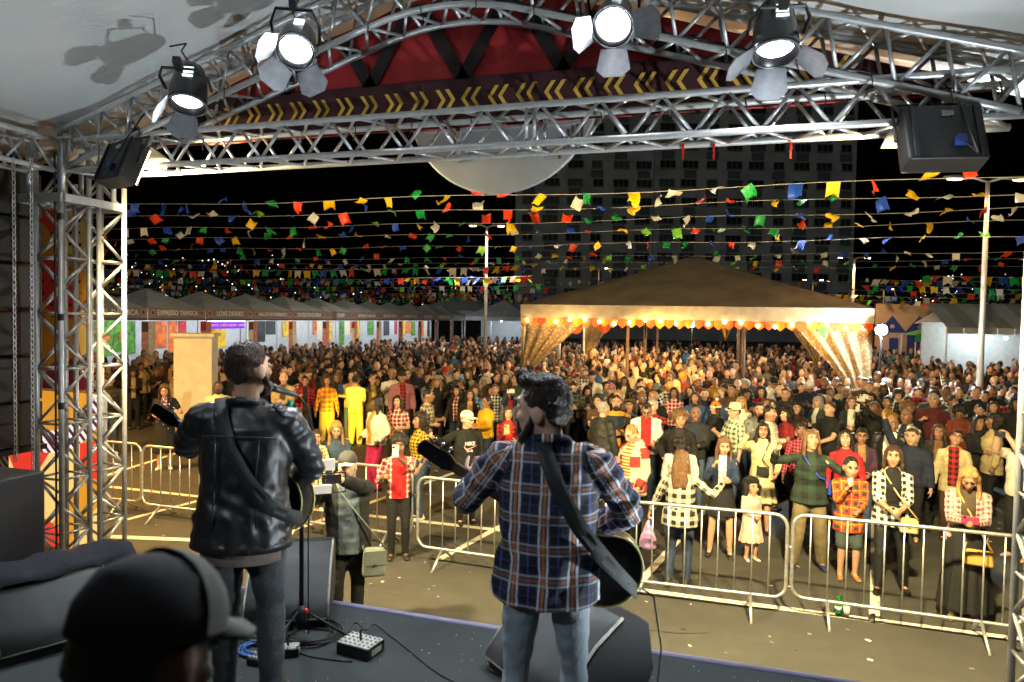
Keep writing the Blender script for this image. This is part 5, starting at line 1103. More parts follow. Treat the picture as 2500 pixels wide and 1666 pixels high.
mb = MB(); rings(mb, [JS['up']((0, 0, .80)), JS['up']((0, 0, .85))], [.232, .222], [.178, .168], n=28); mb.build('waistband', LEATHER, sing, True)
u_ = JS['up']; sp_ = [u_((-.10, .14, 1.30)), u_((-.115, .06, 1.465)), u_((-.105, -.04, 1.49)), u_((-.085, -.125, 1.42)), u_((-.03, -.178, 1.28)), u_((.06, -.192, 1.14)), u_((.155, -.165, 1.02)), u_((.235, -.06, .95)), u_((.255, .09, .90))]
guitar(sing, ss, 'dark guitar held by the man in the leather jacket, head stock pointing left', (.06, .25, .985), rad(24), rad(-28), (sp_, [(0, 1, .3), (-.2, .4, 1), (-.1, -.3, 1), (0, -1, .5), (0, -1, .1), (.1, -1, 0), (.6, -1, 0), (1, -.4, 0), (1, 0, 0)]))
pr_ = at_d(1342, 1000, 2.76); JEANL = mat('pale blue denim', (.30,.35,.40), .85, var=.14, scale=7, bump=.45, bscale=24)
gtr, JG, sg = figure('man in a navy check flannel shirt and pale jeans playing guitar, head turned left', pr_, rad(9), h=1.69, build=1.12, z0=SZ, skin=5, hair='quiff', hairc='dark', hs=1.12, voxel=.007, tv=.0085, ratio=.35, hvox=.007,
    pose=dict(R=(.20,.26,1.04), L=(-.37,.33,1.22), eR=(1.3,-.3,-.5), eL=(-.5,-.5,-.9), curl=1.0, curlL=.75, yaw=1.30, pitch=-.02, tilt=-.05, palmL=(.3, .2, .9), fr=(.14, .02), fl=(-.15, -.02), lean=.03, sink=.032), beard=('dark', 0),
    top=dict(mat=hero_plaid(), kind='collar', infl=.024, hem=.82, flare=.018, wr_amp=.006, folds=.0075), bottom=dict(kind='jeans', mat=JEANL, infl=.002), shoes=(BLACK, WHITEP))
u_ = JG['up']; sp_ = [u_((-.03, .17, 1.30)), u_((-.045, .075, 1.475)), u_((-.03, -.05, 1.500)), u_((.0, -.145, 1.43)), u_((.06, -.195, 1.30)), u_((.14, -.205, 1.17)), u_((.22, -.165, 1.06)), u_((.30, -.03, .94)), u_((.375, .20, .80))]
guitar(gtr, sg, 'black acoustic guitar with pale binding held by the man in the check shirt', (.165, .255, .91), rad(31), rad(4), (sp_, [(0, 1, .3), (-.2, .4, 1), (-.1, -.3, 1), (0, -1, .5), (0, -1, .1), (.1, -1, 0), (.6, -1, 0), (1, -.4, 0), (1, 0, 0)]), 1.0)
# lead from the guitar to the floor
a0 = to_world(gtr, (.40, .20, .80), sg); tag(MB().tube([a0, a0+V3(.05, 0, -.03), a0+V3(.085, .02, -.25), a0+V3(.06, .03, -.55), a0+V3(.03, .02, -.78), a0+V3(-.1, .05, SZ-a0[2]+.006)], .0045, 6).build('guitar_lead', RUBBER, None, True), 'thin black lead hanging from the acoustic guitar', 'cable')
# man in a cap close to the lens
pc = at_d(300, 1360, .93); capd = mat('shade dark cap cloth', (.005,.006,.009), .9, var=.3, scale=30); capg = mat('grey green cap panel', (.075,.085,.08), .9, var=.15, scale=25)
capm, JC, scc = figure('blurred man in a dark cap close to the camera at the lower left', (pc[0], pc[1]), rad(12), h=1.545, z0=SZ, skin=4, hair='fade', hairc='black', voxel=.011, tv=.016, face=True, pose=dict(R=(.22,.28,.95), L=(-.2,.28,.95), pitch=-.30, yaw=-.30), top=dict(mat=fabric('#0c0d10')), bottom=dict(kind='jeans', mat=fabric('#0c0d10')), shoes=(BLACK, BLACK), hat=('cap', capd, capg), hs=1.12)  # deep skin tone and cap colour stand for the shade he is in
_c, _H = JC['head'], JC['H']; f_ = lambda *p: _c+_H@(V3(*p)*1.12); mb = MB(); vs = []
for i in range(7):
    z = .045+.10*math.sin(i/6*math.pi/2); rr_ = math.cos(i/6*math.pi/2*.97)
    for a in np.linspace(rad(8), rad(172), 13): vs.append(f_(.0945*rr_*math.cos(a), -.012+.119*rr_*math.sin(a), z*1.04))
mb.add(vs, [(i*13+j, i*13+j+1, (i+1)*13+j+1, (i+1)*13+j) for i in range(6) for j in range(12)]); mb.build('cap_front_panel', capg, capm, True)

# ------------------------------------------------------------------ microphone stand, monitors and floor clutter
b = on_z(735, 1560, SZ); ms = thing('microphone_stand', 'black microphone stand with tripod feet beside the man in leather', 'microphone stand', b)
MB().tube([(0, 0, .12), (0, 0, .86)], .0135, 10).build('lower_tube', DARKM, ms, True); MB().lathe([(.016, 0), (.024, .01), (.024, .08), (.016, .09)], 12, (0, 0, .80)).build('clutch', BLACK, ms, True); MB().tube([(0, 0, .86), (0, 0, 1.02)], .009, 8).build('upper_tube', CHROME, ms, True)
MB().lathe([(.0142, 0), (.0142, .02)], 10, (0, 0, .72)).build('green_tape', mat('green tape', (.02,.25,.08), .6), ms); MB().lathe([(.012, 0), (.016, .01), (.012, .02)], 10, (.022, 0, .17), rot=Matrix.Rotation(rad(90), 3, 'Y')).build('red_knob', mat('red knob', (.6,.04,.03), .4), ms); MB().lathe([(.03, 0), (.035, .03), (.02, .1)], 12, (0, 0, .10)).build('leg_hub', BLACK, ms, True)
for a in (-100, 15, 145): MB().tube([(.02*math.cos(rad(a)), .02*math.sin(rad(a)), .17), (.30*math.cos(rad(a)), .30*math.sin(rad(a)), .012)], .0075, 7).build('leg', DARKM, ms, True); MB().tube([(.27*math.cos(rad(a)), .27*math.sin(rad(a)), .03), (.31*math.cos(rad(a)), .31*math.sin(rad(a)), .008)], .011, 7).build('rubber_foot', RUBBER, ms, True)
mic_tip = at_d(655, 943, 3.52); mic_end = at_d(712, 962, 3.62); cl = at_d(703, 1008, 3.62); top_ = np.asarray(b)+V3(0, 0, 1.02); bm_ = cl-np.asarray(b)
MB().tube([(0, 0, 1.02), tuple((V3(0, 0, 1.02)*.5+bm_*.5)+V3(0, 0, .02)), tuple(bm_)], .0085, 8).build('boom', DARKM, ms, True); MB().tube([bm_, bm_*.2+(mic_end-np.asarray(b))*.8-V3(0, 0, .012)], [.014, .017], 8).build('mic_clip', mat('green clip', (.03,.22,.14), .5), ms, True)
mc = thing('microphone', 'dark vocal microphone with a grey ball grille at the singer\'s mouth', 'microphone', mic_tip); d = (mic_end-mic_tip); MB().tube([d*.18, d*.35, d*1.25], [.021, .019, .012], 12).build('handle', mat('grey mic body', (.06,.065,.065), .4, .4), mc, True); MB().ell(d*.02, (.026, .026, .026), 14, 10).build('grille', mat('mic mesh', (.16,.17,.17), .5, .6, var=.4, scale=220, bump=.8, bscale=600), mc, True); MB().tube([d*1.25, d*1.6+V3(.02, 0, -.04), d*1.7+V3(.04, .02, -.25), d*1.4+V3(.02, .05, -.7), np.asarray(b)-mic_tip+V3(.03, .02, .5), np.asarray(b)-mic_tip+V3(.03, .03, .02)], .0042, 6).build('cable', RUBBER, mc, True)
GRIL = mat('charcoal monitor grille', (.085,.092,.096), .6, .2, var=.10, scale=12, bump=.5, bscale=700); CABM = mat('black textured cabinet', (.014,.014,.015), .6, var=.2, scale=60, bump=.5, bscale=300); TRIM = mat('worn pale edge', (.35,.34,.28), .5, var=.3, scale=30)
def wedge(px, py, rz, w, label, logo=False, s=1.0):
    p = on_z(px, py, SZ); t = thing('stage_monitor', label, 'loudspeaker', p, rz); prof = [(-.27, 0), (.25, 0), (.31, .12), (.27, .36), (.20, .41), (.10, .40), (-.06, .30), (-.20, .16), (-.28, .06)]; M = Matrix(((0,0,w,0),(s,0,0,0),(0,s,0,0),(0,0,0,1)))
    bevel(MB().prism(prof, -.5, .5, M).build('cabinet', CABM, t), .012)
    g = [(-.287, .066), (-.208, .166), (-.066, .308), (.096, .408), (.10, .414), (-.072, .318), (-.218, .176), (-.297, .074)]; MB().prism(g, -.475, .475, M).build('grille', GRIL, t, True)
    for x in (-.49, .49): MB().tube([(x*w, (a-.004)*s, (c+.006)*s) for a, c in ((-.287, .07), (-.21, .17), (-.066, .312), (.10, .415))], .008, 6).build('grille_edge', TRIM, t, True)
    MB().tube([(-.48*w, -.292*s, .064*s), (.48*w, -.292*s, .064*s)], .006, 6).build('grille_edge', TRIM, t, True)
    if logo:
        R_ = Matrix.Rotation(rad(45), 3, 'X'); bx = MB().box((0, -.235*s, .14*s), (.055, .055, .006), R_).build('badge', mat('pale badge', (.62,.58,.42), .5), t); MB().box((.004, -.2385*s, .1435*s), (.036, .036, .006), R_).build('badge_mark', BLACK, bx)
    return t
wedge(712, 1492, rad(27), .50, 'black wedge monitor with a small square badge, left of the microphone stand', True)
wedge(1380, 1660, rad(-40), .66, 'large black wedge monitor at the feet of the man in the check shirt', False, 1.02)
wl_ = wedge(150, 1545, rad(62), .70, 'black wedge monitor at the far left with a dark blue cloth on top', False, 1.0)
mb = MB(); vs = [(x, y+.02*math.sin(x*9), z+.012*math.sin(x*21+y*13)+.008*math.sin(x*47-y*30)) for y, z in ((-.04, .36), (.02, .40), (.08, .435), (.20, .435), (.30, .37), (.335, .14)) for x in np.linspace(-.40, .40, 14)]; mb.add(vs, [(j*14+i, j*14+i+1, (j+1)*14+i+1, (j+1)*14+i) for j in range(5) for i in range(13)]); o = mb.build('draped_cloth', fabric('#0c0e1c'), None, True); o.location = wl_.location; o.rotation_euler = (0, 0, rad(62)); tag(o, 'dark navy cloth draped over the far left wedge monitor', 'cloth'); o.modifiers.new('s', 'SOLIDIFY').thickness = .006
def coil(px, py, r, n, matl, label, wob_=.02, wire=.004):
    p = on_z(px, py, SZ); rr = random.Random(px); pts = []
    for i in range(n*22):
        a = i/22*2*math.pi; q = r*(1+.12*math.sin(a*.37+px)+.05*math.sin(a*1.9)); pts.append((q*math.cos(a)+wob_*math.sin(a*.21), q*.9*math.sin(a)+wob_*math.cos(a*.17), .006+.0035*(i/22)+.004*math.sin(a*1.3)))
    tag(MB().tube(pts, wire, 5).build('cable_coil', matl, None, True, p), label, 'cable')
coil(650, 1548, .155, 7, RUBBER, 'loose coil of black cable left of the microphone stand foot'); coil(755, 1552, .165, 8, RUBBER, 'loose coil of black cable behind the microphone stand foot'); coil(628, 1590, .085, 6, mat('blue cable', (.03,.14,.42), .5, var=.3, scale=60), 'small coil of blue cable', .008, .0045); coil(1240, 1625, .10, 3, RUBBER, 'loose loop of cable at the feet of the man in the check shirt')
def cable(pts, label, r=.0045):
    P = [on_z(x, y, SZ)+V3(0, 0, .006+h) for x, y, h in pts]; Q = []
    for i in range(len(P)-1):
        p0, p1, p2, p3 = P[max(i-1, 0)], P[i], P[i+1], P[min(i+2, len(P)-1)]
        for k in range(6): t_ = k/6; Q.append(.5*((2*p1)+(-p0+p2)*t_+(2*p0-5*p1+4*p2-p3)*t_**2+(-p0+3*p1-3*p2+p3)*t_**3))
    Q.append(P[-1]); tag(MB().tube(Q, r, 6).build('floor_cable', RUBBER, None, True), label, 'cable')
cable([(893, 1570, .07), (915, 1535, .02), (960, 1560, 0), (1010, 1600, 0), (1060, 1640, 0), (1110, 1668, 0)], 'black cable curving from the grey mixer box toward the check-shirted man'); cable([(890, 1570, .07), (868, 1535, .03), (842, 1552, 0), (800, 1542, 0), (745, 1535, 0)], 'black cable curving left from the grey mixer box'); cable([(690, 1570, 0), (740, 1600, 0), (800, 1612, 0), (860, 1618, 0)], 'black cable lying along the front of the tripod foot')
def knob_box(px, py, rz, d, label, nx, ny, capm_, name='mixer_box'):
    t = thing(name, label, 'audio box', on_z(px, py, SZ), rz); bevel(MB().box((0, 0, d[2]/2), d).build('case', DARKM, t), .004); MB().box((0, 0, d[2]+.001), (d[0]*.95, d[1]*.92, .003)).build('top_panel', capm_, t); kn = MB().lathe([(.007, 0), (.006, .011), (.002, .012)], 8).mesh('knob', mat('pale knob', (.55,.55,.5), .5), True)
    for i in range(nx):
        for j in range(ny): place('knob', kn, t, (-d[0]*.42+i*d[0]*.84/(nx-1), -d[1]*.34+j*d[1]*.68/max(ny-1, 1), d[2]+.002))
    MB().box((d[0]*.5, 0, d[2]*.5), (.003, d[1]*.6, d[2]*.5)).build('side_label', TRIM, t)
    MB().tube([(0, 0, d[2]), (.0, 0, d[2]+.045), (.01, 0, d[2]+.07)], .007, 6).build('plug', BLACK, t)
knob_box(880, 1592, rad(-8), (.22, .15, .065), 'small black mixer box with rows of pale knobs on the stage floor', 7, 4, mat('pale mixer face', (.42,.42,.38), .5, var=.2, scale=40)); knob_box(640, 1622, rad(0), (.15, .07, .035), 'little pedal with pale knobs below the blue cable', 7, 2, mat('dark face', (.06,.06,.06), .5), 'effects_pedal'); knob_box(703, 1600, rad(30), (.12, .08, .05), 'small grey stage box under the microphone stand', 3, 1, mat('grey face', (.3,.3,.28), .5), 'stage_box')
# two assumed uplights, out of view, added to wash the roof and gable fabric (PAR cans on the deck, left and right of the players)
def assumed_par(loc, aim, e, label, col, cone=110):
    t = thing('assumed_par_light', label, 'stage light', loc); q = (Vector(aim)-Vector(loc)).to_track_quat('Y', 'Z'); t.rotation_mode = 'QUATERNION'; t.rotation_quaternion = q; Mx = Matrix.Rotation(rad(-90), 3, 'X')
    MB().lathe([(.03, -.22), (.09, -.2), (.105, -.05), (.11, .04), (.095, .04), (.09, 0)], 18, rot=Mx).build('housing', CANM, t, True); MB().lathe([(.001, .0), (.085, -.01)], 18, rot=Mx).build('lens', LENS, t, True); MB().tube([(-.12, -.05, 0), (-.12, -.05, -.12), (.12, -.05, -.12), (.12, -.05, 0)], .008, 6).build('yoke', CANM, t)
    bpy.context.view_layer.update(); lamp('assumed_par_beam', 'SPOT', (0, .06, 0), e, col, t, .05, rad(cone), .8).rotation_euler = (rad(90), 0, 0)
assumed_par((1.5, 3.4, SZ+.14), (-1.9, 4.3, 5.05), 430, 'assumed black uplight, unseen on the deck at stage right', (.84, .95, 1.0)); assumed_par((-3.9, .1, SZ+.14), (-4.1, 3.2, 5.2), 240, 'assumed black uplight, unseen on the deck at stage left', (.76, .90, 1.0), 56)

# assumed wash lamp, out of view, above and behind the camera, that rakes the players' backs
assumed_par((-2.3, -1.0, 4.55), (-1.3, 2.8, 2.4), 120, 'assumed black wash light, unseen above and behind the camera', (.80, .92, 1.0), 40)

for _r, _J, _hs, _n, _L, _cm, _cb in ((sing, JS, 1.06, 1600, .009, 'brown', (0, -.7, -.5)), (gtr, JG, 1.12, 1300, .009, 'dark', (0, -.9, .1))):
    _h = [o for o in _r.children if o.name.split('.')[0] == 'hair'][0]; strands(_r, _h.data, _J, _hs, _n, _L, hair_mat(_cm), _cb)
# ------------------------------------------------------------------ people in the front rows (placed by head and feet in the photograph)
DK = fabric('#101014'); BLKC = fabric('#0a0a0c'); WHT = fabric('#cfcabb'); CRM = fabric('#b9ac85'); JN = fabric('#22324c'); JN2 = fabric('#3a4c66'); GRY = fabric('#5b5b58'); REDC = fabric('#a01820'); SHB = (mat('black trainer', (.015,.015,.015), .6, var=.2), mat('white sole', (.6,.6,.56), .7, var=.1)); SHW = (mat('white trainer', (.62,.60,.55), .6, var=.1), mat('white sole', (.6,.6,.56), .7)); SHN = (mat('tan shoe', (.30,.12,.03), .6, var=.2), mat('white sole', (.6,.6,.56), .7)); BOOT = (BLKC, BLKC, .16)
PBW = plaid('black and white gingham', '#d8d6cc', '#0d0d0f', period=.075); PRB = plaid('red and black check', '#a3141a', '#0c0a0a', period=.085); PRW = plaid('red white check', '#8f1a20', '#d8cfc4', line='#151515', period=.08, wid=.3); POR = plaid('orange and green check', '#c8501a', '#1f332c', line='#d9a81e', period=.12, third='#a41e16'); PGB = plaid('bottle green wide stripe check', '#1d3325', '#0b120e', period=.17); PMU = plaid('magenta green navy check', '#5c1640', '#123a2c', line='#1a2050', period=.11); PYB = plaid('yellow black gingham', '#c9a31c', '#141210', period=.055); PGW = plaid('green white check', '#ccd0b4', '#2c4a1e', period=.085, wid=.42); PBK = plaid('dark lumber check', '#2a2a26', '#121212', line='#6b6a58', period=.09); PPK = plaid('pink and black gingham', '#c4485c', '#120c0e', period=.05); PPL = plaid('pale pink tartan', '#a98a86', '#5a2f36', line='#d5c9c0', period=.06, wid=.35)
def locate(hx, hy, h=None, fx=None, fy=None):
    if fy is not None:
        p = on_z(fx, fy, 0)
        d = ray(hx, hy); t = math.hypot(p[0], p[1])/math.hypot(d[0], d[1]); return p, float(np.clip(CAM[2]+d[2]*t, .7, 1.95))
    return on_z(hx, hy, h), h
FRONT = []
def man(label, hx, hy, h=None, fx=None, fy=None, turn=0.0, **k):
    p, hh = locate(hx, hy, h, fx, fy); k.setdefault('shoes', SHB); k.setdefault('voxel', .0125)
    r = figure(label, p, math.atan2(p[0], -p[1])+turn, h=hh, **k); FRONT.append((p[0], p[1])); return r
def T(m_, **k): return dict(mat=m_, **k)
# --- right part, at the barrier
boy = man('boy in an orange and green check shirt and grey shorts drinking from a cup', 2096, 1122, None, 2068, 1412, .25, voxel=.010, skin=1, hs=1.28, hair='short', hairc='black', pose=dict(R=(.10,.22,1.36), L=(-.06,.26,1.06), curl=.9, pitch=-.12), top=T(POR, hem=.70, flare=.04), bottom=dict(kind='shorts', mat=fabric('#35403f')), shoes=SHN)
dan = man('woman in a dark green striped shirt dancing with one hand raised', 1993, 1054, None, 1972, 1386, .15, voxel=.010, fem=1, build=1.22, skin=1, hair='long', hairc='light', smile=1, pose=dict(R=(-.44+.88,.20,1.50), L=(-.40,.30,1.16), eR=(1,-.4,-.6), eL=(-1,-.3,-.5), curl=.5, yaw=.25, pitch=.22, fr=(.20,.10), fl=(-.16,-.04)), top=T(PGB, hem=.84, flare=.02), bottom=dict(kind='wide', mat=fabric('#6b6044')), shoes=(fabric('#1d2c5a'), fabric('#1d2c5a')))
chk = man('woman in a black top under an open gingham shirt, hands clasped at the barrier', 2210, 1092, None, 2170, 1442, .1, voxel=.010, fem=1, build=1.05, skin=1, hair='bob', hairc='brown', hlen=.3, pose=dict(R=(.06,.26,1.05), L=(-.07,.27,1.04), curl=.6, yaw=-.1, fr=(.13,.12), fl=(-.16,-.05)), top=T(PBW, sleeve='rolled', hem=.80, flare=.035, front=(BLKC, .085, .28)), bottom=dict(kind='jeans', mat=mat('black leatherette', (.012,.013,.014), .35, var=.2, bump=.2, bscale=14)), shoes=BOOT)
blo = man('blonde woman looking down at a red phone, pink tartan shirt and long black skirt', 2376, 1132, None, 2352, 1512, .05, voxel=.010, fem=1, build=1.08, skin=2, hair='long', hairc='blonde', pose=dict(R=(.05,.29,1.16), L=(-.06,.29,1.15), curl=.8, pitch=-.55), top=T(PPL, hem=.86, flare=.02, front=(fabric('#3c3020'), .07, .35)), bottom=dict(kind='long_skirt', mat=fabric('#0a0b0c')), shoes=(fabric('#c9c4b0'), fabric('#c9c4b0')))
man('woman in a bright red shirt laughing with her head thrown back', 2067, 1054, 1.62, voxel=.010, fem=1, skin=0, hair='long', hairc='black', smile=1, pose=dict(R=(.24,.1,.9), L=(-.25,.08,.88), pitch=.28, tilt=.1), top=T(fabric('#b3141f'), kind='collar'), bottom=dict(kind='jeans', mat=JN))
man('woman with glasses in a magenta and green check shirt', 2105, 1046, 1.60, voxel=.010, fem=1, skin=2, hair='bun', hairc='black', glasses=True, turn=.1, pose=dict(R=(.2,.15,.95), L=(-.10,.28,1.08), curl=.8), top=T(PMU, kind='collar', front=(fabric('#8f6a44'), .05, .55)), bottom=dict(kind='jeans', mat=JN2))
man('balding man with glasses in a black jacket over a white shirt', 2178, 1014, 1.72, skin=2, hair='fringe', hairc='black', glasses=True, pose='down', turn=-.2, top=T(mat('padded black jacket', (.012,.012,.014), .45, var=.2, bump=.6, bscale=12), kind='jacket', infl=.034, front=(fabric('#d8d4c4'), .085, .2)), bottom=dict(kind='jeans', mat=DK))
man('woman with glasses and long brown hair in a dark cardigan', 2293, 1036, 1.62, fem=1, skin=2, hair='long', hairc='brown', hlen=.4, glasses=True, pose='down', top=T(fabric('#1c1712'), kind='jacket', front=(fabric('#6a4a30'), .06, .4)), bottom=dict(kind='jeans', mat=DK))
man('woman in a cream blazer over a red check blouse, head tipped back', 2331, 1051, 1.60, fem=1, skin=1, hair='tail', hairc='black', glasses=True, pose=dict(R=(.26,.15,.9), L=(-.25,.1,.86), pitch=.3, tilt=-.2), top=T(fabric('#b5a67c'), kind='jacket', infl=.026, hem=.78, front=(PRB, .075, .2)), bottom=dict(kind='jeans', mat=fabric('#3b241a')))
man('woman in a beige cardigan with dark curly hair turned to the left', 2424, 1012, 1.66, fem=1, turn=-1.25, skin=3, hair='curly', hairc='black', hlen=.4, pose='down', top=T(fabric('#b3a272'), kind='jacket', infl=.03, hem=.74, flare=.02), bottom=dict(kind='jeans', mat=DK))
man('woman in a black printed jumper with glasses, facing the one in beige', 2392, 1016, 1.60, fem=1, turn=.5, skin=2, hair='long', hairc='black', glasses=True, pose='chest', top=T(fabric('#0e1016')), bottom=dict(kind='jeans', mat=DK))
man('tall dark figure in black at the right edge of the picture', 2486, 970, 1.78, skin=3, hair='curly', hairc='black', pose='down', top=T(BLKC, kind='hood', infl=.03), bottom=dict(kind='jeans', mat=fabric('#1c2118')))
man('woman in a rust cardigan holding a purple phone, right of the green phone', 2344, 990, 1.62, fem=1, skin=3, hair='afro', hairc='black', pose='phone', top=T(fabric('#6b2c1a'), kind='jacket'), bottom=dict(kind='jeans', mat=DK))
fil = man('man in a black sweatshirt with FILA in white on the chest', 2421, 942, 1.76, skin=2, hair='short', hairc='black', pose='down', top=T(BLKC, infl=.024), bottom=dict(kind='jeans', mat=JN))
grn = man('person in a dark jacket and green top filming with a green phone', 2287, 975, 1.60, fem=1, skin=2, hair='short', hairc='black', glasses=True, pose=dict(R=(.02,.36,1.46), L=(-.16,.36,1.46), curl=.7, yaw=-.2), top=T(fabric('#14171a'), kind='jacket', front=(fabric('#1d7a52'), .07, .2)), bottom=dict(kind='jeans', mat=JN))
br = man('woman with long braids in black filming with a white phone', 2134, 981, 1.66, fem=1, skin=3, hair='long', hairc='light', hlen=.45, turn=-.5, pose=dict(R=(.10,.36,1.52), L=(-.02,.36,1.70), curl=.7, yaw=-.2), top=T(BLKC, kind='jacket', front=(fabric('#1a1712'), .05, .4)), bottom=dict(kind='jeans', mat=DK))
man('young man with a moustache in a black tee, arm round a child in red check', 2025, 982, 1.72, skin=0, hair='short', hairc='brown', turn=-.7, pose=dict(R=(.05,.28,1.2), L=(-.05,.30,1.05), curl=.6), top=T(BLKC, sleeve='short'), bottom=dict(kind='jeans', mat=DK))
man('smiling woman with dark wavy hair, hugging the woman in profile', 1946, 982, 1.60, fem=1, skin=1, hair='curly', hairc='black', smile=1, pose='chest', top=T(fabric('#2a120e')), bottom=dict(kind='jeans', mat=DK))
man('woman in profile with curly dark hair beside the man in white check', 1918, 997, 1.58, fem=1, skin=0, hair='curly', hairc='black', turn=-1.0, smile=1, pose='down', top=T(fabric('#7a1418')), bottom=dict(kind='jeans', mat=DK))
man('man in a white and black check shirt turned left, behind the woman taking a selfie', 1882, 992, 1.72, skin=2, hair='fade', hairc='black', turn=1.1, pose='cross', top=T(plaid('white windowpane check', '#c9c6b4', '#8b8a7c', line='#141414', period=.08, wid=.3)), bottom=dict(kind='jeans', mat=JN))
sel = man('woman in a cream dress and sunglasses holding a grey phone up for a selfie', 1863, 1033, 1.62, voxel=.010, fem=1, skin=1, hair='long', hairc='black', hlen=.45, glasses=True, smile=1, pose=dict(R=(.22,.30,1.60), L=(-.22,.16,1.0), curl=.6, pitch=.1, yaw=.1), top=T(CRM, infl=.02, hem=.86), bottom=dict(kind='dress', mat=CRM, end=.5), shoes=BOOT)
man('woman with tied back hair in a pink gingham shirt behind the dancing woman', 1958, 1032, 1.60, fem=1, skin=3, hair='bun', hairc='black', pose='down', top=T(PPK), bottom=dict(kind='jeans', mat=DK))
man('smiling woman with light brown hair in a dark jacket and white top', 2080, 969, 1.66, fem=1, skin=0, hair='bob', hairc='light', smile=1, pose='chest', top=T(fabric('#1b2016'), kind='jacket', front=(WHT, .07, .3)), bottom=dict(kind='jeans', mat=DK))
man('grey haired woman in a green jacket behind the moustached man', 1997, 968, 1.60, fem=1, skin=0, hair='bob', hairc='gray', turn=-.6, pose='chest', top=T(fabric('#26362a'), kind='jacket', front=(WHT, .05, .3)), bottom=dict(kind='jeans', mat=DK))
# --- middle, behind the girl in pink
man('older woman with short blond hair in a red, grey and white striped jacket', 1553, 1035, None, 1540, 1335, voxel=.010, fem=1, build=1.15, turn=-.7, skin=0, hair='short', hairc='blonde', pose=dict(R=(.12,.24,1.1), L=(-.2,.1,.9), curl=.7, pitch=-.4), top=T(stripes('red grey cream blocks', '#b9b29a', '#8c2c26', .36, .42), kind='hood', infl=.03, hem=.76, front=(stripes('ochre stripe tee', '#c7b98c', '#8a5a1c', .045), .07, .1)), bottom=dict(kind='wide', mat=fabric('#17181c')), shoes=SHW)
man('young man in a white jacket over a red tee, looking down', 1579, 979, 1.76, voxel=.010, skin=2, hair='fade', hairc='black', pose=dict(R=(.1,.28,1.1), L=(-.16,.24,1.1), curl=.7, pitch=-.5), top=T(WHT, kind='jacket', infl=.034, front=(fabric('#c4191c'), .085, .2)), bottom=dict(kind='jeans', mat=JN))
bck = man('woman with long brown hair and a black and white check shirt, back to the stage', 1674, 1100, None, 1655, 1432, math.pi-.1, voxel=.010, fem=1, build=1.18, skin=0, hair='long', hairc='light', hlen=.36, pose=dict(R=(.50,.20,1.32), L=(-.40,.10,.86), eR=(.6,-.3,-.8), curl=.6, fr=(.10,.05), fl=(-.12,-.03)), top=T(plaid('black white blurred check', '#bdb9a8', '#121314', period=.11), hem=.80, flare=.02), bottom=dict(kind='jeans', mat=JN), shoes=SHB)
man('woman with dark curls in a fluffy white jacket bending down', 1662, 1060, 1.52, voxel=.010, fem=1, build=1.2, skin=2, hair='curly', hairc='black', pose=dict(R=(.18,.28,.95), L=(-.2,.25,.95), pitch=-.6, lean=.25), top=T(WHT, kind='jacket', infl=.045, front=(fabric('#b5484c'), .06, .2)), bottom=dict(kind='jeans', mat=fabric('#9c1c34')), shoes=SHW)
man('girl in a denim jacket and black skirt doing something with her hands', 1764, 1066, None, 1758, 1357, voxel=.010, fem=1, build=.9, hs=1.12, skin=0, hair='long', hairc='light', hlen=.36, pose=dict(R=(.12,.24,1.36), L=(-.10,.26,1.16), curl=.8, pitch=-.2, yaw=.2, fr=(.15, 0), fl=(-.13, .02)), top=T(fabric('#1d2f4c'), kind='jacket', hem=.92, front=(fabric('#b8c2c4'), .05, .1)), bottom=dict(kind='skirt', mat=DK, end=.60))
man('toddler in a pale pink dress with dark curly hair at the barrier', 1853, 1177, None, 1832, 1368, .5, voxel=.010, fem=1, build=1.1, hs=1.55, skin=1, hair='curly', hairc='black', hlen=.18, pose=dict(R=(.08,.2,1.05), L=(-.05,.22,1.02), curl=.8), top=T(stripes('pale pink floral', '#d5a79a', '#cf9c8c', .2), infl=.02), bottom=dict(kind='dress', mat=fabric('#d8a498'), end=.42), shoes=(fabric('#d8b4aa'), fabric('#d8b4aa')))
man('man in a white straw hat and green check shirt turned right', 1792, 987, 1.70, voxel=.010, skin=0, hair='short', hairc='black', turn=-1.0, glasses=True, hat=('fedora', fabric('#d8cda6'), DK), pose='cup', top=T(PGW, sleeve='rolled'), bottom=dict(kind='jeans', mat=JN2))
man('girl in an orange and white bobble hat looking right', 1745, 984, 1.52, fem=1, hs=1.1, skin=1, hair='long', hairc='brown', turn=-.9, hat=('beanie', fabric('#d47a1c'), fabric('#e0d6b8')), pose='down', top=T(fabric('#14161a'), kind='jacket', infl=.03), bottom=dict(kind='jeans', mat=DK))
man('blonde woman in a white top eating behind the man in the straw hat', 1810, 969, 1.65, fem=1, skin=0, hair='long', hairc='blonde', pose='cup', top=T(stripes('white top with blue band', '#d0cbb8', '#c9c4b0', .5)), bottom=dict(kind='jeans', mat=JN2))
man('woman with long black hair in a red and white check jacket', 1646, 946, 1.65, fem=1, skin=2, hair='long', hairc='black', hlen=.42, pose='chest', top=T(PRW, kind='jacket'), bottom=dict(kind='jeans', mat=DK))
man('bearded man in a navy and mustard block jumper', 1505, 966, 1.76, build=1.2, skin=1, hair='fade', hairc='black', beard=('black', 0), pose='chest', top=T(stripes('navy mustard block', '#16202e', '#b8801c', .52, .30), infl=.02), bottom=dict(kind='jeans', mat=JN))
man('grey haired man in a black quilted jacket with his back half turned', 1476, 981, 1.72, voxel=.010, build=1.15, skin=0, hair='gray', hairc='gray', turn=2.3, pose='down', top=T(mat('quilted black', (.018,.019,.019), .6, var=.3, scale=30, bump=.7, bscale=30), kind='jacket', infl=.034, hem=.76), bottom=dict(kind='jeans', mat=DK))
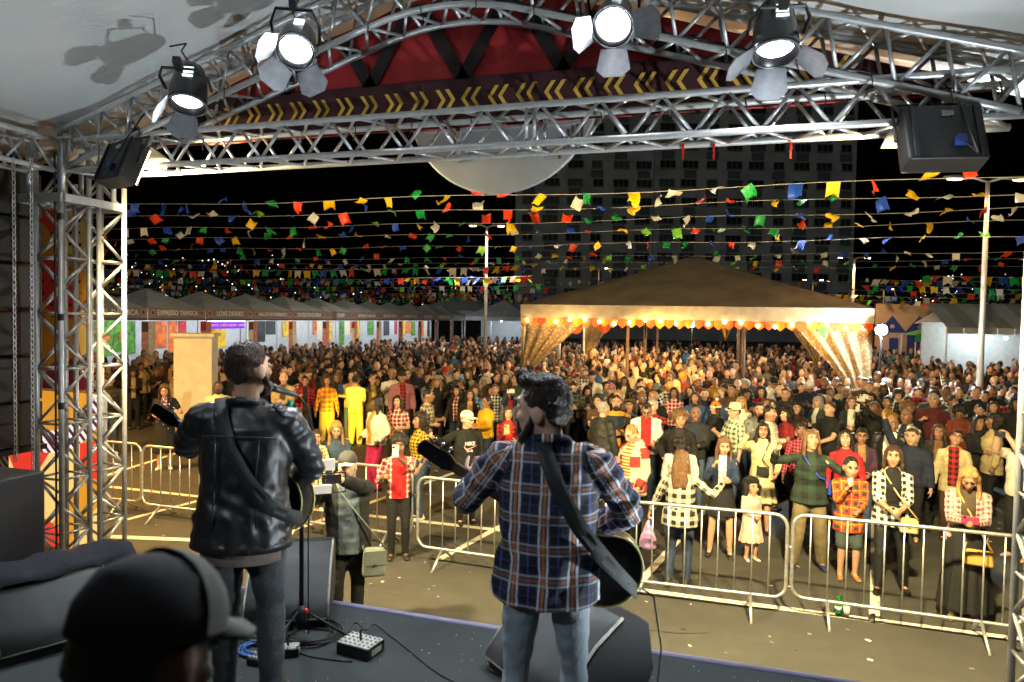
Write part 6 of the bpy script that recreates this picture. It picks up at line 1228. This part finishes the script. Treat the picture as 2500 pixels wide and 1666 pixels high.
man('man in a dark lumber check shirt looking down at his phone', 1401, 929, 1.76, build=1.15, skin=1, hair='short', hairc='black', beard=('black', 0), pose='phone', top=T(PBK), bottom=dict(kind='jeans', mat=DK))
# --- centre left
nik = man('older man in a white cap and black NIKE sweatshirt pointing to the left', 1141, 1006, 1.68, voxel=.010, build=1.1, skin=0, hair='gray', hairc='gray', turn=.35, hat=('cap', fabric('#d6cfb4'), fabric('#d6cfb4')), pose=dict(R=(.62,.22,1.42), L=(-.27,.05,.83), eR=(.3,-.2,-1), curl=.7, yaw=.5), top=T(fabric('#0f1012'), infl=.024, hem=.80), bottom=dict(kind='jeans', mat=DK))
man('young woman with glasses in a yellow jumper looking right', 1187, 967, 1.60, fem=1, skin=2, hair='tail', hairc='black', glasses=True, turn=-.8, pose='chest', top=T(fabric('#c99a14'), infl=.02), bottom=dict(kind='jeans', mat=JN))
man('woman with dark hair in a low cut black top, behind the white cap', 1148, 951, 1.60, fem=1, build=1.2, skin=1, hair='bob', hairc='black', smile=.4, pose='down', top=T(BLKC, front=(fabric('#b58058'), .06, .60)), bottom=dict(kind='jeans', mat=DK))
u1 = man('woman in denim holding a white phone up beside the check-shirted guitarist\'s head', 1247, 946, 1.62, fem=1, skin=0, hair='long', hairc='brown', pose='up2', top=T(fabric('#263447'), kind='jacket', front=(fabric('#8a1a22'), .05, .4)), bottom=dict(kind='jeans', mat=JN))
u2 = man('woman in a red check shirt raising a gold phone near the guitarist\'s face', 1242, 993, 1.60, voxel=.010, fem=1, skin=0, hair='bob', hairc='brown', pose=dict(R=(.06,.34,1.30), L=(-.14,.25,1.15), curl=.7), top=T(PRB, front=(fabric('#b8281c'), .06, .2)), bottom=dict(kind='jeans', mat=DK))
man('woman with big dark curls in a yellow gingham top and red sash turned right', 1019, 1009, None, 1020, 1268, -1.15, voxel=.010, fem=1, build=1.1, skin=2, hair='curly', hairc='dark', hlen=.42, pose=dict(R=(.2,.0,.9), L=(-.3,.12,.92)), top=T(PYB, sleeve='short', hem=.98, infl=.02), bottom=dict(kind='jeans', mat=fabric('#2c3f5c')), shoes=SHW)
bph = man('boy in a red tee and open check shirt filming with a white phone', 965, 1068, None, 972, 1362, voxel=.010, build=.95, hs=1.15, skin=3, hair='afro', hairc='black', pose=dict(R=(.22,.22,1.22), L=(-.0,.34,1.52), curl=.8, eL=(-.8,-.3,-.8)), top=T(PRW, sleeve='rolled', front=(fabric('#c0181c'), .10, .1)), bottom=dict(kind='jeans', mat=DK), shoes=SHB)
man('woman in a white cardigan and pink trousers turned right', 917, 969, 1.66, voxel=.010, fem=1, build=1.12, skin=4, hair='long', hairc='black', turn=-.9, pose=dict(R=(.2,.16,1.0), L=(-.22,.1,.95), yaw=-.2), top=T(WHT, kind='jacket', infl=.03, hem=.86, front=(fabric('#a5832a'), .06, .2)), bottom=dict(kind='wide', mat=fabric('#a81c58')))
man('woman with black hair and earrings carrying a toddler', 971, 966, 1.62, fem=1, skin=0, hair='long', hairc='black', hlen=.4, turn=-.4, pose=dict(R=(.02,.26,1.10), L=(-.16,.24,1.14), curl=.6), top=T(PRW, sleeve='short'), bottom=dict(kind='jeans', mat=DK))
man('man in a brown check shirt leaning in from the right', 1041, 950, 1.72, skin=2, hair='fade', hairc='black', turn=1.2, pose=dict(R=(.2,.22,1.1), L=(-.12,.28,1.16), lean=.1), top=T(plaid('brown cream check', '#c5b594', '#4a3c2a', period=.07), sleeve='rolled'), bottom=dict(kind='jeans', mat=DK))
u3 = man('woman in a black jumper holding a phone sideways above her head', 1067, 921, 1.66, fem=1, skin=1, hair='long', hairc='blonde', pose=dict(R=(.13,.28,1.74), L=(-.13,.28,1.74), curl=.7), top=T(BLKC), bottom=dict(kind='jeans', mat=DK))
man('man with glasses in a dark jacket and red shirt at the middle left', 995, 902, 1.74, skin=0, hair='short', hairc='brown', glasses=True, pose='chest', top=T(fabric('#15161a'), kind='jacket', infl=.03, front=(fabric('#6a1418'), .05, .3)), bottom=dict(kind='jeans', mat=DK))
man('older man with short grey hair in black beside the man with glasses', 955, 900, 1.70, skin=0, hair='fade', hairc='gray', pose='cross', top=T(BLKC), bottom=dict(kind='jeans', mat=DK))
wb = man('blonde woman in a denim shirt looking down at the little girl', 821, 1025, 1.62, voxel=.010, fem=1, skin=0, hair='long', hairc='blonde', hlen=.36, pose=dict(R=(.22,.25,1.0), L=(-.1,.28,1.05), pitch=-.35), top=T(fabric('#2c3c50'), kind='collar'), bottom=dict(kind='jeans', mat=JN))
man('woman in a yellow and red check shirt caught in yellow light', 799, 918, 1.66, fem=1, skin=1, hair='curly', hairc='brown', pose='down', top=T(plaid('yellow red check', '#c99a28', '#a04818', period=.12)), bottom=dict(kind='wide', mat=fabric('#c0a040')))
man('person in a pale check shirt and yellow trousers with the back turned, in yellow light', 869, 916, 1.68, turn=2.9, skin=1, hair='short', hairc='black', pose='chest', top=T(plaid('pale cream check', '#d8c48a', '#b89038', period=.09)), bottom=dict(kind='wide', mat=fabric('#c4a850')))
man('woman with glasses in a red check shirt with a pale handbag', 745, 919, 1.62, fem=1, skin=1, hair='tail', hairc='black', glasses=True, smile=1, pose='cup', top=T(PRB, front=(BLKC, .06, .2)), bottom=dict(kind='jeans', mat=DK))
man('older woman with glasses and a scarf in a leather jacket', 910, 915, 1.66, fem=1, skin=0, hair='short', hairc='light', glasses=True, turn=.3, pose='down', top=T(mat('brown leather', (.03,.02,.012), .4, bump=.3, bscale=20), kind='jacket', front=(fabric('#8a7434'), .06, .3)), bottom=dict(kind='jeans', mat=DK))
# --- left of the pillar
man('woman in a black dress with a long purple scarf holding a tray by the pillar', 409, 935, None, 402, 1146, -.1, fem=1, skin=0, hair='long', hairc='brown', pose=dict(R=(.10,.30,1.10), L=(-.32,.24,1.18), curl=.8, pitch=-.35), top=T(BLKC, sleeve='short', front=(stripes('purple scarf', '#6a4a5c', '#9a7a80', .06, .4), .05, .25)), bottom=dict(kind='dress', mat=BLKC, end=.35), shoes=SHW)
man('young woman with long curls and a black jacket, left of the pillar', 326, 896, 1.64, fem=1, skin=2, hair='curly', hairc='dark', hlen=.45, pose='phone', top=T(BLKC, kind='jacket', front=(fabric('#8a7a60'), .05, .2)), bottom=dict(kind='jeans', mat=BLKC))
man('man with glasses in a white polo shirt by the right side of the pillar', 533, 932, 1.70, build=1.2, skin=4, hair='fade', hairc='black', glasses=True, beard=('black', 0), pose='down', top=T(fabric('#cfc08c'), sleeve='short'), bottom=dict(kind='jeans', mat=DK))
man('man in a black cap and dark hoodie behind the left barrier', 268, 915, 1.72, skin=1, hair='short', hairc='black', pose='cup', hat=('cap', DK, DK), top=T(fabric('#15130f'), kind='hood'), bottom=dict(kind='jeans', mat=JN), shoes=SHW)
# --- little girl at the barrier
p0 = on_z(773, 1055, 1.48); kid, Jk, sk = figure('little girl with tied hair standing on the barrier rail before the blonde woman', p0, math.atan2(p0[0], -p0[1]), h=1.08, fem=1, hs=1.42, skin=1, hair='bun', hairc='brown', z0=.40, voxel=.009, pose=dict(R=(.20,.30,1.15), L=(-.2,.30,1.15), curl=.7), top=T(plaid('cream check smock', '#d5c294', '#6a5a3a', period=.08), hem=.6, flare=.05), bottom=dict(kind='jeans', mat=DK), shoes=SHW); FRONT.append((p0[0], p0[1]))
# --- the man filming in the pit
pp = on_z(850, 1104, 1.76); cam_man, Jm, sm = figure('bearded man in a cap and overshirt filming with a phone rig below the stage', pp, math.atan2(pp[0], -pp[1])+.1, h=1.74, build=1.15, skin=5, hair='short', hairc='gray', voxel=.010, hat=('cap', fabric('#4a4a48'), fabric('#c9c2b4')), beard=('gray', 1), glasses=False,
    pose=dict(R=(.29,.36,1.50), L=(.09,.36,1.58), curl=.8, eR=(.9,-.3,-.8), eL=(-1.2,-.1,-.5), pitch=.05, yaw=-.2), top=T(plaid('grey smoke check', '#1d2022', '#0c0d0e', period=.16), kind='jacket', infl=.034, hem=.80, flare=.02, front=(mat('printed slate tee', '#46525e', .85, var=.6, scale=14, bump=.3, bscale=18), .095, .02)), bottom=dict(kind='jeans', mat=BLKC)); FRONT.append((pp[0], pp[1]))
# ------------------------------------------------------------------ things they hold, wear or have put down
def phone(p, rz, col, label, land=False, w=.078, lit=False):
    t = thing('phone', label, 'phone', p, rz); d = (.155, .009, w) if land else (w, .009, .155); bevel(MB().box((0, 0, 0), d).build('case', mat('phone case '+str(col), col, .3, var=.05), t), .008)
    MB().box((d[0]*.28, .0055, d[2]*.30), (.028, .004, .028)).build('camera_bump', BLACK, t); MB().box((0, -.0052, 0), (d[0]*.92, .001, d[2]*.92)).build('screen', mat('phone screen lit', (.1,.1,.12), .2, var=0, emit=(.7,.8,1), estr=1.5), t); return t
def between(r, a=.5, up_=.05, fw=.05):
    root, J, sc = r; q = (J['wrR']*a+J['wrL']*(1-a)); return to_world(root, q+V3(0, fw+.03, up_), sc)
def in_hand(r, k, dx=0, dy=.05, dz=.06): root, J, sc = r; d = J['wr'+k]-J['el'+k]; d = d/np.linalg.norm(d); return to_world(root, J['wr'+k]+d*.08+V3(dx, dy, dz), sc)
phone(between(blo), blo[0].rotation_euler.z, (.45,.03,.07), 'red phone held by the blonde woman in the long black skirt', True); phone(in_hand(sel, 'R'), sel[0].rotation_euler.z, (.10,.12,.12), 'grey phone raised by the woman in the cream dress'); phone(between(grn), grn[0].rotation_euler.z, (.10,.42,.28), 'green phone held sideways by the person in the dark jacket', True)
phone(in_hand(br, 'R'), br[0].rotation_euler.z, (.62,.60,.52), 'white phone held upright by the woman with braids'); phone(in_hand(br, 'L'), br[0].rotation_euler.z, (.62,.52,.44), 'pale phone held sideways above the woman with braids', True); phone(between(u1), u1[0].rotation_euler.z, (.66,.64,.58), 'white phone held sideways by the woman in denim', True); phone(in_hand(u2, 'R'), u2[0].rotation_euler.z, (.50,.33,.14), 'gold phone beside the check-shirted guitarist\'s face', False, .085); phone(between(u3), u3[0].rotation_euler.z, (.14,.16,.12), 'olive phone held sideways by the woman in the black jumper', True); phone(in_hand(bph, 'L'), bph[0].rotation_euler.z, (.62,.62,.60), 'white phone held upright by the boy in the red tee')
g = to_world(cam_man, V3(.19, .47, 1.60), sm); ph = thing('phone_rig', 'phone filming rig with two white light panels and handles', 'phone rig', g, cam_man.rotation_euler.z); bevel(MB().box((0, 0, .02), (.17, .012, .085)).build('phone_body', BLACK, ph), .008)
for i in range(3): MB().lathe([(.011, 0), (.010, .006)], 10, (.055, .006, .045-.026*i), rot=Matrix.Rotation(rad(-90), 3, 'X')).build('camera_lens', CHROME, ph)
LP_ = mat('white light panel', (.75,.76,.78), .4, var=.03); MB().box((.03, .0, .155), (.11, .03, .10)).build('light_panel', LP_, ph); MB().box((.10, .03, -.06), (.19, .03, .075)).build('light_panel', LP_, ph); MB().tube([(-.12, 0, .075), (.12, 0, .075), (.12, 0, -.10), (-.12, 0, -.10), (-.12, 0, .075)], .007, 6).build('cage', DARKM, ph); MB().tube([(-.02, 0, .08), (-.02, 0, .11)], .008, 6).build('shoe_mount', DARKM, ph)
def bag(p, rz, d, m_, label, strap_to=None, flap=True, name='handbag'):
    t = thing(name, label, 'bag', p, rz); o = bevel(MB().box((0, 0, 0), d, taper=.84).build('bag_body', m_, t, True), min(d)*.32, 4)
    if flap: MB().box((0, d[1]*.5, d[2]*.18), (d[0]*.9, .012, d[2]*.5)).build('flap', m_, t); MB().box((0, d[1]*.5+.009, -d[2]*.06), (.02, .008, .02)).build('clasp', CHROME, t)
    if strap_to is not None:
        w = Matrix.Rotation(-rz, 3, 'Z'); P_ = [np.array(w @ Vector(q-np.asarray(p))) for q in strap_to]; mb = MB(); mb.tube([(-d[0]*.45, 0, d[2]*.45)]+P_+[(d[0]*.45, 0, d[2]*.45)], .009, 6); mb.build('strap', m_, t, True)
    return t
def body_bag(r, off, d, m_, label, side, **k):
    root, J, sc = r; rz = root.rotation_euler.z; p = to_world(root, V3(*off), sc); sh_ = J['sh'+side]; o = 'R' if side == 'L' else 'L'
    pts = [to_world(root, q, sc) for q in ((J['up']((off[0]*.3, .185, 1.2))), J['up']((math.copysign(.09, sh_[0]), .11, 1.42)), J['up']((math.copysign(.11, sh_[0]), -.02, 1.475)), J['up']((math.copysign(.06, sh_[0]), -.16, 1.36)), J['up']((off[0]*.6, -.19, 1.1)))]; bag(p, rz, d, m_, label, pts, **k)
body_bag(dan, (-.26, .14, 1.06), (.17, .08, .15), mat('royal blue nylon', (.02,.05,.42), .5, var=.15), 'royal blue cross-body bag of the dancing woman', 'R'); body_bag(chk, (-.16, .22, .87), (.19, .09, .17), mat('beige leather', (.48,.37,.18), .5, var=.1), 'small beige handbag of the woman in the black and white check shirt', 'R'); body_bag(blo, (-.10, .24, .78), (.27, .10, .16), mat('mustard leather', (.42,.25,.05), .5, var=.12), 'mustard bag hanging in front of the long black skirt', 'R', flap=False); body_bag(sel, (-.02, .20, 1.02), (.18, .06, .13), mat('black bag leather', (.014,.014,.015), .4), 'black handbag of the woman in the cream dress', 'L'); body_bag((cam_man, Jm, sm), (-.24, .17, .72), (.24, .12, .28), mat('grey green canvas', (.15,.17,.15), .8, var=.15), 'grey canvas shoulder bag of the bearded man filming', 'R', name='shoulder_bag')
def cup(p, label, h=.12, r=.036, liquid=(.55,.25,.03), clear=True):
    t = thing('plastic_cup', label, 'cup', p); MB().lathe([(r*.72, 0), (r, h), (r*.94, h), (r*.68, .004)], 14).build('wall', mat('cloudy cup plastic', (.62,.58,.44), .25, var=.05) if clear else fabric('#cfc6b0'), t, True); MB().lathe([(r*.66, .006), (r*.82, h*.55), (.001, h*.552)], 12).build('beer', mat('beer', liquid, .2, var=0), t, True)
cup(on_z(2066, 1506, 0), 'plastic cup of beer left of the two green cans on the paving'); cup(on_z(2070, 1506, 0)+V3(.22, -.06, 0), 'plastic cup of beer right of the two green cans on the paving'); cup(in_hand(boy, 'R', 0, .02, -.02), 'pale cup at the mouth of the boy in the orange check shirt', .09, .032, clear=False)
def can(p, label):
    t = thing('beer_can', label, 'can', p); MB().lathe([(.026, 0), (.033, .008), (.033, .150), (.027, .160)], 16).build('can_body', mat('green can', (.02,.30,.05), .3, .6, var=.3, scale=50), t, True); MB().lathe([(.0265, .160), (.026, .164), (.001, .162)], 14).build('lid', CHROME, t, True); MB().lathe([(.0333, .06), (.0333, .10)], 16).build('white_band', WHITEP, t, True)
pcan = on_z(2046, 1502, 0); can(pcan, 'nearer one of two green beer cans on the paving'); can(pcan+V3(.03, .14, 0), 'farther one of two green beer cans on the paving')
hb = in_hand(bck, 'L', 0, 0, -.05); pb = thing('plastic_bag', 'thin purple plastic bag hanging from the hand of the woman with her back turned', 'bag', hb); mb = MB(); rings(mb, [(0, 0, .0), (0, 0, -.10), (0, 0, -.22), (0, 0, -.33), (0, 0, -.36)], [.012, .05, .10, .115, .05], [.01, .04, .075, .08, .04], n=14); me_ = vox(mb, .016, 1, None, 'sack'); co = get_co(me_); co += get_no(me_)*(.010*wob(co, 60, 2))[:, None]; set_co(me_, co); me_.materials.append(mat('purple film', (.30,.18,.38), .35, var=.2, scale=30)); place('sack', me_, pb)
# prints on clothes
def print_on(r, txt, size, z, col, dy=.0, name='chest_print', zoff=0):
    root, J, sc = r; tm = text_mesh(txt, size, .003, .003); tm.materials.append(mat('print '+str(col), col, .7, var=.05)); co = get_co(tm); o = place(name, tm, root); o.rotation_euler = (rad(90), 0, math.pi); o.location = (0, J['up']((0, 0, z))[1]+dy, z); return o
print_on(nik, 'NIKE', .075, 1.275, (.75,.55,.60), .160); print_on(nik, 'A I R', .045, 1.165, (.70,.66,.62), .158)
mb = MB(); pts = [(-.105, .02), (-.07, -.035), (.12, .035), (-.045, -.012), (-.085, .005), (-.09, .03)]; M = Matrix(((-1,0,0,0),(0,0,1,.158),(0,1,0,1.215),(0,0,0,1))); mb.prism(pts, 0, .004, M); mb.build('chest_print', mat('print pink', (.75,.45,.52), .7), nik[0])
print_on(fil, 'FILA', .085, 1.26, (.70,.70,.66), .162)
# ------------------------------------------------------------------ the crowd behind: prototypes, then copies with their own clothes
HAIRN = {'short': 'short', 'fade': 'cropped', 'long': 'long', 'bob': 'chin-length', 'curly': 'curly', 'bun': 'tied-up', 'tail': 'pony-tailed', 'afro': 'afro', 'fringe': 'receding', 'cap': 'short'}
POSN = {'down': 'arms down', 'cross': 'arms folded', 'chest': 'hands together', 'phone': 'checking a phone', 'up2': 'filming', 'upR': 'arm raised', 'waveR': 'waving', 'waveL': 'waving', 'cup': 'holding a drink', 'clap': 'clapping', 'hip': 'hand on hip', 'walk': 'walking'}
PROTO = []
for i, (fem, hr, ps, sl, kd, cap_) in enumerate(((1, 'long', 'down', 'long', 'jacket', 0), (0, 'short', 'cross', 'long', 'shirt', 0), (1, 'curly', 'clap', 'short', 'shirt', 0), (0, 'fade', 'down', 'long', 'hood', 0), (1, 'bob', 'phone', 'long', 'jacket', 0), (0, 'short', 'cup', 'short', 'shirt', 0), (1, 'bun', 'chest', 'long', 'shirt', 0), (0, 'short', 'down', 'long', 'jacket', 1),
        (1, 'long', 'up2', 'long', 'shirt', 0), (0, 'fringe', 'chest', 'long', 'jacket', 0), (1, 'tail', 'cup', 'long', 'hood', 0), (0, 'fade', 'up2', 'short', 'shirt', 0), (1, 'afro', 'hip', 'long', 'jacket', 0), (0, 'short', 'waveR', 'long', 'shirt', 0), (1, 'long', 'walk', 'long', 'jacket', 0), (0, 'short', 'phone', 'long', 'hood', 1))):
    P = dict(POSES[ps]); P['yaw'] = .15*math.sin(i*2.2); J = skeleton(P, fem, 1.0); D = {}
    D['body'] = body_mesh(J, P, fem, 1.0, .014, 1.09, ratio=.30); D['hair'] = hair_mesh(J, hr, 1.09, .017, i, ratio=.8) if hr else None
    D['top'] = top_mesh(J, fem, 1.0+.06*(i % 3), .020, kind=kd, sleeve=sl, infl=.028 if kd != 'shirt' else .018, seed=i, hem=.86)
    if kd == 'jacket': split_front(D['top'], .06, 1, .2)
    D['trousers'] = trousers_mesh(J, fem, 1.0, .030, 'jeans', seed=i)
    fm = face_meshes(J, 1.09, lip=lip_mat(1), brow=hair_mat('black'), smile=(i % 3)*.5); ff = bmesh.new()
    D['face'] = [(n_, m_) for n_, m_ in fm]
    if cap_:
        mb = MB(); c_, H_ = J['head'], J['H']; f_ = lambda *p: c_+H_@(V3(*p)*1.09); rings(mb, [f_(0, -.012, .035), f_(0, -.012, .08), f_(0, -.012, .125), f_(0, -.012, .142)], [.088, .087, .06, .01], [.112, .11, .075, .01], n=14); mb.box(f_(0, .125, .05), (.13, .11, .01)); D['hat'] = mb.mesh('hat', DK, True)
    for k_ in ('body', 'hair', 'top', 'trousers'):
        if D[k_] is not None:
            D[k_].materials.append(DK)
            if k_ == 'top' and kd == 'jacket': D[k_].materials.append(DK)
    D['meta'] = (fem, hr, ps, kd, cap_, J); PROTO.append(D)
TOPS = [('black', BLKC, 16), ('charcoal', fabric('#1c1d20'), 9), ('navy', fabric('#141c30'), 6), ('white', WHT, 2.5), ('grey', fabric('#6e6e6a'), 3), ('red check', PRB, 3), ('red and white check', PRW, 2), ('black and white check', PBW, 2), ('denim blue', fabric('#2f4870'), 3), ('mustard', fabric('#8f6a18'), .6), ('beige', fabric('#9c8c68'), 3), ('dark green', fabric('#1e3326'), 2), ('maroon', fabric('#4c1418'), 3), ('pink', fabric('#8f5a60'), .6), ('brown', fabric('#4a3220'), 3), ('blue check', plaid('blue check', '#24508a', '#7fa8cc', line='#0c1830', period=.09), 1), ('orange', fabric('#8a4016'), .4), ('dark check', PBK, 2)]
BOTS = [('dark trousers', DK, 5), ('blue jeans', JN, 4), ('faded jeans', JN2, 2), ('khaki trousers', fabric('#3a3428'), 1)]; USED = set()
HC = [('black', 8), ('dark', 5), ('brown', 4), ('light', 2), ('blonde', 2), ('gray', 2)]
rc = random.Random(21)
def pick(L): return rc.choices(L, [x[-1] for x in L])[0]
def region(x, y):
    px, py, _ = proj((x, y, 1.6))
    if x < -9.6 and px < 420: return 'left of the pillar'
    if px < 700 and y > 18: return 'by the stalls'
    if px < 700: return 'right of the pillar'
    if TX0 < x < TX1 and TY0-.3 < y < TY1: return 'under the tent'
    if px > 2120: return 'right of the tent' if y > 18 else 'near the right edge'
    if px < 1200: return 'before the slim lamp' if y > 18 else 'between the guitarists'
    return 'before the tent' if y > 15 else 'in mid crowd'
def stand_in(D, x, y, rz, h, parts):
    fem, hr, ps, kd, cap_, J = D['meta']; tn, tm, _ = pick(TOPS); bn, bm_, _ = pick(BOTS); hc, _ = pick(HC); sk = rc.choices(range(6), (4, 4, 4, 3, 1, 3))[0]
    lab = '%s in %s %s, %s %s hair, %s, %s' % ('woman' if fem else 'man', tn, {'jacket': 'jacket', 'hood': 'hoodie', 'shirt': 'top'}[kd], {'light': 'light brown', 'dark': 'dark brown', 'gray': 'grey'}.get(hc, hc), HAIRN[hr], POSN[ps], region(x, y)); lab = lab.replace('black and white check', 'gingham').replace('red and white check', 'tartan')
    if lab in USED: lab = lab.replace(', ', ' and %s, ' % bn, 1)
    USED.add(lab); root = thing('person', lab, 'person', (x, y, 0), rz, 'people in the crowd'); s_ = h/1.75; root.scale = (s_*rc.uniform(.95, 1.12), s_*rc.uniform(.95, 1.1), s_)
    def ch(nm, me, mats):
        o = place(nm, me, root)
        for i_, m_ in enumerate(mats): o.material_slots[i_].link = 'OBJECT'; o.material_slots[i_].material = m_
    ch('body', D['body'], [skin_mat(sk)]); ch('hair', D['hair'], [hair_mat(hc)])
    ch('jacket' if kd == 'jacket' else 'top', D['top'], [tm]+([pick(TOPS)[1]] if kd == 'jacket' else [])); ch('trousers', D['trousers'], [bm_])
    if cap_: ch('hat', D['hat'], [pick(TOPS)[1]])
    if parts:
        for n_, m_ in D['face']: place(n_, m_, root)
    if ps in ('up2', 'phone') and y < 22:
        pcn, pcc = rc.choice([('white', (.55,.55,.52)), ('black', (.03,.03,.04)), ('navy', (.1,.12,.2))]); phone(between((root, J, s_)), rz, pcc, pcn+' phone held %s by the %s in %s %s, %s' % ('up' if ps == 'up2' else 'low', 'woman' if fem else 'man', tn.replace('black and white check', 'gingham').replace('red and white check', 'tartan'), {'jacket': 'jacket', 'hood': 'hoodie', 'shirt': 'top'}[kd], region(x, y)), ps == 'up2')['group'] = 'phones in the crowd'
SPOTS = []
def free(x, y, r, L): return all((x-a)**2+(y-b)**2 > r*r for a, b in L)
NOGO = [(-11.55, 13.1, .75), (TX0, TY0, .4), (TX1, TY0, .4)]
def front_edge(x): return 10.7 if x > -.8 else (10.7+(-.8-x)*.30 if x > -5 else 11.9+(-5-x)*.20)
tries = 0
while tries < 30000:
    tries += 1; y = 9.3+rc.random()**1.25*40; x = rc.uniform(-1.12*y, .60*y+1.2)
    if x < -19.2 or y < front_edge(x): continue
    px, py, dd = proj((x, y, 1.7))
    if px < -30 or px > 2540: continue
    if any((x-a)**2+(y-b)**2 < r*r for a, b, r in NOGO): continue
    sp_ = .50 if y < 20 else .56 if y < 30 else .74
    if x < -6.5 and y < 15: sp_ = .95
    if not free(x, y, sp_, FRONT if y < 16 else []): continue
    if y < 15 and any(b > y and b-y < 4.2 and abs(proj((a, b, 1.5))[0]-px) < 46 for a, b in FRONT): continue
    SPOTS.append((x, y, sp_)) if free(x, y, sp_, [(a, b) for a, b, _ in SPOTS if abs(b-y) < 1]) else None
    if len(SPOTS) > 1300: break
SPOTS.sort(key=lambda q: q[1]+abs(q[0])*.12)
NIND = 300-len([o for o in bpy.data.objects if o.name.split('.')[0] == 'person' and o.parent is None])
for i, (x, y, _) in enumerate(SPOTS[:NIND]):
    D = PROTO[rc.choices(range(16), (4, 3, 2.5, 3, 2.5, 2, 4, 2.5, 1.6, 3, 2, 1.2, 2, 1.2, 3, 2))[0]]; fem = D['meta'][0]
    rz = math.atan2(x, -y)+rc.gauss(0, .35) if (y < 22 and x > -10) else rc.uniform(0, 6.28) if rc.random() < .5 else math.atan2(x, -y)+rc.gauss(0, .8)
    stand_in(D, x, y, rz, rc.gauss(1.62 if fem else 1.73, .055), y < 17)
# everyone farther back: one mass of people
cm = MB(); cmats = [skin_mat(0), skin_mat(1), skin_mat(3), hair_mat('black'), hair_mat('brown'), hair_mat('gray'), hair_mat('blonde')]; base = len(cmats); cmats += [t_[1] if 'check' not in t_[0] else fabric({'red check': '#7a1a1c', 'red and white check': '#8a4a48', 'black and white check': '#6a6a66', 'blue check': '#3c6a9c', 'dark check': '#2a2a28'}[t_[0]]) for t_ in TOPS]; cmats += [DK, JN]
for (x, y, _) in SPOTS[NIND:]:
    h = rc.gauss(1.68, .07)/1.75; a = rc.uniform(0, 6.28) if rc.random() < .5 else math.atan2(x, -y)+rc.gauss(0, .6); ca, sa = math.cos(a), math.sin(a); X_ = V3(ca, sa, 0); Y_ = V3(-sa, ca, 0); b0 = V3(x, y, 0); f_ = lambda u, v, w: b0+(X_*u+Y_*v+V3(0, 0, w))*h
    ti = base+TOPS.index(pick(TOPS)); wide = rc.uniform(.95, 1.15)
    rings(cm, [f_(0, 0, .82), f_(0, 0, 1.08), f_(0, 0, 1.30), f_(0, 0, 1.40), f_(0, 0, 1.47)], [.18*wide, .165*wide, .20*wide, .17*wide, .07], [.13, .125, .135, .10, .06], X=X_, n=7, mi=ti)
    for s in (-1, 1):
        fl_ = rc.random(); e_ = f_(s*.25, .0 if fl_ < .6 else .03, 1.12); w_ = f_(s*.26, .08, .88) if fl_ < .6 else f_(s*.08, .27, 1.15+.5*(fl_ > .96)); cm.tube([f_(s*.185, 0, 1.37), e_, w_], [.062, .05, .036], 5, ti); cm.ell(w_, (.04, .04, .05), 4, 3, None, 1)
        cm.tube([f_(s*.09, 0, .88), f_(s*.10, .02, .48), f_(s*.10, 0, .02)], [.09, .065, .045], 4, len(cmats)-1-(fl_ > .5))
    sk = rc.choice((0, 1, 1, 2)); cm.ell(f_(0, .01, 1.615), V3(.076, .09, .118)*h*1.06, 8, 6, Matrix.Rotation(a, 3, 'Z'), sk); cm.ell(f_(0, .10, 1.60), V3(.014, .02, .02), 4, 3, None, sk); cm.tube([f_(0, -.01, 1.44), f_(0, 0, 1.55)], .055, 6, sk)
    hc = 3+rc.choices(range(4), (8, 4, 2, 1))[0]; cm.ell(f_(0, -.022, 1.655), V3(.084, .096, .10)*h*1.06, 8, 6, Matrix.Rotation(a, 3, 'Z'), hc)
    if rc.random() < .45: rings(cm, [f_(0, -.07, 1.64), f_(0, -.10, 1.50), f_(0, -.09, 1.30)], [.08, .09, .05], [.04, .035, .02], X=X_, n=7, mi=hc)
me = cm.mesh('distant_crowd', cmats, True); at = me.attributes.new('cloth', 'FLOAT_VECTOR', 'POINT'); tag(place('distant_crowd', me), kind='stuff')
# ------------------------------------------------------------------ tidy
bpy.data.scenes.remove(TMP)
